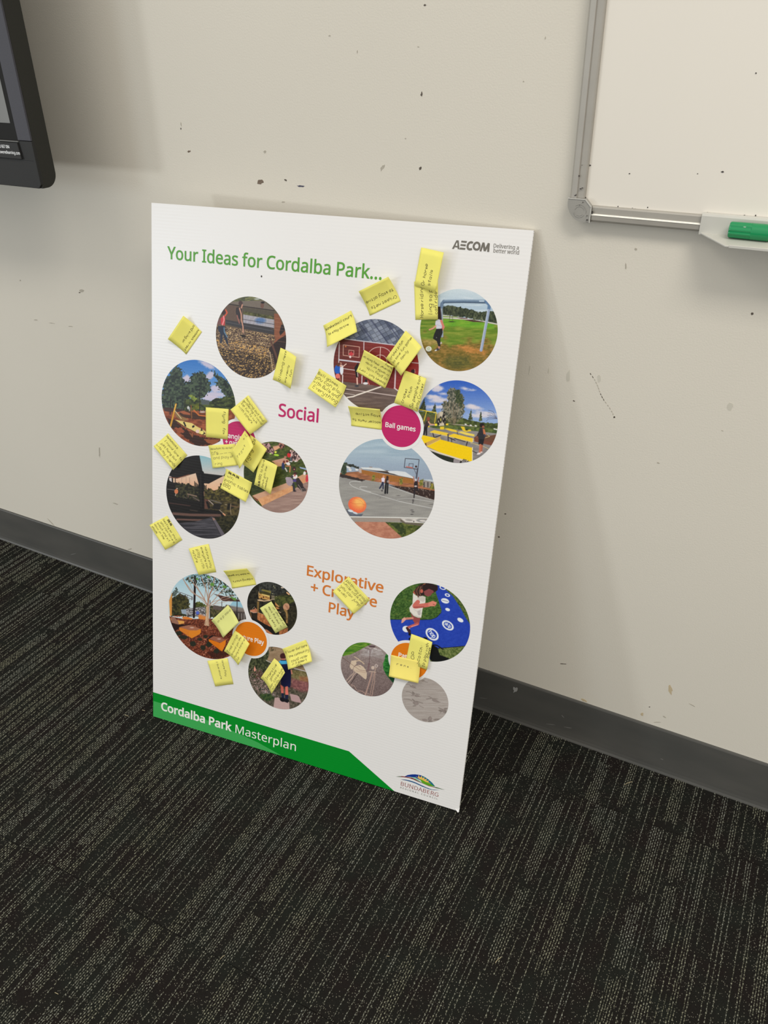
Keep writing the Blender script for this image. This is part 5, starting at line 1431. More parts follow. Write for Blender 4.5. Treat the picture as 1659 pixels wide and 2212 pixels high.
def pic_court(p):
    p.view(725, 935, 7.373)
    p.grad(80, (168, 192, 208), 700, (150, 164, 182))
    p.tex(np.clip((520 - p.y) / 200, 0, 1) * .5, .002, .02, (150, 172, 186), (190, 206, 212), 3)
    g = p.m([(0, 690), (400, 735), (700, 790), (1240, 970), (1700, 1080), (1700, 1900), (0, 1900)])
    p.tex(g, .004, .03, (142, 140, 136), (160, 158, 152), 4, 1.4)
    p.poly([(330, 430), (400, 560), (330, 640), (60, 640)], (150, 164, 182)) if False else None
    p.poly([(60, 640), (380, 615), (820, 690), (1240, 760), (1620, 860), (1620, 960), (1100, 880), (830, 810), (400, 735), (60, 690)], (158, 108, 76))
    p.tex(p.m([(60, 640), (380, 615), (820, 690), (1240, 760), (1620, 860), (1620, 960), (1100, 880), (830, 810), (400, 735), (60, 690)]), .01, .03, (140, 92, 64), (190, 126, 88), 5)
    p.poly([(370, 570), (420, 565), (425, 645), (370, 630)], (190, 172, 164))
    a = p.m([(412, 585), (830, 660), (1240, 730), (1240, 810), (820, 765), (415, 645)])
    p.put(a, (166, 110, 54))
    p.put(a * np.clip(np.sin(p.x / 26 * 2 * PI) * 2 - 1, 0, 1) * .5, (116, 70, 36))
    p.poly([(400, 560), (440, 575), (830, 650), (1240, 735), (1235, 700), (830, 600)], (70, 56, 48))
    p.poly([(392, 548), (560, 552), (700, 562), (820, 612), (640, 600), (430, 575)], (218, 222, 222))
    p.poly([(820, 608), (980, 606), (1110, 622), (1240, 706), (1238, 728), (1000, 680), (930, 655), (860, 640)], (218, 222, 224))
    p.line([(540, 545), (580, 548)], 12, (150, 130, 116))
    p.ell(130, 590, 46, 80, (52, 64, 50))
    p.tex(p.m([(100, 460), (180, 480), (170, 640), (90, 660)], rag=20), .03, .03, (40, 50, 40), (78, 92, 70), 6)
    p.tex(p.m([(180, 490), (260, 495), (380, 545), (370, 575), (200, 530)], rag=14), .04, .04, (36, 38, 36), (70, 72, 62), 7)
    for P_ in ([(165, 520), (240, 548), (235, 575), (180, 556)], [(205, 570), (255, 580), (250, 612), (210, 600)], [(310, 568), (360, 575), (355, 605), (320, 600)]):
        p.poly(P_, (220, 220, 218))
    p.poly([(60, 655), (230, 690), (470, 752), (420, 770), (60, 700)], (58, 48, 46), rag=8)
    p.poly([(840, 830), (1000, 850), (1240, 872), (1600, 925), (1600, 1085), (1240, 970)], (56, 42, 38))
    p.specks(p.m([(840, 830), (1240, 872), (1600, 925), (1600, 1085), (1240, 970)]), .05, .05, .66, (120, 104, 96), 8)
    p.poly([(1390, 750), (1600, 790), (1600, 900), (1390, 860)], (150, 142, 134))
    p.poly([(1380, 745), (1500, 742), (1600, 765), (1600, 790)], (196, 206, 210))
    for x in (1410, 1470, 1530):
        p.line([(x, 790), (x, 860)], 18, (70, 62, 60))
    p.line([(860, 800), (1240, 850), (1600, 920)], 14, (206, 130, 90), a=.5)
    for cx, cy in ((600, 715), (1040, 770), (1365, 790), (1540, 850)):
        p.tex(p.m([(cx - 30, cy + 50), (cx - 26, cy - 40), (cx + 30, cy - 50), (cx + 26, cy + 50)], rag=18), .05, .05, (90, 96, 46), (166, 150, 66), 9)
    p.line([(1000, 780), (1000, 850)], 6, (110, 84, 60))
    L = (204, 204, 202)
    p.line(catmull([(400, 780), (300, 772), (228, 788), (240, 830), (330, 880), (480, 930), (700, 995), (1000, 1085), (1290, 1150), (1600, 1212)], 4), 8, L)
    p.line(catmull([(500, 862), (410, 855), (386, 872), (420, 900), (560, 940)], 4), 7, L)
    p.line([(700, 795), (1000, 900), (1240, 985), (1600, 1080)], 8, L, a=.8)
    p.line([(980, 1060), (1100, 1045), (1240, 1050)], 6, L, a=.6)
    p.line([(1240, 1050), (1600, 1110)], 7, L, a=.8)
    p.line([(235, 1338), (800, 1345), (1520, 1360)], 13, (236, 236, 230))
    p.poly([(250, 1348), (1500, 1366), (1440, 1440), (1030, 1412), (310, 1420)], (158, 148, 138))
    for c in ((1235, 1080, 16, 24), (1230, 1115, 12, 12), (1215, 1230, 24, 8), (1230, 1258, 26, 10), (1215, 1298, 24, 9), (1000, 1000, 30, 6), (1540, 1140, 50, 5), (740, 990, 40, 4), (740, 920, 16, 16), (710, 1035, 8, 4)):
        p.ell(*c, (74, 70, 72), a=.7)
    p.tex(p.m([(310, 1416), (800, 1420), (1090, 1690), (310, 1760)]), .02, .03, (176, 116, 94), (196, 138, 112), 10)
    p.tex(p.m([(790, 1422), (1100, 1430), (1450, 1440), (1350, 1560), (1075, 1680)]), .03, .03, (52, 66, 30), (112, 118, 58), 11)
    p.poly([(850, 1430), (1000, 1440), (1100, 1560), (1060, 1620)], (44, 58, 34), a=.7, rag=20)
    p.poly([(1030, 1372), (1110, 1425), (1430, 1452), (1400, 1490), (1110, 1450), (1032, 1410)], (104, 96, 84))
    p.poly([(1035, 1362), (1300, 1366), (1470, 1395), (1440, 1445), (1112, 1422)], (214, 208, 202))
    p.ell(1170, 1388, 60, 15, (160, 156, 150), 5)
    p.ell(1390, 1402, 80, 22, (150, 150, 148), 6, w=14)
    p.ell(1245, 1412, 8, 12, (60, 56, 54))
    p.line([(1110, 408), (1330, 425), (1310, 578), (1094, 552), (1110, 408)], 9, (52, 50, 60))
    p.line([(1170, 490), (1237, 492), (1230, 552), (1166, 545), (1170, 490)], 7, (60, 58, 68))
    p.line([(1128, 540), (1195, 550), (1225, 560)], 15, (206, 112, 96))
    p.ell(1282, 537, 17, 17, (64, 44, 44))
    p.line([(1308, 570), (1280, 765)], 22, (76, 76, 88))
    p.line([(1255, 585), (1290, 670)], 9, (84, 84, 94))
    p.line([(1240, 575), (1310, 580)], 9, (84, 84, 94))
    p.ell(765, 695, 17, 18, (214, 146, 112))
    p.poly([(728, 722), (758, 710), (786, 722), (776, 790), (736, 786)], (226, 216, 232))
    p.line([(748, 790), (732, 835), (703, 882)], 22, (44, 50, 76))
    p.line([(758, 790), (756, 890)], 20, (44, 50, 76))
    p.ell(825, 710, 20, 26, (64, 42, 36))
    p.poly([(796, 730), (840, 725), (856, 770), (840, 815), (790, 815)], (58, 44, 42))
    p.ell(838, 775, 22, 20, (196, 186, 180), a=.7)
    p.line([(850, 745), (852, 800)], 12, (196, 130, 106))
    p.line([(802, 810), (795, 900), (790, 960)], 28, (28, 28, 32))
    p.line([(832, 810), (824, 960)], 24, (28, 28, 32))
    p.poly([(1250, 765), (1312, 765), (1308, 860), (1330, 940), (1300, 930), (1275, 890), (1255, 1040), (1240, 1040), (1248, 880)], (44, 38, 42))
    p.ell(1278, 750, 12, 22, (216, 210, 214))
    p.ell(1275, 850, 22, 12, (206, 196, 196))
    p.line([(1255, 780), (1240, 700)], 15, (190, 130, 110))
    p.line([(1308, 780), (1320, 712)], 15, (150, 80, 70))
    p.poly([(165, 1215), (240, 1222), (330, 1300), (440, 1290), (410, 1330), (230, 1322), (190, 1270)], (92, 98, 112))
    p.ell(345, 1148, 146, 126, (236, 108, 72), 20)
    for q, c in ((0.9, (240, 124, 78)), (0.72, (244, 150, 84)), (0.5, (250, 186, 104))):
        p.put(np.clip(0.5 - p.em(360 + 40 * (1 - q), 1140 - 70 * (1 - q), 146 * q, 120 * q, 20) / 34, 0, 1) * p.m([(345 + 146 * math.cos(t) * .94 - 126 * math.sin(t) * .34, 1148 + 146 * math.cos(t) * .34 + 126 * math.sin(t) * .94) for t in np.arange(0, 6.28, .26)]), c)
    p.line(catmull([(232, 1105), (300, 1130), (400, 1130), (480, 1150)], 4), 5, (206, 96, 56), a=.7)
    p.line(catmull([(300, 1040), (400, 1080), (450, 1160), (430, 1230)], 4), 5, (206, 120, 60), a=.7)
    p.ell(240, 1243, 46, 20, (216, 222, 228), 15)
    p.ell(310, 1275, 42, 16, (206, 212, 220), 20)
    p.ell(250, 1285, 50, 14, (110, 116, 128), 20)


def pic_garden(p):
    p.view(355, 1230, 9.217)
    p.grad(80, (158, 200, 216), 700, (206, 222, 226))
    p.tex(p.m([(150, 560), (300, 480), (420, 520), (500, 620), (500, 940), (140, 940)], rag=26), .03, .03, (36, 38, 26), (86, 82, 46), 3)
    p.tex(p.m([(170, 460), (250, 360), (285, 450), (230, 540), (160, 520)], rag=30, rs=.05), .05, .05, (66, 78, 74), (110, 124, 120), 4)
    p.tex(p.m([(600, 660), (700, 640), (850, 720), (850, 900), (600, 850)], rag=20), .04, .04, (48, 56, 28), (112, 118, 60), 5)
    p.tex(p.m([(920, 720), (1200, 740), (1200, 960), (900, 960)], rag=20), .04, .04, (44, 46, 30), (100, 92, 60), 6)
    p.poly([(330, 800), (480, 790), (560, 830), (520, 920), (350, 880)], (152, 166, 180))
    p.tex(p.m([(440, 780), (820, 740), (830, 930), (440, 950)], rag=16), .04, .05, (70, 66, 66), (186, 184, 186), 7)
    p.ell(662, 865, 32, 36, (86, 104, 196))
    for P_ in ([(280, 470), (330, 460), (560, 550), (560, 600)], [(300, 500), (540, 590)], [(320, 460), (320, 520)], [(460, 510), (460, 590)], [(545, 545), (545, 610)]):
        p.line(P_, 9, (86, 72, 74))
    p.poly([(1230, 700), (1640, 770), (1640, 1060), (1150, 1000), (1150, 820)], (116, 106, 98))
    p.poly([(1380, 620), (1600, 640), (1620, 780), (1300, 720)], (150, 194, 212))
    p.poly([(980, 710), (1140, 740), (1150, 820), (960, 790)], (96, 84, 78))
    p.line([(980, 700), (1120, 720)], 8, (200, 186, 180))
    for y in (770, 800, 830):
        p.line([(1330, y - 60), (1620, y)], 6, (178, 170, 164))
    p.poly([(1380, 830), (1640, 860), (1640, 1080), (1400, 1020)], (74, 66, 62))
    for x in (1480, 1540, 1590):
        p.line([(x, 880), (x, 1020)], 18, (180, 176, 170), a=.6)
    g = p.m([(80, 930), (400, 990), (900, 980), (1600, 1020), (1600, 1900), (80, 1900)])
    p.tex(g, .05, .05, (78, 36, 26), (136, 72, 50), 8, 2.0)
    p.specks(g, .06, .06, .72, (196, 128, 100), 9)
    p.poly([(100, 1050), (300, 1100), (520, 1090), (420, 1140), (300, 1160), (220, 1230), (150, 1200)], (44, 28, 26), rag=10)
    p.poly([(1360, 1200), (1420, 1000), (1640, 1000), (1640, 1300), (1320, 1420)], (66, 34, 30), a=.7)
    p.poly([(850, 1390), (940, 1310), (1060, 1330), (930, 1380), (880, 1480)], (34, 24, 24))
    p.poly([(840, 1640), (1100, 1620), (1250, 1560), (1300, 1700), (1000, 1800)], (52, 28, 24), a=.7, rag=20)
    p.poly([(95, 620), (155, 455), (152, 915), (112, 930)], (214, 150, 74))
    p.line([(158, 470), (152, 920)], 8, (96, 64, 40))
    for cx, cy, rx, ry in ((570, 1480, 62, 52), (890, 1490, 62, 55), (770, 1560, 52, 52), (1040, 1625, 54, 46), (285, 1270, 64, 44), (715, 1390, 46, 32), (380, 1350, 90, 40), (820, 1335, 50, 36)):
        p.put(np.clip(.5 - (p.em(cx, cy, rx, ry) + 26 * (p.n(.06, .06, 12) - .5)) / 14, 0, 1), (42, 44, 34))
    # stones
    p.poly([(298, 1150), (500, 1200), (725, 1185), (728, 1250), (700, 1290), (545, 1372), (480, 1330), (300, 1210)], (212, 124, 44))
    p.poly([(500, 1205), (725, 1188), (725, 1255), (700, 1290), (545, 1372), (490, 1320)], (220, 132, 40))
    p.poly([(305, 1145), (480, 1108), (560, 1120), (728, 1185), (640, 1215), (500, 1212)], (162, 106, 82))
    p.ell(550, 1160, 40, 12, (206, 170, 156))
    p.poly([(880, 1385), (1110, 1465), (1226, 1400), (1215, 1500), (1150, 1632), (1100, 1600), (885, 1430)], (218, 116, 22))
    p.poly([(1110, 1465), (1226, 1400), (1215, 1500), (1150, 1632), (1100, 1560)], (226, 126, 30))
    p.poly([(890, 1380), (980, 1328), (1120, 1350), (1220, 1395), (1130, 1455), (1080, 1450)], (150, 94, 74))
    p.ell(1090, 1385, 36, 11, (200, 160, 146))
    p.poly([(120, 970), (260, 1010), (400, 1030), (394, 1075), (300, 1092), (140, 1020)], (222, 160, 82))
    p.poly([(130, 940), (200, 950), (280, 1040), (290, 1100), (150, 1060)], (150, 108, 90))
    p.poly([(350, 945), (420, 935), (565, 975), (550, 1000), (380, 992)], (216, 126, 56))
    p.poly([(680, 905), (740, 895), (830, 940), (815, 1005), (682, 985)], (214, 132, 62))
    p.poly([(690, 900), (740, 892), (830, 935), (780, 940)], (190, 140, 110))
    p.line([(200, 930), (330, 930)], 16, (176, 84, 56))
    # post, canopy, branches
    p.line([(612, 140), (604, 500), (588, 950)], 42, (36, 28, 30))
    p.poly([(975, 485), (1140, 520), (1400, 585), (1510, 610), (1510, 640), (1160, 630), (1080, 540)], (78, 52, 46))
    p.line([(1450, 610), (1445, 950)], 16, (44, 40, 46))
    p.line([(1145, 640), (1145, 760)], 12, (60, 54, 56))
    p.line([(910, 620), (910, 980)], 14, (52, 44, 42))
    lf = p.m([(480, 120), (900, 80), (1200, 220), (1480, 470), (1500, 600), (1320, 560), (1050, 430), (760, 340), (560, 300), (420, 200)], 4)
    p.specks(lf, .045, .045, .52, (48, 56, 52), 14, .1)
    p.specks(lf, .05, .05, .64, (66, 80, 50), 15, .06)
    B = (176, 142, 122)
    for P_, wd in (([(865, 740), (800, 600), (690, 420), (520, 200)], 26), ([(860, 700), (760, 580), (600, 490), (500, 400), (370, 180)], 20), ([(870, 720), (850, 480), (740, 150)], 22), ([(870, 700), (900, 500), (960, 380), (1000, 160)], 26),
                   ([(880, 720), (960, 640), (1100, 480), (1230, 340)], 16), ([(890, 730), (1000, 680), (1160, 560), (1380, 520)], 16), ([(880, 740), (980, 640), (1200, 600), (1330, 560)], 12), ([(840, 700), (700, 560), (560, 440), (420, 260)], 12),
                   ([(860, 620), (880, 400), (860, 180)], 14), ([(900, 560), (1060, 380), (1110, 240)], 12), ([(800, 600), (820, 400), (820, 260)], 12), ([(700, 440), (640, 300), (560, 140)], 10), ([(960, 400), (900, 260), (930, 120)], 12), ([(1000, 680), (1150, 660), (1300, 620)], 8), ([(600, 480), (520, 300), (470, 140)], 9), ([(1040, 520), (1240, 420), (1330, 420)], 8)):
        p.line(catmull(P_, 4), wd * .8, B)
    p.line(catmull([(870, 700), (900, 520), (960, 390)], 4), 14, (150, 96, 66))
    p.specks(lf, .055, .055, .66, (44, 52, 46), 24, .05)
    for cx, cy, rx, ry in ((955, 300, 40, 36), (1200, 345, 46, 24), (1395, 590, 44, 24), (885, 155, 34, 22), (655, 190, 24, 22), (1340, 560, 24, 16)):
        p.ell(cx, cy, rx, ry, (98, 146, 66), 20)
    p.poly([(830, 735), (895, 740), (885, 950), (895, 1130), (850, 1120), (795, 1108), (820, 1000), (835, 850)], (206, 172, 140))
    p.poly([(865, 750), (895, 745), (885, 950), (895, 1130), (860, 1100)], (176, 138, 110), a=.7)
    p.line([(828, 1040), (822, 1100)], 8, (140, 96, 76))


def pic_logs(p):
    p.view(525, 1250, 13.27)
    one = np.ones(len(p.x))
    p.tex(one, .02, .02, (28, 26, 22), (56, 54, 44), 3)
    p.tex(p.m([(440, 100), (1100, 100), (1300, 350), (1000, 480), (440, 400)], 4), .03, .02, (34, 34, 32), (74, 76, 70), 4)
    p.tex(p.m([(900, 520), (1100, 480), (1420, 480), (1480, 640), (1400, 700), (1000, 820), (920, 700)], 4), .02, .03, (48, 54, 30), (92, 96, 50), 5)
    p.tex(p.m([(980, 860), (1560, 760), (1560, 1300), (1300, 1500), (1280, 1300)], 4), .02, .03, (34, 32, 24), (64, 60, 44), 6)
    p.line([(1100, 255), (1155, 262)], 26, (240, 220, 200))
    p.line([(1260, 400), (1320, 450)], 40, (226, 176, 130))
    for x, y in ((880, 215), (915, 265), (850, 430), (950, 515)):
        p.ell(x, y, 14, 12, (170, 166, 120))
    p.line([(440, 150), (440, 900)], 20, (24, 22, 20))
    p.poly([(440, 400), (540, 430), (770, 490), (770, 615), (450, 570)], (196, 150, 84))
    p.poly([(530, 300), (800, 350), (800, 420), (640, 370), (530, 340)], (128, 118, 60))
    p.poly([(470, 370), (640, 380), (800, 430), (790, 490), (560, 440), (480, 430)], (66, 62, 34))
    p.poly([(540, 432), (775, 490), (770, 530), (545, 465)], (222, 194, 118))
    for x, y, w_, h_ in ((480, 480, 30, 20), (530, 560, 44, 34), (590, 530, 26, 60), (720, 555, 24, 26), (680, 530, 16, 30), (650, 520, 16, 28)):
        p.poly([(x - w_ / 2, y - h_ / 2), (x + w_ / 2, y - h_ / 2 + 4), (x + w_ / 2, y + h_ / 2), (x - w_ / 2, y + h_ / 2)], (66, 34, 28))
    p.poly([(770, 480), (810, 500), (810, 590), (765, 600)], (40, 32, 26))
    for y in (500, 550, 590):
        p.line([(820, y), (900, y + 6)], 16, (214, 196, 160))
    p.line([(455, 370), (455, 520)], 14, (196, 166, 120))
    p.poly([(410, 600), (480, 590), (600, 625), (760, 600), (850, 600), (760, 640), (600, 655), (430, 635)], (206, 176, 140))
    p.line([(420, 560), (600, 600)], 12, (52, 44, 34))
    p.poly([(405, 650), (470, 660), (455, 930), (450, 965), (405, 940)], (134, 106, 60))
    p.line([(460, 660), (450, 940)], 8, (80, 62, 38))
    p.tex(p.m([(415, 965), (590, 1030), (640, 1090), (820, 1400), (640, 1310), (410, 1170)]), .03, .02, (150, 88, 52), (206, 134, 84), 8)
    p.line([(415, 960), (600, 1035)], 10, (226, 180, 130))
    p.poly([(200, 900), (330, 870), (400, 970), (300, 985), (205, 940)], (196, 128, 96))
    p.poly([(330, 820), (410, 880), (410, 960), (350, 950)], (176, 116, 86))
    p.line([(270, 870), (330, 800)], 8, (196, 190, 170))
    p.poly([(205, 950), (300, 990), (405, 980), (405, 1180), (250, 1190)], (44, 37, 30))
    p.poly([(200, 940), (225, 960), (250, 1150), (225, 1100)], (140, 106, 70))
    p.line([(205, 935), (300, 975), (400, 972)], 12, (206, 180, 160))
    p.poly([(915, 670), (1050, 800), (1010, 810), (930, 760)], (196, 140, 84))
    p.poly([(930, 790), (1050, 855), (950, 890)], (206, 140, 84))
    p.poly([(1000, 920), (1095, 970), (1080, 985), (1020, 960)], (190, 160, 140))
    p.ell(1240, 805, 92, 105, (196, 146, 114), 10)
    for k in range(5):
        p.line([(1190 + 20 * k, 740 + 10 * k), (1280 + 14 * k, 880)], 8, (140, 92, 70), a=.6)
    p.poly([(1180, 870), (1250, 900), (1280, 1270), (1235, 1280), (1240, 1000), (1170, 900)], (150, 120, 72))
    p.tex(p.m([(1225, 920), (1285, 920), (1290, 1280), (1235, 1280)]), .04, .02, (92, 70, 40), (170, 136, 84), 9)
    p.poly([(200, 1100), (420, 1185), (640, 1310), (830, 1400), (1020, 1500), (1030, 1640), (860, 1610), (560, 1390), (330, 1220)], (32, 28, 25))
    p.poly([(630, 1440), (700, 1470), (870, 1600), (760, 1590), (660, 1530)], (184, 116, 78))
    p.tex(p.m([(1030, 1500), (1150, 1440), (1280, 1410), (1275, 1560), (1040, 1620)]), .03, .03, (140, 84, 50), (190, 124, 76), 10)
    p.line([(1285, 1420), (1272, 1550)], 14, (150, 104, 70))


def pic_boy(p):
    p.view(525, 1380, 10.37)
    one = np.ones(len(p.x))
    p.tex(one, .03, .03, (58, 58, 46), (116, 104, 92), 3)
    p.tex(p.m([(100, 420), (560, 180), (600, 480), (520, 700), (350, 900), (100, 800)], rag=20), .04, .03, (38, 44, 30), (92, 96, 66), 4)
    p.tex(p.m([(560, 160), (900, 180), (1400, 640), (1420, 740), (1080, 660), (700, 520), (540, 480), (590, 330)]), .01, .03, (142, 118, 92), (160, 136, 108), 5)
    p.specks(p.m([(560, 160), (740, 180), (720, 260), (580, 280)], 3), .06, .04, .56, (70, 66, 44), 6)
    p.tex(p.m([(1070, 690), (1400, 730), (1500, 1000), (1480, 1150), (1060, 980)]), .03, .03, (104, 96, 58), (142, 130, 92), 7)
    p.tex(p.m([(1080, 880), (1480, 960), (1480, 1180), (1300, 1180), (1060, 1080)], 6, rag=30), .03, .03, (116, 72, 74), (156, 104, 100), 8)
    p.tex(p.m([(1260, 840), (1480, 860), (1480, 960), (1280, 920)], 6, rag=20), .03, .03, (140, 96, 66), (176, 124, 84), 12)
    p.specks(p.m([(120, 640), (420, 680), (640, 1180), (760, 1280), (440, 1240), (200, 1100)], 3), .06, .06, .6, (172, 142, 138), 9)
    p.specks(p.m([(200, 700), (480, 700), (560, 900), (300, 900)], 3), .05, .05, .5, (96, 66, 60), 10)
    p.specks(p.m([(320, 1050), (720, 1200), (800, 1300), (500, 1300)], 3), .07, .07, .62, (178, 168, 170), 13)
    p.tex(p.m([(380, 1230), (640, 1230), (700, 1340), (560, 1400), (400, 1330)], 4, rag=20), .03, .04, (40, 62, 38), (76, 92, 52), 11)
    p.line([(520, 482), (650, 540), (720, 560)], 14, (212, 202, 194))
    p.line([(1150, 662), (1420, 730)], 18, (216, 208, 206))
    p.poly([(238, 700), (260, 600), (292, 690), (265, 735)], (226, 156, 136))
    p.poly([(710, 1318), (780, 1312), (1035, 1420), (1048, 1600), (680, 1560)], (192, 162, 158))
    p.poly([(1045, 1225), (1220, 1265), (1262, 1300), (1310, 1440), (1160, 1410), (1080, 1380)], (186, 154, 154))
    p.line([(1040, 1420), (1050, 1590)], 12, (110, 92, 88))
    p.poly([(820, 1330), (900, 1290), (1000, 1400), (1010, 1440), (900, 1400)], (48, 40, 44))
    p.ell(895, 385, 66, 66, (66, 34, 36))
    p.ell(900, 460, 48, 18, (196, 116, 100))
    p.poly([(850, 560), (1000, 545), (1050, 640), (1082, 700), (1070, 1000), (1052, 1100), (975, 1055), (935, 1090), (850, 1020), (840, 800)], (28, 30, 68))
    p.poly([(850, 560), (930, 560), (940, 800), (880, 900), (840, 780)], (36, 38, 78))
    p.poly([(790, 520), (850, 472), (970, 478), (1000, 560), (850, 570)], (74, 172, 220))
    p.line([(850, 480), (960, 480)], 18, (30, 34, 50))
    p.line([(1080, 700), (1095, 780)], 30, (222, 150, 124))
    p.poly([(835, 1020), (905, 1075), (910, 1218), (855, 1218)], (228, 122, 108))
    p.poly([(945, 1075), (1000, 1060), (1018, 1256), (948, 1250)], (228, 122, 108))
    p.poly([(858, 1215), (912, 1218), (925, 1340), (868, 1335)], (32, 38, 64))
    p.poly([(945, 1252), (1018, 1256), (1002, 1380), (935, 1370)], (32, 38, 64))
    p.ell(885, 1362, 62, 46, (26, 26, 32), 25)
    p.ell(985, 1385, 46, 38, (26, 26, 32), 15)


def pic_hop(p):
    p.view(835, 1250, 8.73)
    one = np.ones(len(p.x))
    p.tex(one, .03, .03, (34, 62, 168), (44, 74, 182), 2, 1.2)
    gr = p.m([(40, 60), (960, 60), (930, 260), (990, 440), (1038, 590), (1030, 640), (950, 725), (850, 765), (650, 775), (40, 768)])
    p.tex(gr, .04, .05, (44, 74, 30), (84, 116, 54), 3, 1.8)
    p.specks(gr, .02, .03, .66, (104, 120, 52), 4, .3)
    p.line([(60, 768), (650, 775), (850, 768), (950, 725), (1030, 640)], 10, (28, 38, 52))
    p.tex(p.m([(1100, 190), (1180, 190), (1400, 330), (1640, 700), (1600, 900), (1490, 730), (1400, 560), (1250, 330)]), .04, .05, (52, 78, 34), (104, 116, 58), 5)
    p.tex(p.m([(820, 1330), (1050, 1310), (1300, 1290), (1560, 1260), (1500, 1600), (820, 1600)]), .05, .05, (70, 88, 40), (128, 138, 82), 6)
    p.line([(900, 1320), (1050, 1306), (1300, 1288), (1500, 1266)], 11, (30, 32, 44))
    K = (20, 22, 22)
    p.poly([(840, 1240), (870, 1250), (960, 1300), (985, 1380), (1010, 1440), (1100, 1470), (1190, 1510), (1130, 1570), (860, 1560), (820, 1520)], K)
    p.poly([(690, 1100), (760, 1110), (790, 1180), (760, 1190)], K)
    p.line(catmull([(860, 1255), (940, 1255), (1000, 1290), (1060, 1330)], 4), 22, K)
    W = (232, 236, 240)
    p.ell(1060, 170, 52, 30, W, 20, w=14)
    p.ell(1148, 310, 38, 22, W, 18, w=16)
    p.ell(1105, 418, 78, 46, W, 18)
    p.line([(1055, 405), (1155, 432)], 16, (160, 164, 176))
    p.ell(1152, 582, 46, 28, W, 20)
    p.ell(1392, 780, 62, 36, W, 30)
    p.ell(1157, 880, 105, 66, W, 36, w=24)
    p.ell(860, 1048, 122, 84, W, 42, w=26)
    pen(p, 'hop', (794, 1006), (888, 1122), 46, 14, W)
    pen(p, 'skip', (1095, 859), (1195, 933), 38, 11, W)
    p.ell(372, 950, 72, 60, W, 15)
    p.poly([(400, 920), (450, 960), (460, 1010), (430, 1030)], (40, 30, 40))
    p.ell(438, 1045, 26, 28, K)
    p.poly([(420, 1120), (450, 1110), (440, 1170), (420, 1150)], K)
    # the running girl
    p.poly([(500, 250), (540, 200), (560, 300), (510, 290)], (186, 96, 70))
    p.poly([(500, 270), (560, 320), (640, 310), (735, 345), (735, 440), (680, 570), (655, 735), (600, 740), (510, 700), (440, 620), (430, 550), (490, 470)], (226, 222, 212))
    p.poly([(440, 600), (520, 690), (650, 720), (650, 735), (600, 740), (500, 700)], (190, 186, 178), a=.6)
    p.poly([(580, 600), (650, 590), (640, 690), (590, 680)], (150, 140, 146), a=.5, rag=14)
    p.line([(520, 580), (620, 640)], 14, (196, 190, 182), a=.7)
    p.poly([(640, 310), (735, 345), (735, 400), (690, 440), (590, 390), (580, 360)], (206, 198, 188))
    p.poly([(455, 640), (500, 700), (560, 735), (638, 740), (610, 880), (545, 870), (490, 770)], (150, 74, 74))
    p.line([(490, 745), (350, 755)], 42, (206, 134, 116))
    p.poly([(340, 725), (290, 760), (278, 840), (310, 830), (370, 770)], (224, 162, 148))
    p.line([(590, 850), (480, 890), (400, 925)], 48, (190, 96, 90))
    p.line([(585, 870), (470, 905)], 16, (236, 150, 140))
    p.line([(385, 930), (430, 1010)], 40, (62, 34, 38))
    p.poly([(560, 170), (650, 100), (800, 70), (970, 140), (965, 215), (880, 270), (760, 300), (640, 330), (570, 320), (520, 240)], (46, 32, 32))
    for P_, wd, c in (([(610, 150), (570, 230), (600, 340)], 26, (104, 70, 56)), ([(650, 150), (620, 240), (640, 310)], 22, (120, 84, 66)), ([(560, 190), (540, 270)], 20, (84, 54, 46)), ([(680, 120), (660, 230)], 16, (84, 58, 50))):
        p.line(catmull(P_, 4), wd, c)
    p.ell(662, 235, 28, 36, (196, 100, 84))
    p.poly([(700, 240), (800, 190), (880, 225), (895, 260), (850, 285), (845, 310), (780, 340), (720, 310)], (136, 72, 72))
    p.line([(695, 110), (730, 96)], 10, (200, 120, 80))
    p.line(catmull([(590, 440), (530, 520), (660, 510), (800, 490)], 5), 80, (206, 112, 98))
    p.line([(520, 540), (700, 535)], 26, (150, 70, 66), a=.7)
    p.poly([(790, 450), (870, 418), (945, 445), (940, 480), (915, 520), (860, 520), (790, 520)], (220, 136, 116))
    p.line([(880, 480), (915, 500)], 12, (150, 76, 70))


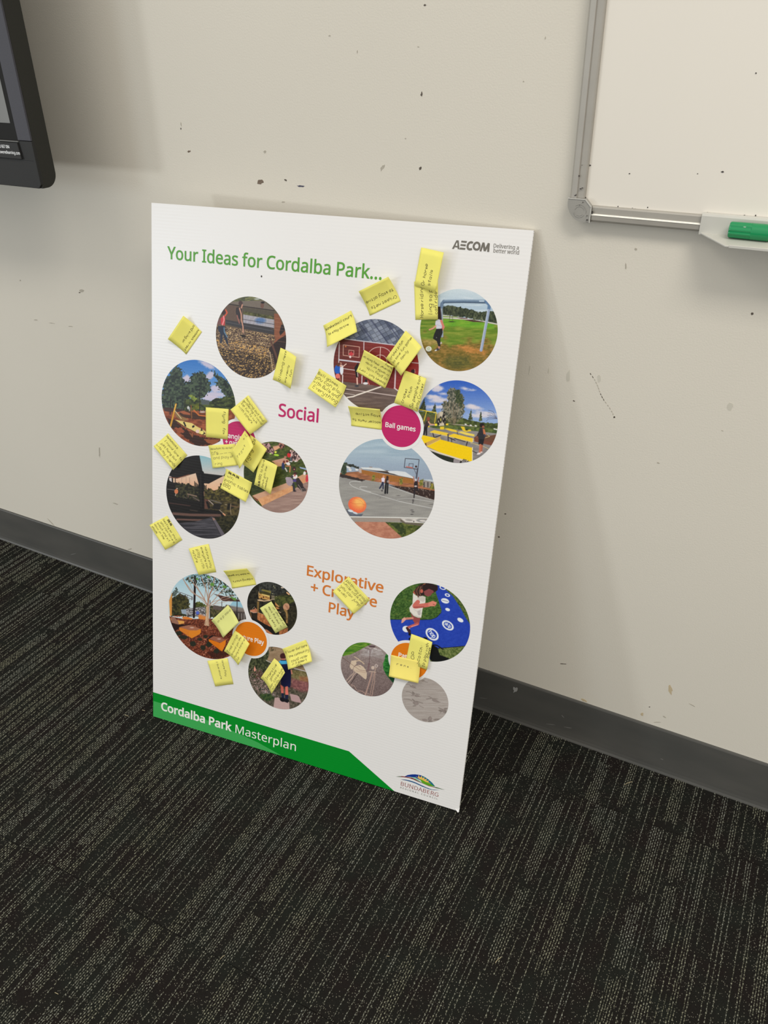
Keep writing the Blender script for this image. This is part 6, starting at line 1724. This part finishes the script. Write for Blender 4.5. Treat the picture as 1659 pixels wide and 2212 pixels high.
def pic_crane(p):
    p.view(730, 1380, 12.76)
    one = np.ones(len(p.x))
    p.grad(200, (162, 148, 142), 1500, (106, 90, 88))
    p.tex(one * .35, .05, .05, (96, 82, 80), (170, 152, 148), 3)
    p.tex(p.m([(700, 250), (1300, 300), (1300, 560), (900, 500), (600, 480)], 8) * .6, .01, .04, (150, 142, 138), (200, 196, 196), 4)
    p.tex(p.m([(750, 260), (950, 270), (980, 380), (780, 400)], 4) * .6, .06, .02, (120, 104, 104), (216, 212, 212), 5)
    p.poly([(830, 180), (1050, 190), (1000, 240), (880, 230)], (92, 74, 76))
    p.line([(990, 265), (1070, 285)], 22, (222, 216, 214))
    p.line([(1100, 300), (1190, 320)], 18, (206, 200, 198))
    p.tex(p.m([(60, 490), (330, 435), (540, 340), (700, 250), (820, 190), (920, 140), (700, 40), (100, 60)]), .008, .05, (52, 104, 30), (118, 156, 56), 6)
    p.tex(p.m([(1325, 420), (1420, 440), (1440, 720), (1405, 1000), (1580, 1090), (1540, 1230), (1440, 1120), (1330, 990), (1250, 830), (1245, 680), (1290, 560), (1300, 480)]), .015, .05, (22, 84, 34), (66, 140, 62), 7)
    p.poly([(1400, 1040), (1580, 1090), (1540, 1230), (1440, 1120)], (26, 70, 42))
    K = (84, 64, 62)
    p.line([(110, 505), (350, 680), (600, 860), (800, 885)], 9, K)
    p.line([(605, 860), (330, 1270)], 15, (60, 46, 44))
    p.line([(895, 290), (880, 480), (850, 760)], 13, (98, 74, 76))
    p.line([(740, 250), (890, 290)], 10, K)
    p.line([(1040, 930), (1390, 1005)], 8, K)
    p.line([(950, 490), (1260, 595)], 9, (120, 100, 98))
    p.line([(530, 340), (700, 400)], 7, (130, 112, 108))
    p.line([(860, 690), (830, 860)], 50, (120, 86, 90), soft=4, a=.5)
    C = (210, 190, 166)
    p.poly([(440, 770), (520, 725), (620, 715), (700, 770), (765, 850), (800, 960), (790, 1080), (765, 1120), (720, 1090), (640, 1020), (560, 960), (480, 920), (425, 840)], C)
    p.poly([(370, 600), (500, 588), (520, 640), (500, 700), (450, 750), (410, 840), (380, 850), (320, 770), (345, 690)], C, rag=16)
    p.line(catmull([(500, 610), (580, 600), (650, 625), (720, 690)], 4), 26, (206, 182, 154))
    p.line([(450, 490), (560, 555), (620, 610)], 20, (212, 190, 162))
    p.line(catmull([(440, 780), (480, 740), (550, 735), (620, 775)], 4), 12, (140, 116, 108))
    p.line([(500, 880), (760, 930)], 26, (180, 152, 134), a=.6)
    p.line(catmull([(425, 860), (440, 930), (330, 1040), (235, 1150)], 4), 20, (196, 172, 156))
    p.line(catmull([(490, 940), (430, 1000), (390, 1080), (280, 1200)], 4), 22, (200, 174, 158))
    p.line([(110, 505), (350, 680), (600, 860), (800, 885)], 7, (120, 94, 84))
    p.line([(940, 930), (890, 1120), (755, 1550)], 36, (176, 146, 134))
    p.line([(1005, 920), (960, 1160), (875, 1590)], 16, (180, 150, 136))
    p.line([(1020, 930), (1010, 1180), (930, 1600)], 18, (180, 150, 136))
    p.line([(865, 900), (950, 905), (1045, 922)], 20, (200, 176, 158))
    p.line([(1045, 790), (1015, 910)], 18, (196, 170, 152))
    p.ell(965, 795, 46, 50, (204, 184, 170))
    p.ell(1058, 745, 36, 34, (196, 180, 172), w=24)
    p.line(catmull([(540, 1450), (620, 1435), (700, 1465), (750, 1510)], 4), 18, (180, 152, 140))
    p.line(catmull([(370, 1260), (450, 1300), (510, 1400)], 4), 16, (176, 150, 138))
    p.line([(320, 1210), (400, 1320)], 14, (176, 150, 138), a=.8)
    for y in (1500, 1545):
        p.line([(790, y), (850, y + 16)], 12, (190, 164, 150))


def pic_turtle(p):
    p.view(860, 1455, 13.825)
    one = np.ones(len(p.x))
    p.tex(one, .003, .04, (164, 155, 148), (180, 172, 166), 3, 1.6)
    D = (132, 122, 116)
    for cx, cy, rx, ry, rot in ((440, 395, 90, 30, 18), (455, 600, 45, 40, 20), (560, 660, 66, 40, 15), (530, 880, 90, 62, 20), (1110, 810, 110, 42, 20), (1390, 1130, 90, 52, 25), (1270, 1110, 50, 34, 20), (750, 215, 44, 24, 0), (800, 1385, 80, 34, 8), (950, 1350, 60, 70, 20), (1160, 1370, 110, 30, -4), (960, 1430, 80, 30, 0), (1420, 1050, 60, 26, 0)):
        p.put(np.clip(.5 - (p.em(cx, cy, rx, ry, rot) + 16 * (p.n(.03, .03, 5) - .5)) / 12, 0, 1) * .8, D)
    for cx, cy, rx, ry in ((570, 665, 34, 20), (1120, 815, 60, 18), (540, 890, 46, 30), (450, 400, 40, 12), (960, 1340, 30, 36), (800, 1390, 40, 14)):
        p.ell(cx, cy, rx, ry, (156, 142, 138), 18, soft=3, a=.8)
    for P_, wd in (([(230, 320), (330, 330), (380, 370)], 14), ([(420, 350), (540, 380)], 12), ([(470, 420), (540, 438)], 12), ([(240, 540), (340, 550), (420, 590)], 16), ([(430, 545), (480, 590)], 26), ([(400, 655), (470, 655)], 14), ([(520, 590), (640, 630)], 14), ([(600, 680), (665, 695)], 14),
                   ([(170, 760), (320, 770), (420, 820)], 16), ([(430, 770), (480, 810)], 30), ([(560, 830), (740, 885)], 18), ([(450, 965), (520, 960)], 24), ([(640, 960), (760, 1020)], 12), ([(850, 760), (980, 745)], 22), ([(920, 690), (1040, 750)], 20), ([(1060, 740), (1190, 760)], 14), ([(1180, 850), (1255, 855)], 18), ([(1210, 1020), (1320, 1070)], 22), ([(1210, 1100), (1290, 1110)], 20), ([(1260, 1180), (1290, 1130)], 12), ([(1400, 1100), (1440, 1210)], 30), ([(800, 235), (880, 262)], 12)):
        p.line(catmull(P_, 3), wd, (124, 114, 108), a=.9)


# ---------------------------------------------------------------- single-stroke letters, also used for the handwriting
STROKES = {
    'a': "69 4a 2a 08 06 24 44 66|6a 65 74", 'b': "0e 04|08 2a 4a 68 66 44 24 06", 'c': "69 4a 2a 08 06 24 44 65", 'd': "69 4a 2a 08 06 24 44 66|6e 65 74",
    'e': "07 67 69 4a 2a 08 06 24 44 65", 'f': "6d 5e 4e 3c 34|1a 5a", 'g': "69 4a 2a 08 06 24 44 66|6a 62 50 20 01", 'h': "0e 04|07 2a 4a 69 64", 'i': "2a 25 34|2d 2c",
    'j': "3a 32 20 01|3d 3c", 'k': "0e 04|5a 07|27 64", 'l': "2e 25 34", 'm': "0a 04|08 1a 3a 48 44|48 5a 7a 88 84", 'n': "0a 04|07 2a 4a 68 64", 'o': "3a 1a 08 06 14 44 66 68 4a 3a",
    'p': "0a 00|08 2a 4a 68 66 44 24 06", 'q': "69 4a 2a 08 06 24 44 66|6a 60 72", 'r': "0a 04|07 2a 4a 59", 's': "59 3a 1a 09 17 47 56 45 24 05", 't': "3d 35 54 64|0a 6a",
    'u': "0a 06 24 44 66|6a 64", 'v': "0a 34 6a", 'w': "0a 14 39 54 7a", 'x': "0a 64|6a 04", 'y': "0a 07 25 55|6a 62 50 20 01", 'z': "0a 6a 04 64",
    'A': "04 3e 64|18 58", 'B': "0e 04|0e 4e 6c 49 09|49 67 54 04", 'C': "7d 5e 2e 0b 07 24 54 75", 'E': "6e 0e 04 64|09 59", 'F': "0e 04|0e 6e|09 59", 'G': "7d 5e 2e 0b 07 24 54 77 79 49",
    'H': "0e 04|6e 64|09 69", 'I': "1e 5e|3e 34|14 54", 'J': "5e 56 34 14 06", 'L': "0e 04 64", 'N': "04 0e 64 6e", 'O': "3e 1e 0b 07 24 54 77 7b 5e 3e", 'P': "0e 04|0e 4e 6c 69 48 08",
    'Q': "3e 1e 0b 07 24 54 77 7b 5e 3e|46 73", 'R': "0e 04|0e 4e 6c 69 48 08|38 64", 'S': "6d 4e 2e 0c 19 58 66 44 14 05", 'T': "0e 7e|3e 34",
    '.': "24 25", ',': "25 13", "'": "2e 2c", '+': "09 69|3c 36", '-': "18 58", ':': "28 29|25 24", '_': "07 97",
    '#': "0a 25 1c 46 3d 65 5c 86 7c 95 8b 04 1d 35 4c 66 7d 84 5a 2b", '/': "06 3b 28 6c 46 8b",
}
VAL = {c: i for i, c in enumerate('0123456789abcdefghij')}
CAPS = 'ABCDEFGHIJKLMNOPQRSTUVWXYZ'


def write_line(s, jitter=0.0, rng=None, curvy=True):
    """strokes of a handwritten line; x-height 6, baseline 0"""
    x, out = 0.0, []
    for ch in s:
        if ch == ' ':
            x += 5.0
            continue
        if ch not in STROKES:
            continue
        mx = 0
        dy = rng.gauss(0, jitter) if rng else 0
        sc = 1 + (rng.gauss(0, 0.10) if rng and jitter else 0)
        for st in STROKES[ch].split('|'):
            P = []
            for t in st.split():
                jx, jy = (rng.gauss(0, jitter * .6), rng.gauss(0, jitter * .6)) if rng else (0, 0)
                P.append((x + VAL[t[0]] * sc + jx, (VAL[t[1]] - 4) * sc + dy + jy))
                mx = max(mx, VAL[t[0]])
            out.append(catmull(P, 3) if curvy and ch not in 'vwxzAHFNETIL#' else P)
        x += mx * sc + (2.6 if not rng else 2.2 + rng.random())
    return out, x - 2.2


def pen(p, s, L, Rt, h, w_, col):
    """stroke lettering painted in a picture from baseline start L to end Rt; h = x-height"""
    st, W_ = write_line(s)
    dx, dy = (Rt[0] - L[0]) / W_, (Rt[1] - L[1]) / W_
    l = math.hypot(dx, dy)
    ux, uy = dy / l * h / (10 if s.isupper() else 6), -dx / l * h / (10 if s.isupper() else 6)
    for P in st:
        p.line([(L[0] + dx * x + ux * y, L[1] + dy * x + uy * y) for x, y in P], w_, col)


def disc_grid(n):
    g = np.linspace(-1, 1, n)
    a, b = np.meshgrid(g, g, indexing='ij')
    a, b = a.ravel(), b.ravel()
    big = np.abs(a) > np.abs(b)
    with np.errstate(divide='ignore', invalid='ignore'):
        r = np.where(big, a, b)
        ph = np.where(big, (PI / 4) * np.where(a == 0, 0, b / np.where(a == 0, 1, a)), PI / 2 - (PI / 4) * np.where(b == 0, 0, a / np.where(b == 0, 1, b)))
    X, Y = r * np.cos(ph), r * np.sin(ph)
    i, j = np.meshgrid(np.arange(n - 1), np.arange(n - 1), indexing='ij')
    k = (i * n + j).ravel()
    return X, Y, np.stack([k, k + 1, k + n + 1, k + n], 1)


def photo(u, v, r, fn):
    n = max(80, int(2 * r / 0.0006))
    X, Y, F = disc_grid(n)
    U, V = u + X * r, v + Y * r
    p = Paint(U, V)
    fn(p)
    me = bpy.data.meshes.new('printed_photograph')
    co = np.stack([U, np.full_like(U, -0.00012), V], 1)
    me.vertices.add(len(U))
    me.vertices.foreach_set('co', co.ravel())
    me.loops.add(F.size)
    me.loops.foreach_set('vertex_index', F.ravel())
    me.polygons.add(len(F))
    me.polygons.foreach_set('loop_start', np.arange(len(F)) * 4)
    me.update(calc_edges=True)
    c = np.ones((len(U), 4))
    c[:, :3] = np.clip(lin(np.clip(p.c + np.random.RandomState(3).normal(0, .012, (len(U), 1)), 0, 1)) * PRINT_GAIN, 0, 1)
    at = me.color_attributes.new('Col', 'FLOAT_COLOR', 'POINT')
    at.data.foreach_set('color', c.ravel())
    return link('printed_photograph', me, M_photo, board)


PRINT_GAIN = 0.93
for (u, v, r), fn, lab in (((.1820, .7223, .0619), pic_net, 'round print of two children walking on a rope net bridge'), ((.0890, .6066, .0702), pic_hammock, 'round print of a yellow hammock under trees'), ((.1002, .4487, .0719), pic_shelter, 'round print of a dark picnic shelter at sunset'), ((.2359, .5074, .0584), pic_steps, 'round print of people sitting on grassed stone terraces'),
                           ((.3921, .7050, .0674), pic_wallgame, 'round print of a painted red wall with basketball hoop'), ((.5120, .7694, .0563), pic_goal, 'round print of a girl kicking a ball by a blue goal'), ((.5247, .6408, .0600), pic_tables, 'round print of yellow table tennis tables'), ((.4248, .5216, .0781), pic_court, 'large round print of a grey basketball court'),
                           ((.1129, .2321, .0797), pic_garden, 'round print of a bare tree among orange boulders'), ((.2397, .2786, .0474), pic_logs, 'round print of dark log play houses'), ((.2575, .1512, .0586), pic_boy, 'round print of a boy seen from behind on stepping stones'), ((.5159, .3206, .0656), pic_hop, 'round print of a girl hopping on a blue path'),
                           ((.4199, .2125, .0479), pic_crane, 'round print of a path with a bird drawing'), ((.5222, .1857, .0394), pic_turtle, 'round print of turtle shapes in grey paving')):
    tag(photo(u, v, r, fn), lab)


def label_disc(u, v, r, ring, m, lab):
    for nm, rr, mm, h in (('label_ring', ring, M_core, 0.00022), ('label_disc', r, m, 0.00032)):
        n = 64
        P = [(u + rr * math.cos(2 * PI * i / n), -h, v + rr * math.sin(2 * PI * i / n)) for i in range(n)]
        o = mesh(nm, P + [(u, -h, v)], [[i, (i + 1) % n, n] for i in range(n)], mm, board)
    tag(o, lab)


label_disc(.4400, .6219, .0312, .0358, I_mag, 'magenta label disc reading Ball games')
label_disc(.1671, .5582, .0304, .0348, I_mag, 'magenta label disc half covered by notes')
label_disc(.2014, .2121, .0317, .0362, I_org, 'orange label disc among the nature pictures')
label_disc(.4893, .2468, .0313, .0358, I_org, 'orange label disc half covered by two notes')
board_text('printed_caption', 'Ball games', (832.4, 921.8), (897.5, 931.9), 10.0, I_white, 0.03, 0.00042)
board_text('printed_caption', 'Hanging', (484.3, 943.2), (531.5, 953.0), 10.0, I_white, 0.03, 0.00042)
board_text('printed_caption', '+ gathering', (486.5, 957.0), (546.0, 969.8), 9.5, I_white, 0.03, 0.00042)
board_text('printed_caption', 'Nature Play', (512.6, 1378.3), (570.3, 1392.0), 9.5, I_white, 0.035, 0.00042)
board_text('printed_caption', 'Pathway', (860.6, 1418.6), (911.0, 1429.6), 8.5, I_white, 0.04, 0.00042)
blotch_pts = [on_board(565 + 1.6 * math.cos(t), 597 + 2.2 * math.sin(t)) for t in np.arange(0, 6.2, .7)]
mesh('ink_speck', [Vector((p.x, -0.0003, p.z)) for p in blotch_pts], [list(range(len(blotch_pts)))], M_smut, board)

# ================================================================ sticky notes


def paper_nodes(nt, b, tc):
    tr = N(nt, 'ShaderNodeBsdfTranslucent')
    nt.links.new(b.inputs['Base Color'].links[0].from_socket, tr.inputs['Color'])
    mx = N(nt, 'ShaderNodeMixShader')
    mx.inputs[0].default_value = 0.22
    nt.links.new(b.outputs[0], mx.inputs[1])
    nt.links.new(tr.outputs[0], mx.inputs[2])
    nt.links.new(mx.outputs[0], nt.nodes['Material Output'].inputs['Surface'])


M_paper = mat('yellow_note_paper', S(247, 241, 130), rough=0.75, spec=0.2, noise=(30, 0.03), extra=paper_nodes)
M_paper2 = mat('deep_yellow_note_paper', S(252, 238, 130), rough=0.75, spec=0.2, noise=(30, 0.03), extra=paper_nodes)
M_paper3 = mat('greenish_note_paper', S(236, 238, 150), rough=0.75, spec=0.2, noise=(30, 0.03), extra=paper_nodes)
M_pen = mat('dark_pen_ink', S(92, 86, 56), rough=0.7, spec=0.2)
M_pencil = mat('grey_pencil', S(112, 108, 78), rough=0.7, spec=0.2)


def note(corners, base, lift, lines, label, paper=None, ink=None, wd=0.75, bow=0.0, strip=0.22, pw=1.5, seed=0):
    """corners: TL, TR, BR, BL as the writing reads; the sticky strip is along TL-TR, the far edge stands off by lift (mm)"""
    base, lift, bow = base * .001, lift * .001, bow * .001
    TL, TR = on_board(*corners[0], base), on_board(*corners[1], base)
    BR, BL = on_board(*corners[2], base + lift), on_board(*corners[3], base + lift)
    ctr = (TL + TR + BR + BL) / 4
    ctr.y = -base

    def S_(s, t):
        q = (TL * (1 - s) + TR * s) * (1 - t) + (BL * (1 - s) + BR * s) * t
        f = max(0.0, (t - strip) / (1 - strip)) ** pw
        return Vector((q.x, -(base + lift * f + bow * math.sin(PI * s) * min(1, 2 * t)), q.z)) - ctr
    nu, nv = 6, 12
    v, f = [], []
    for side in (0, 1):
        for j in range(nv + 1):
            for i in range(nu + 1):
                p = S_(i / nu, j / nv)
                v.append(p + Vector((0, side * 0.00012, 0)))
    m_ = (nu + 1) * (nv + 1)
    for j in range(nv):
        for i in range(nu):
            a = j * (nu + 1) + i
            f.append([a, a + nu + 1, a + nu + 2, a + 1])
            f.append([m_ + a, m_ + a + 1, m_ + a + nu + 2, m_ + a + nu + 1])
    rim = [i for i in range(nu + 1)] + [j * (nu + 1) + nu for j in range(1, nv + 1)] + [nv * (nu + 1) + i for i in range(nu - 1, -1, -1)] + [j * (nu + 1) for j in range(nv - 1, 0, -1)]
    for i in range(len(rim)):
        a, b = rim[i], rim[(i + 1) % len(rim)]
        f.append([a, b, m_ + b, m_ + a])
    o = mesh('sticky_note', v, f, paper or M_paper, None, True)
    o.matrix_world = BM @ Matrix.Translation(ctr)
    tag(o, label, 'sticky note', 'yellow sticky notes on the poster board')
    W_, H_ = (TR - TL).length, (BL - TL).length
    rng = random.Random(seed + 17)
    tv_, tf = [], []
    for ln in lines:
        s, x0, y0, x1 = ln[:4]
        slope = ln[4] if len(ln) > 4 else 0.0
        st, wu = write_line(s, 0.28, rng)
        k = (x1 - x0) * W_ / wu
        ky = min(max(k * 1.0, 0.00034), 0.00054) if s[0] != '#' else min(k * 1.2, .0006)
        for P in st:
            Q = []
            for x, y in P:
                ss = x0 + x * k / W_ + 0.12 * y * ky / W_
                tt = y0 - y * ky / H_ + slope * (x * k / W_) + 0.006 * math.sin(x * .3)
                Q.append((ss, tt))
            L, Rr = [], []
            for i in range(len(Q)):
                a, b = Q[max(i - 1, 0)], Q[min(i + 1, len(Q) - 1)]
                dx, dy = (b[0] - a[0]) * W_, (b[1] - a[1]) * H_
                l = math.hypot(dx, dy) or 1
                hw = wd * .00034
                if s[0] == '#':
                    hw *= 1.5
                nx, ny = -dy / l * hw, dx / l * hw
                L.append((Q[i][0] + nx / W_, Q[i][1] + ny / H_))
                Rr.append((Q[i][0] - nx / W_, Q[i][1] - ny / H_))
            n0, n = len(tv_), len(Q)
            for q in L + Rr:
                p = S_(min(max(q[0], 0.005), .995), min(max(q[1], 0.005), .995))
                tv_.append(p + Vector((0, -0.00022, 0)))
            tf += [[n0 + i, n0 + i + 1, n0 + n + i + 1, n0 + n + i] for i in range(n - 1)]
    if tv_:
        mesh('handwriting', tv_, tf, ink or M_pen, o)
    return o


Y = 'yellow sticky note '
NOTES = [
    ([(435.8, 717), (402, 765.6), (362.3, 732.5), (396, 682)], .7, 7, [('hammock to rest', .03, .2, .92), ('and swing on', .02, .46, .75)], Y + 'about a hammock to rest, alone near the upper left board edge', {}),
    ([(589, 820), (606, 751), (640, 771), (627.4, 839.7)], .7, 11, [('climbing nets', .05, .34, .97), ('are really', .08, .66, .62), ('fun', .32, .9, .55)], Y + 'reading climbing nets, overlapping the rope net picture', dict(wd=.85)),
    ([(698.2, 703), (758, 670.8), (771.3, 717), (706.4, 749.8)], .7, 12, [('basketball court', .04, .26, .96), ('to stay active', .08, .52, .78)], Y + 'reading basketball court to stay active, above the red wall picture', dict(wd=.85)),
    ([(865.3, 650.4), (798.9, 681.8), (774.4, 629.4), (838.7, 597.7)], .7, 11, [('Cricket nets', .06, .28, .88), ('to stay active', .06, .55, .95)], Y + 'turned upside down about cricket nets, under the title dots', dict(wd=.8)),
    ([(897.3, 690.8), (894.5, 608), (945.9, 605), (945.9, 690.2)], .7, 2.0, [('Horse riding', .05, .36, .86), ('ling so p', .12, .74, .78), ('can ride', .14, .97, .70)], Y + 'reading horse riding, lower one of the pair left of the goal picture', dict(wd=.85)),
    ([(895, 616.9), (909.8, 534.4), (958.7, 545.4), (940.6, 630.7)], 2.6, 10, [('Or horse', .06, .40, .62), ('stalls', .10, .68, .50)], Y + 'reading or horse stalls, upper one of the pair below the company mark', dict(wd=.85)),
    ([(831.8, 839.2), (769.5, 802.5), (786.6, 755.7), (850.5, 791.4)], .7, 8, [('Basket ball - cort', .05, .2, .95), ('to play with', .04, .4, .75), ('friends or over', .04, .58, .85), ('however they both or', .03, .76, .97), ('busy', .02, .92, .25)], Y + 'upside down with five lines, in the middle of the red wall picture', dict(wd=.62)),
    ([(851.2, 870.3), (874.4, 800.3), (921.2, 817.6), (901.9, 890)], .7, 6, [('Cricket', .08, .34, .5), ('Pitch', .3, .52, .62), ('So people can', .05, .75, .98), ('play Cricket', .08, .95, .82)], Y + 'reading cricket pitch, right above the ball games disc', dict(wd=.85)),
    ([(833.4, 774.2), (876.3, 714), (911.4, 750), (866.3, 811.8)], 3.5, 8, [('cricket pitch', .08, .2, .72), ('to have fun games', .05, .4, .97), ('with', .02, .6, .2), ('family', .3, .6, .62)], Y + 'about cricket pitch fun games, on the right of the red wall picture', dict(wd=.68)),
    ([(824.2, 928.4), (758.6, 919.8), (751.4, 877), (820.5, 883.9)], .7, 12, [('soccer nets to', .04, .36, .94), ('stay active', .03, .68, .8)], Y + 'upside down about soccer nets, touching the left of the ball games disc', dict(wd=.8)),
    ([(689.8, 795.9), (748.5, 833.5), (724.8, 880.4), (664.6, 838.7)], .7, 13, [('Ball games,', .02, .26, .78), ('you can play', .0, .46, .95), ('with Bulls and', .03, .66, .92), ('Everything', .1, .86, .97)], Y + 'reading ball games, on white between Social and the red wall picture', dict(wd=.8)),
    ([(536, 853.5), (577.5, 910), (539.9, 939), (497.5, 884.8)], 2.5, 7, [('Hanging out and', .03, .2, .92), ('gathering it would', .03, .34, .97), ('be fun to walk', .06, .5, .85), ('with others.', .08, .66, .78)], Y + 'about hanging out and gathering, left of the word Social', dict(wd=.62)),
    ([(494, 883.7), (492, 949.7), (445, 944), (444.4, 879.8)], .7, 4, [('flying', .08, .24, .48), ('fox', .62, .24, .84)], Y + 'reading flying fox sideways, over the hammock picture', dict(wd=.85)),
    ([(362.8, 936), (404.3, 983.3), (373.8, 1015.4), (331.5, 963.9)], .7, 6, [('Hammocks', .04, .19, .6), ('I would love to', .1, .42, .97), ('just hang out', .08, .64, .85), ('with my friends', .03, .86, .96)], Y + 'about hammocks and friends, between hammock and shelter pictures', dict(wd=.75)),
    ([(449.9, 962), (507.4, 958.8), (513.5, 1005), (459.3, 1011.5)], .7, 3, [('mountain to we can', .06, .2, .88), ('ring', .06, .38, .3), ('_____', .04, .46, .84, -.03), ('and play on', .1, .62, .9), ('ring', .12, .88, .4)], Y + 'with a ruled line, lying under another note below the Hanging disc', dict(wd=.6, ink='p')),
    ([(524.9, 1003.6), (540.5, 938.6), (577, 970.2), (547.3, 1021)], .7, 4, [('flying fox', .12, .34, .98)], Y + 'partly hidden and shaded, between two notes left of the terraces picture', dict(wd=.9)),
    ([(498.2, 978.6), (528.8, 929.6), (547.6, 964.5), (517.4, 1012.6)], 5.0, 9, [('T a y u t', .12, .52, .66), ('+ L', .72, .30, .98)], Y + 'topmost of the cluster below the Hanging disc', dict(wd=.75, ink='p')),
    ([(548.9, 1047), (561, 988.9), (599.3, 1006), (584.4, 1068)], 2.2, 9, [('##', .02, .28, .2), ('BBQ to have', .24, .26, .97), ('lunch gin the', .02, .46, .8), ('weekend', .05, .64, .46)], Y + 'reading BBQ to have lunch, over the terraces picture', dict(wd=.68)),
    ([(488.4, 1012.4), (544.5, 1042.2), (530.7, 1084.8), (475.8, 1054.3)], .7, 8, [('###', .1, .18, .52), ('wifi', .1, .37, .32), ('picnic tables', .05, .58, .95), ('BBQ', .06, .83, .32)], Y + 'reading wifi picnic tables BBQ, right of the shelter picture', dict(wd=.8)),
    ([(360.8, 1114), (393.6, 1166.4), (357, 1188), (322.6, 1134.4)], .7, 7, [('##', .12, .14, .38), ('Seating so that', .04, .32, .9), ('you can have a', .08, .48, .95), ('snack and sit', .06, .65, .82), ('down in the', .05, .8, .66), ('shade', .08, .94, .36)], Y + 'about seating in the shade, sticking out over the left board edge', dict(wd=.68)),
    ([(450.4, 1175), (466.9, 1236), (429, 1242.5), (407.3, 1185)], .7, 7, [('nature play', .08, .26, .82), ('everyone can', .06, .46, .82), ('play with', .1, .68, .8), ('nature', .1, .88, .55)], Y + 'reading nature play everyone can, above the bare tree picture', dict(wd=.75)),
    ([(553.2, 1263), (501.3, 1271.3), (481.8, 1232.8), (532.6, 1227.8)], .7, 14, [('slipping stairs', .05, .36, .88), ('to make fun games', .05, .7, .97)], Y + 'upside down about slipping stairs, between tree and log pictures', dict(wd=.75)),
    ([(595, 1368), (561.2, 1313.7), (586, 1299), (621.3, 1354.4)], .7, 2, [('A tree house', .06, .34, .9), ('in the big tree', .08, .64, .88), ('in primp in', .1, .92, .8)], 'pale greenish sticky note about a tree house, on the log houses picture', dict(wd=.72, paper=3)),
    ([(456.6, 1340.5), (492.5, 1306.8), (516, 1344.6), (481.8, 1377.6)], .7, 7, [('in e p more', .15, .3, .95)], 'nearly blank pale yellow sticky note, on the right of the bare tree picture', dict(wd=.72, paper=3, ink='p')),
    ([(484, 1406.5), (507, 1361.8), (539, 1390.9), (514.5, 1437)], .7, 10, [('Tree swings', .05, .26, .9), ('around you the', .08, .46, .92), ('flying or blower up', .08, .66, .97), ('lip', .1, .86, .25)], Y + 'about tree swings, covering the left of the Nature Play disc', dict(wd=.66)),
    ([(491.4, 1421.8), (504, 1478), (465, 1483), (447.9, 1427.5)], .7, 3, [('Nature Play', .05, .32, .66), ('I love nature', .08, .6, .74)], Y + 'reading nature play I love nature, lowest on the board at left', dict(wd=.75, ink='p')),
    ([(609.7, 1401.7), (660, 1382), (674, 1429), (622.4, 1446.7)], .7, 12, [('Flower Gardens', .06, .3, .96), ('the community', .12, .52, .97), ('could water', .18, .74, .86), ("if it doesn't", .18, .88, .8), ('rain', .35, .99, .56)], Y + 'reading flower gardens, at the upper right of the boy picture', dict(wd=.78)),
    ([(563, 1464.4), (592.5, 1422), (615.6, 1453), (586.5, 1499)], .7, 12, [('Interative', .12, .34, .86), ('games', .25, .52, .7), ('for little kids', .06, .78, .98), ('to play with', .12, .95, .95)], Y + 'reading interative games, over the boy seen from behind', dict(wd=.85)),
    ([(752.7, 1245.3), (799.5, 1296), (764, 1326.8), (718.5, 1278)], .7, 8, [('pathway play', .05, .24, .92), ('while walking', .03, .42, .92), ('you can jump', .05, .6, .92), ('as well', .05, .78, .42)], Y + 'reading pathway play, hiding part of the orange heading', dict(wd=.75)),
    ([(876.4, 1429.6), (888.4, 1369.3), (934, 1387), (922.2, 1447.5)], .7, 3, [('HOP', .02, .32, .42), ('Scotch:', .07, .6, .74), ('to play with', .05, .86, .9), ('friends', .4, .97, .78)], Y + 'reading hop scotch, over the blue path picture', dict(wd=.95)),
    ([(844.3, 1414.4), (908, 1429), (903.6, 1476), (839.6, 1461.5)], 1.6, 6, [('r e n s .', .22, .42, .7)], 'deeper yellow sticky note with one faint word, left of the hop scotch note', dict(wd=.8, paper=2, ink='p')),
]
for i, (c, b, l, ln, lab, kw) in enumerate(NOTES):
    kw = dict(kw)
    kw['paper'] = {2: M_paper2, 3: M_paper3}.get(kw.get('paper'), M_paper)
    kw['ink'] = M_pencil if kw.get('ink') == 'p' else M_pen
    note(c, b, l, ln, lab, seed=i, **kw)
bpy.context.view_layer.update()
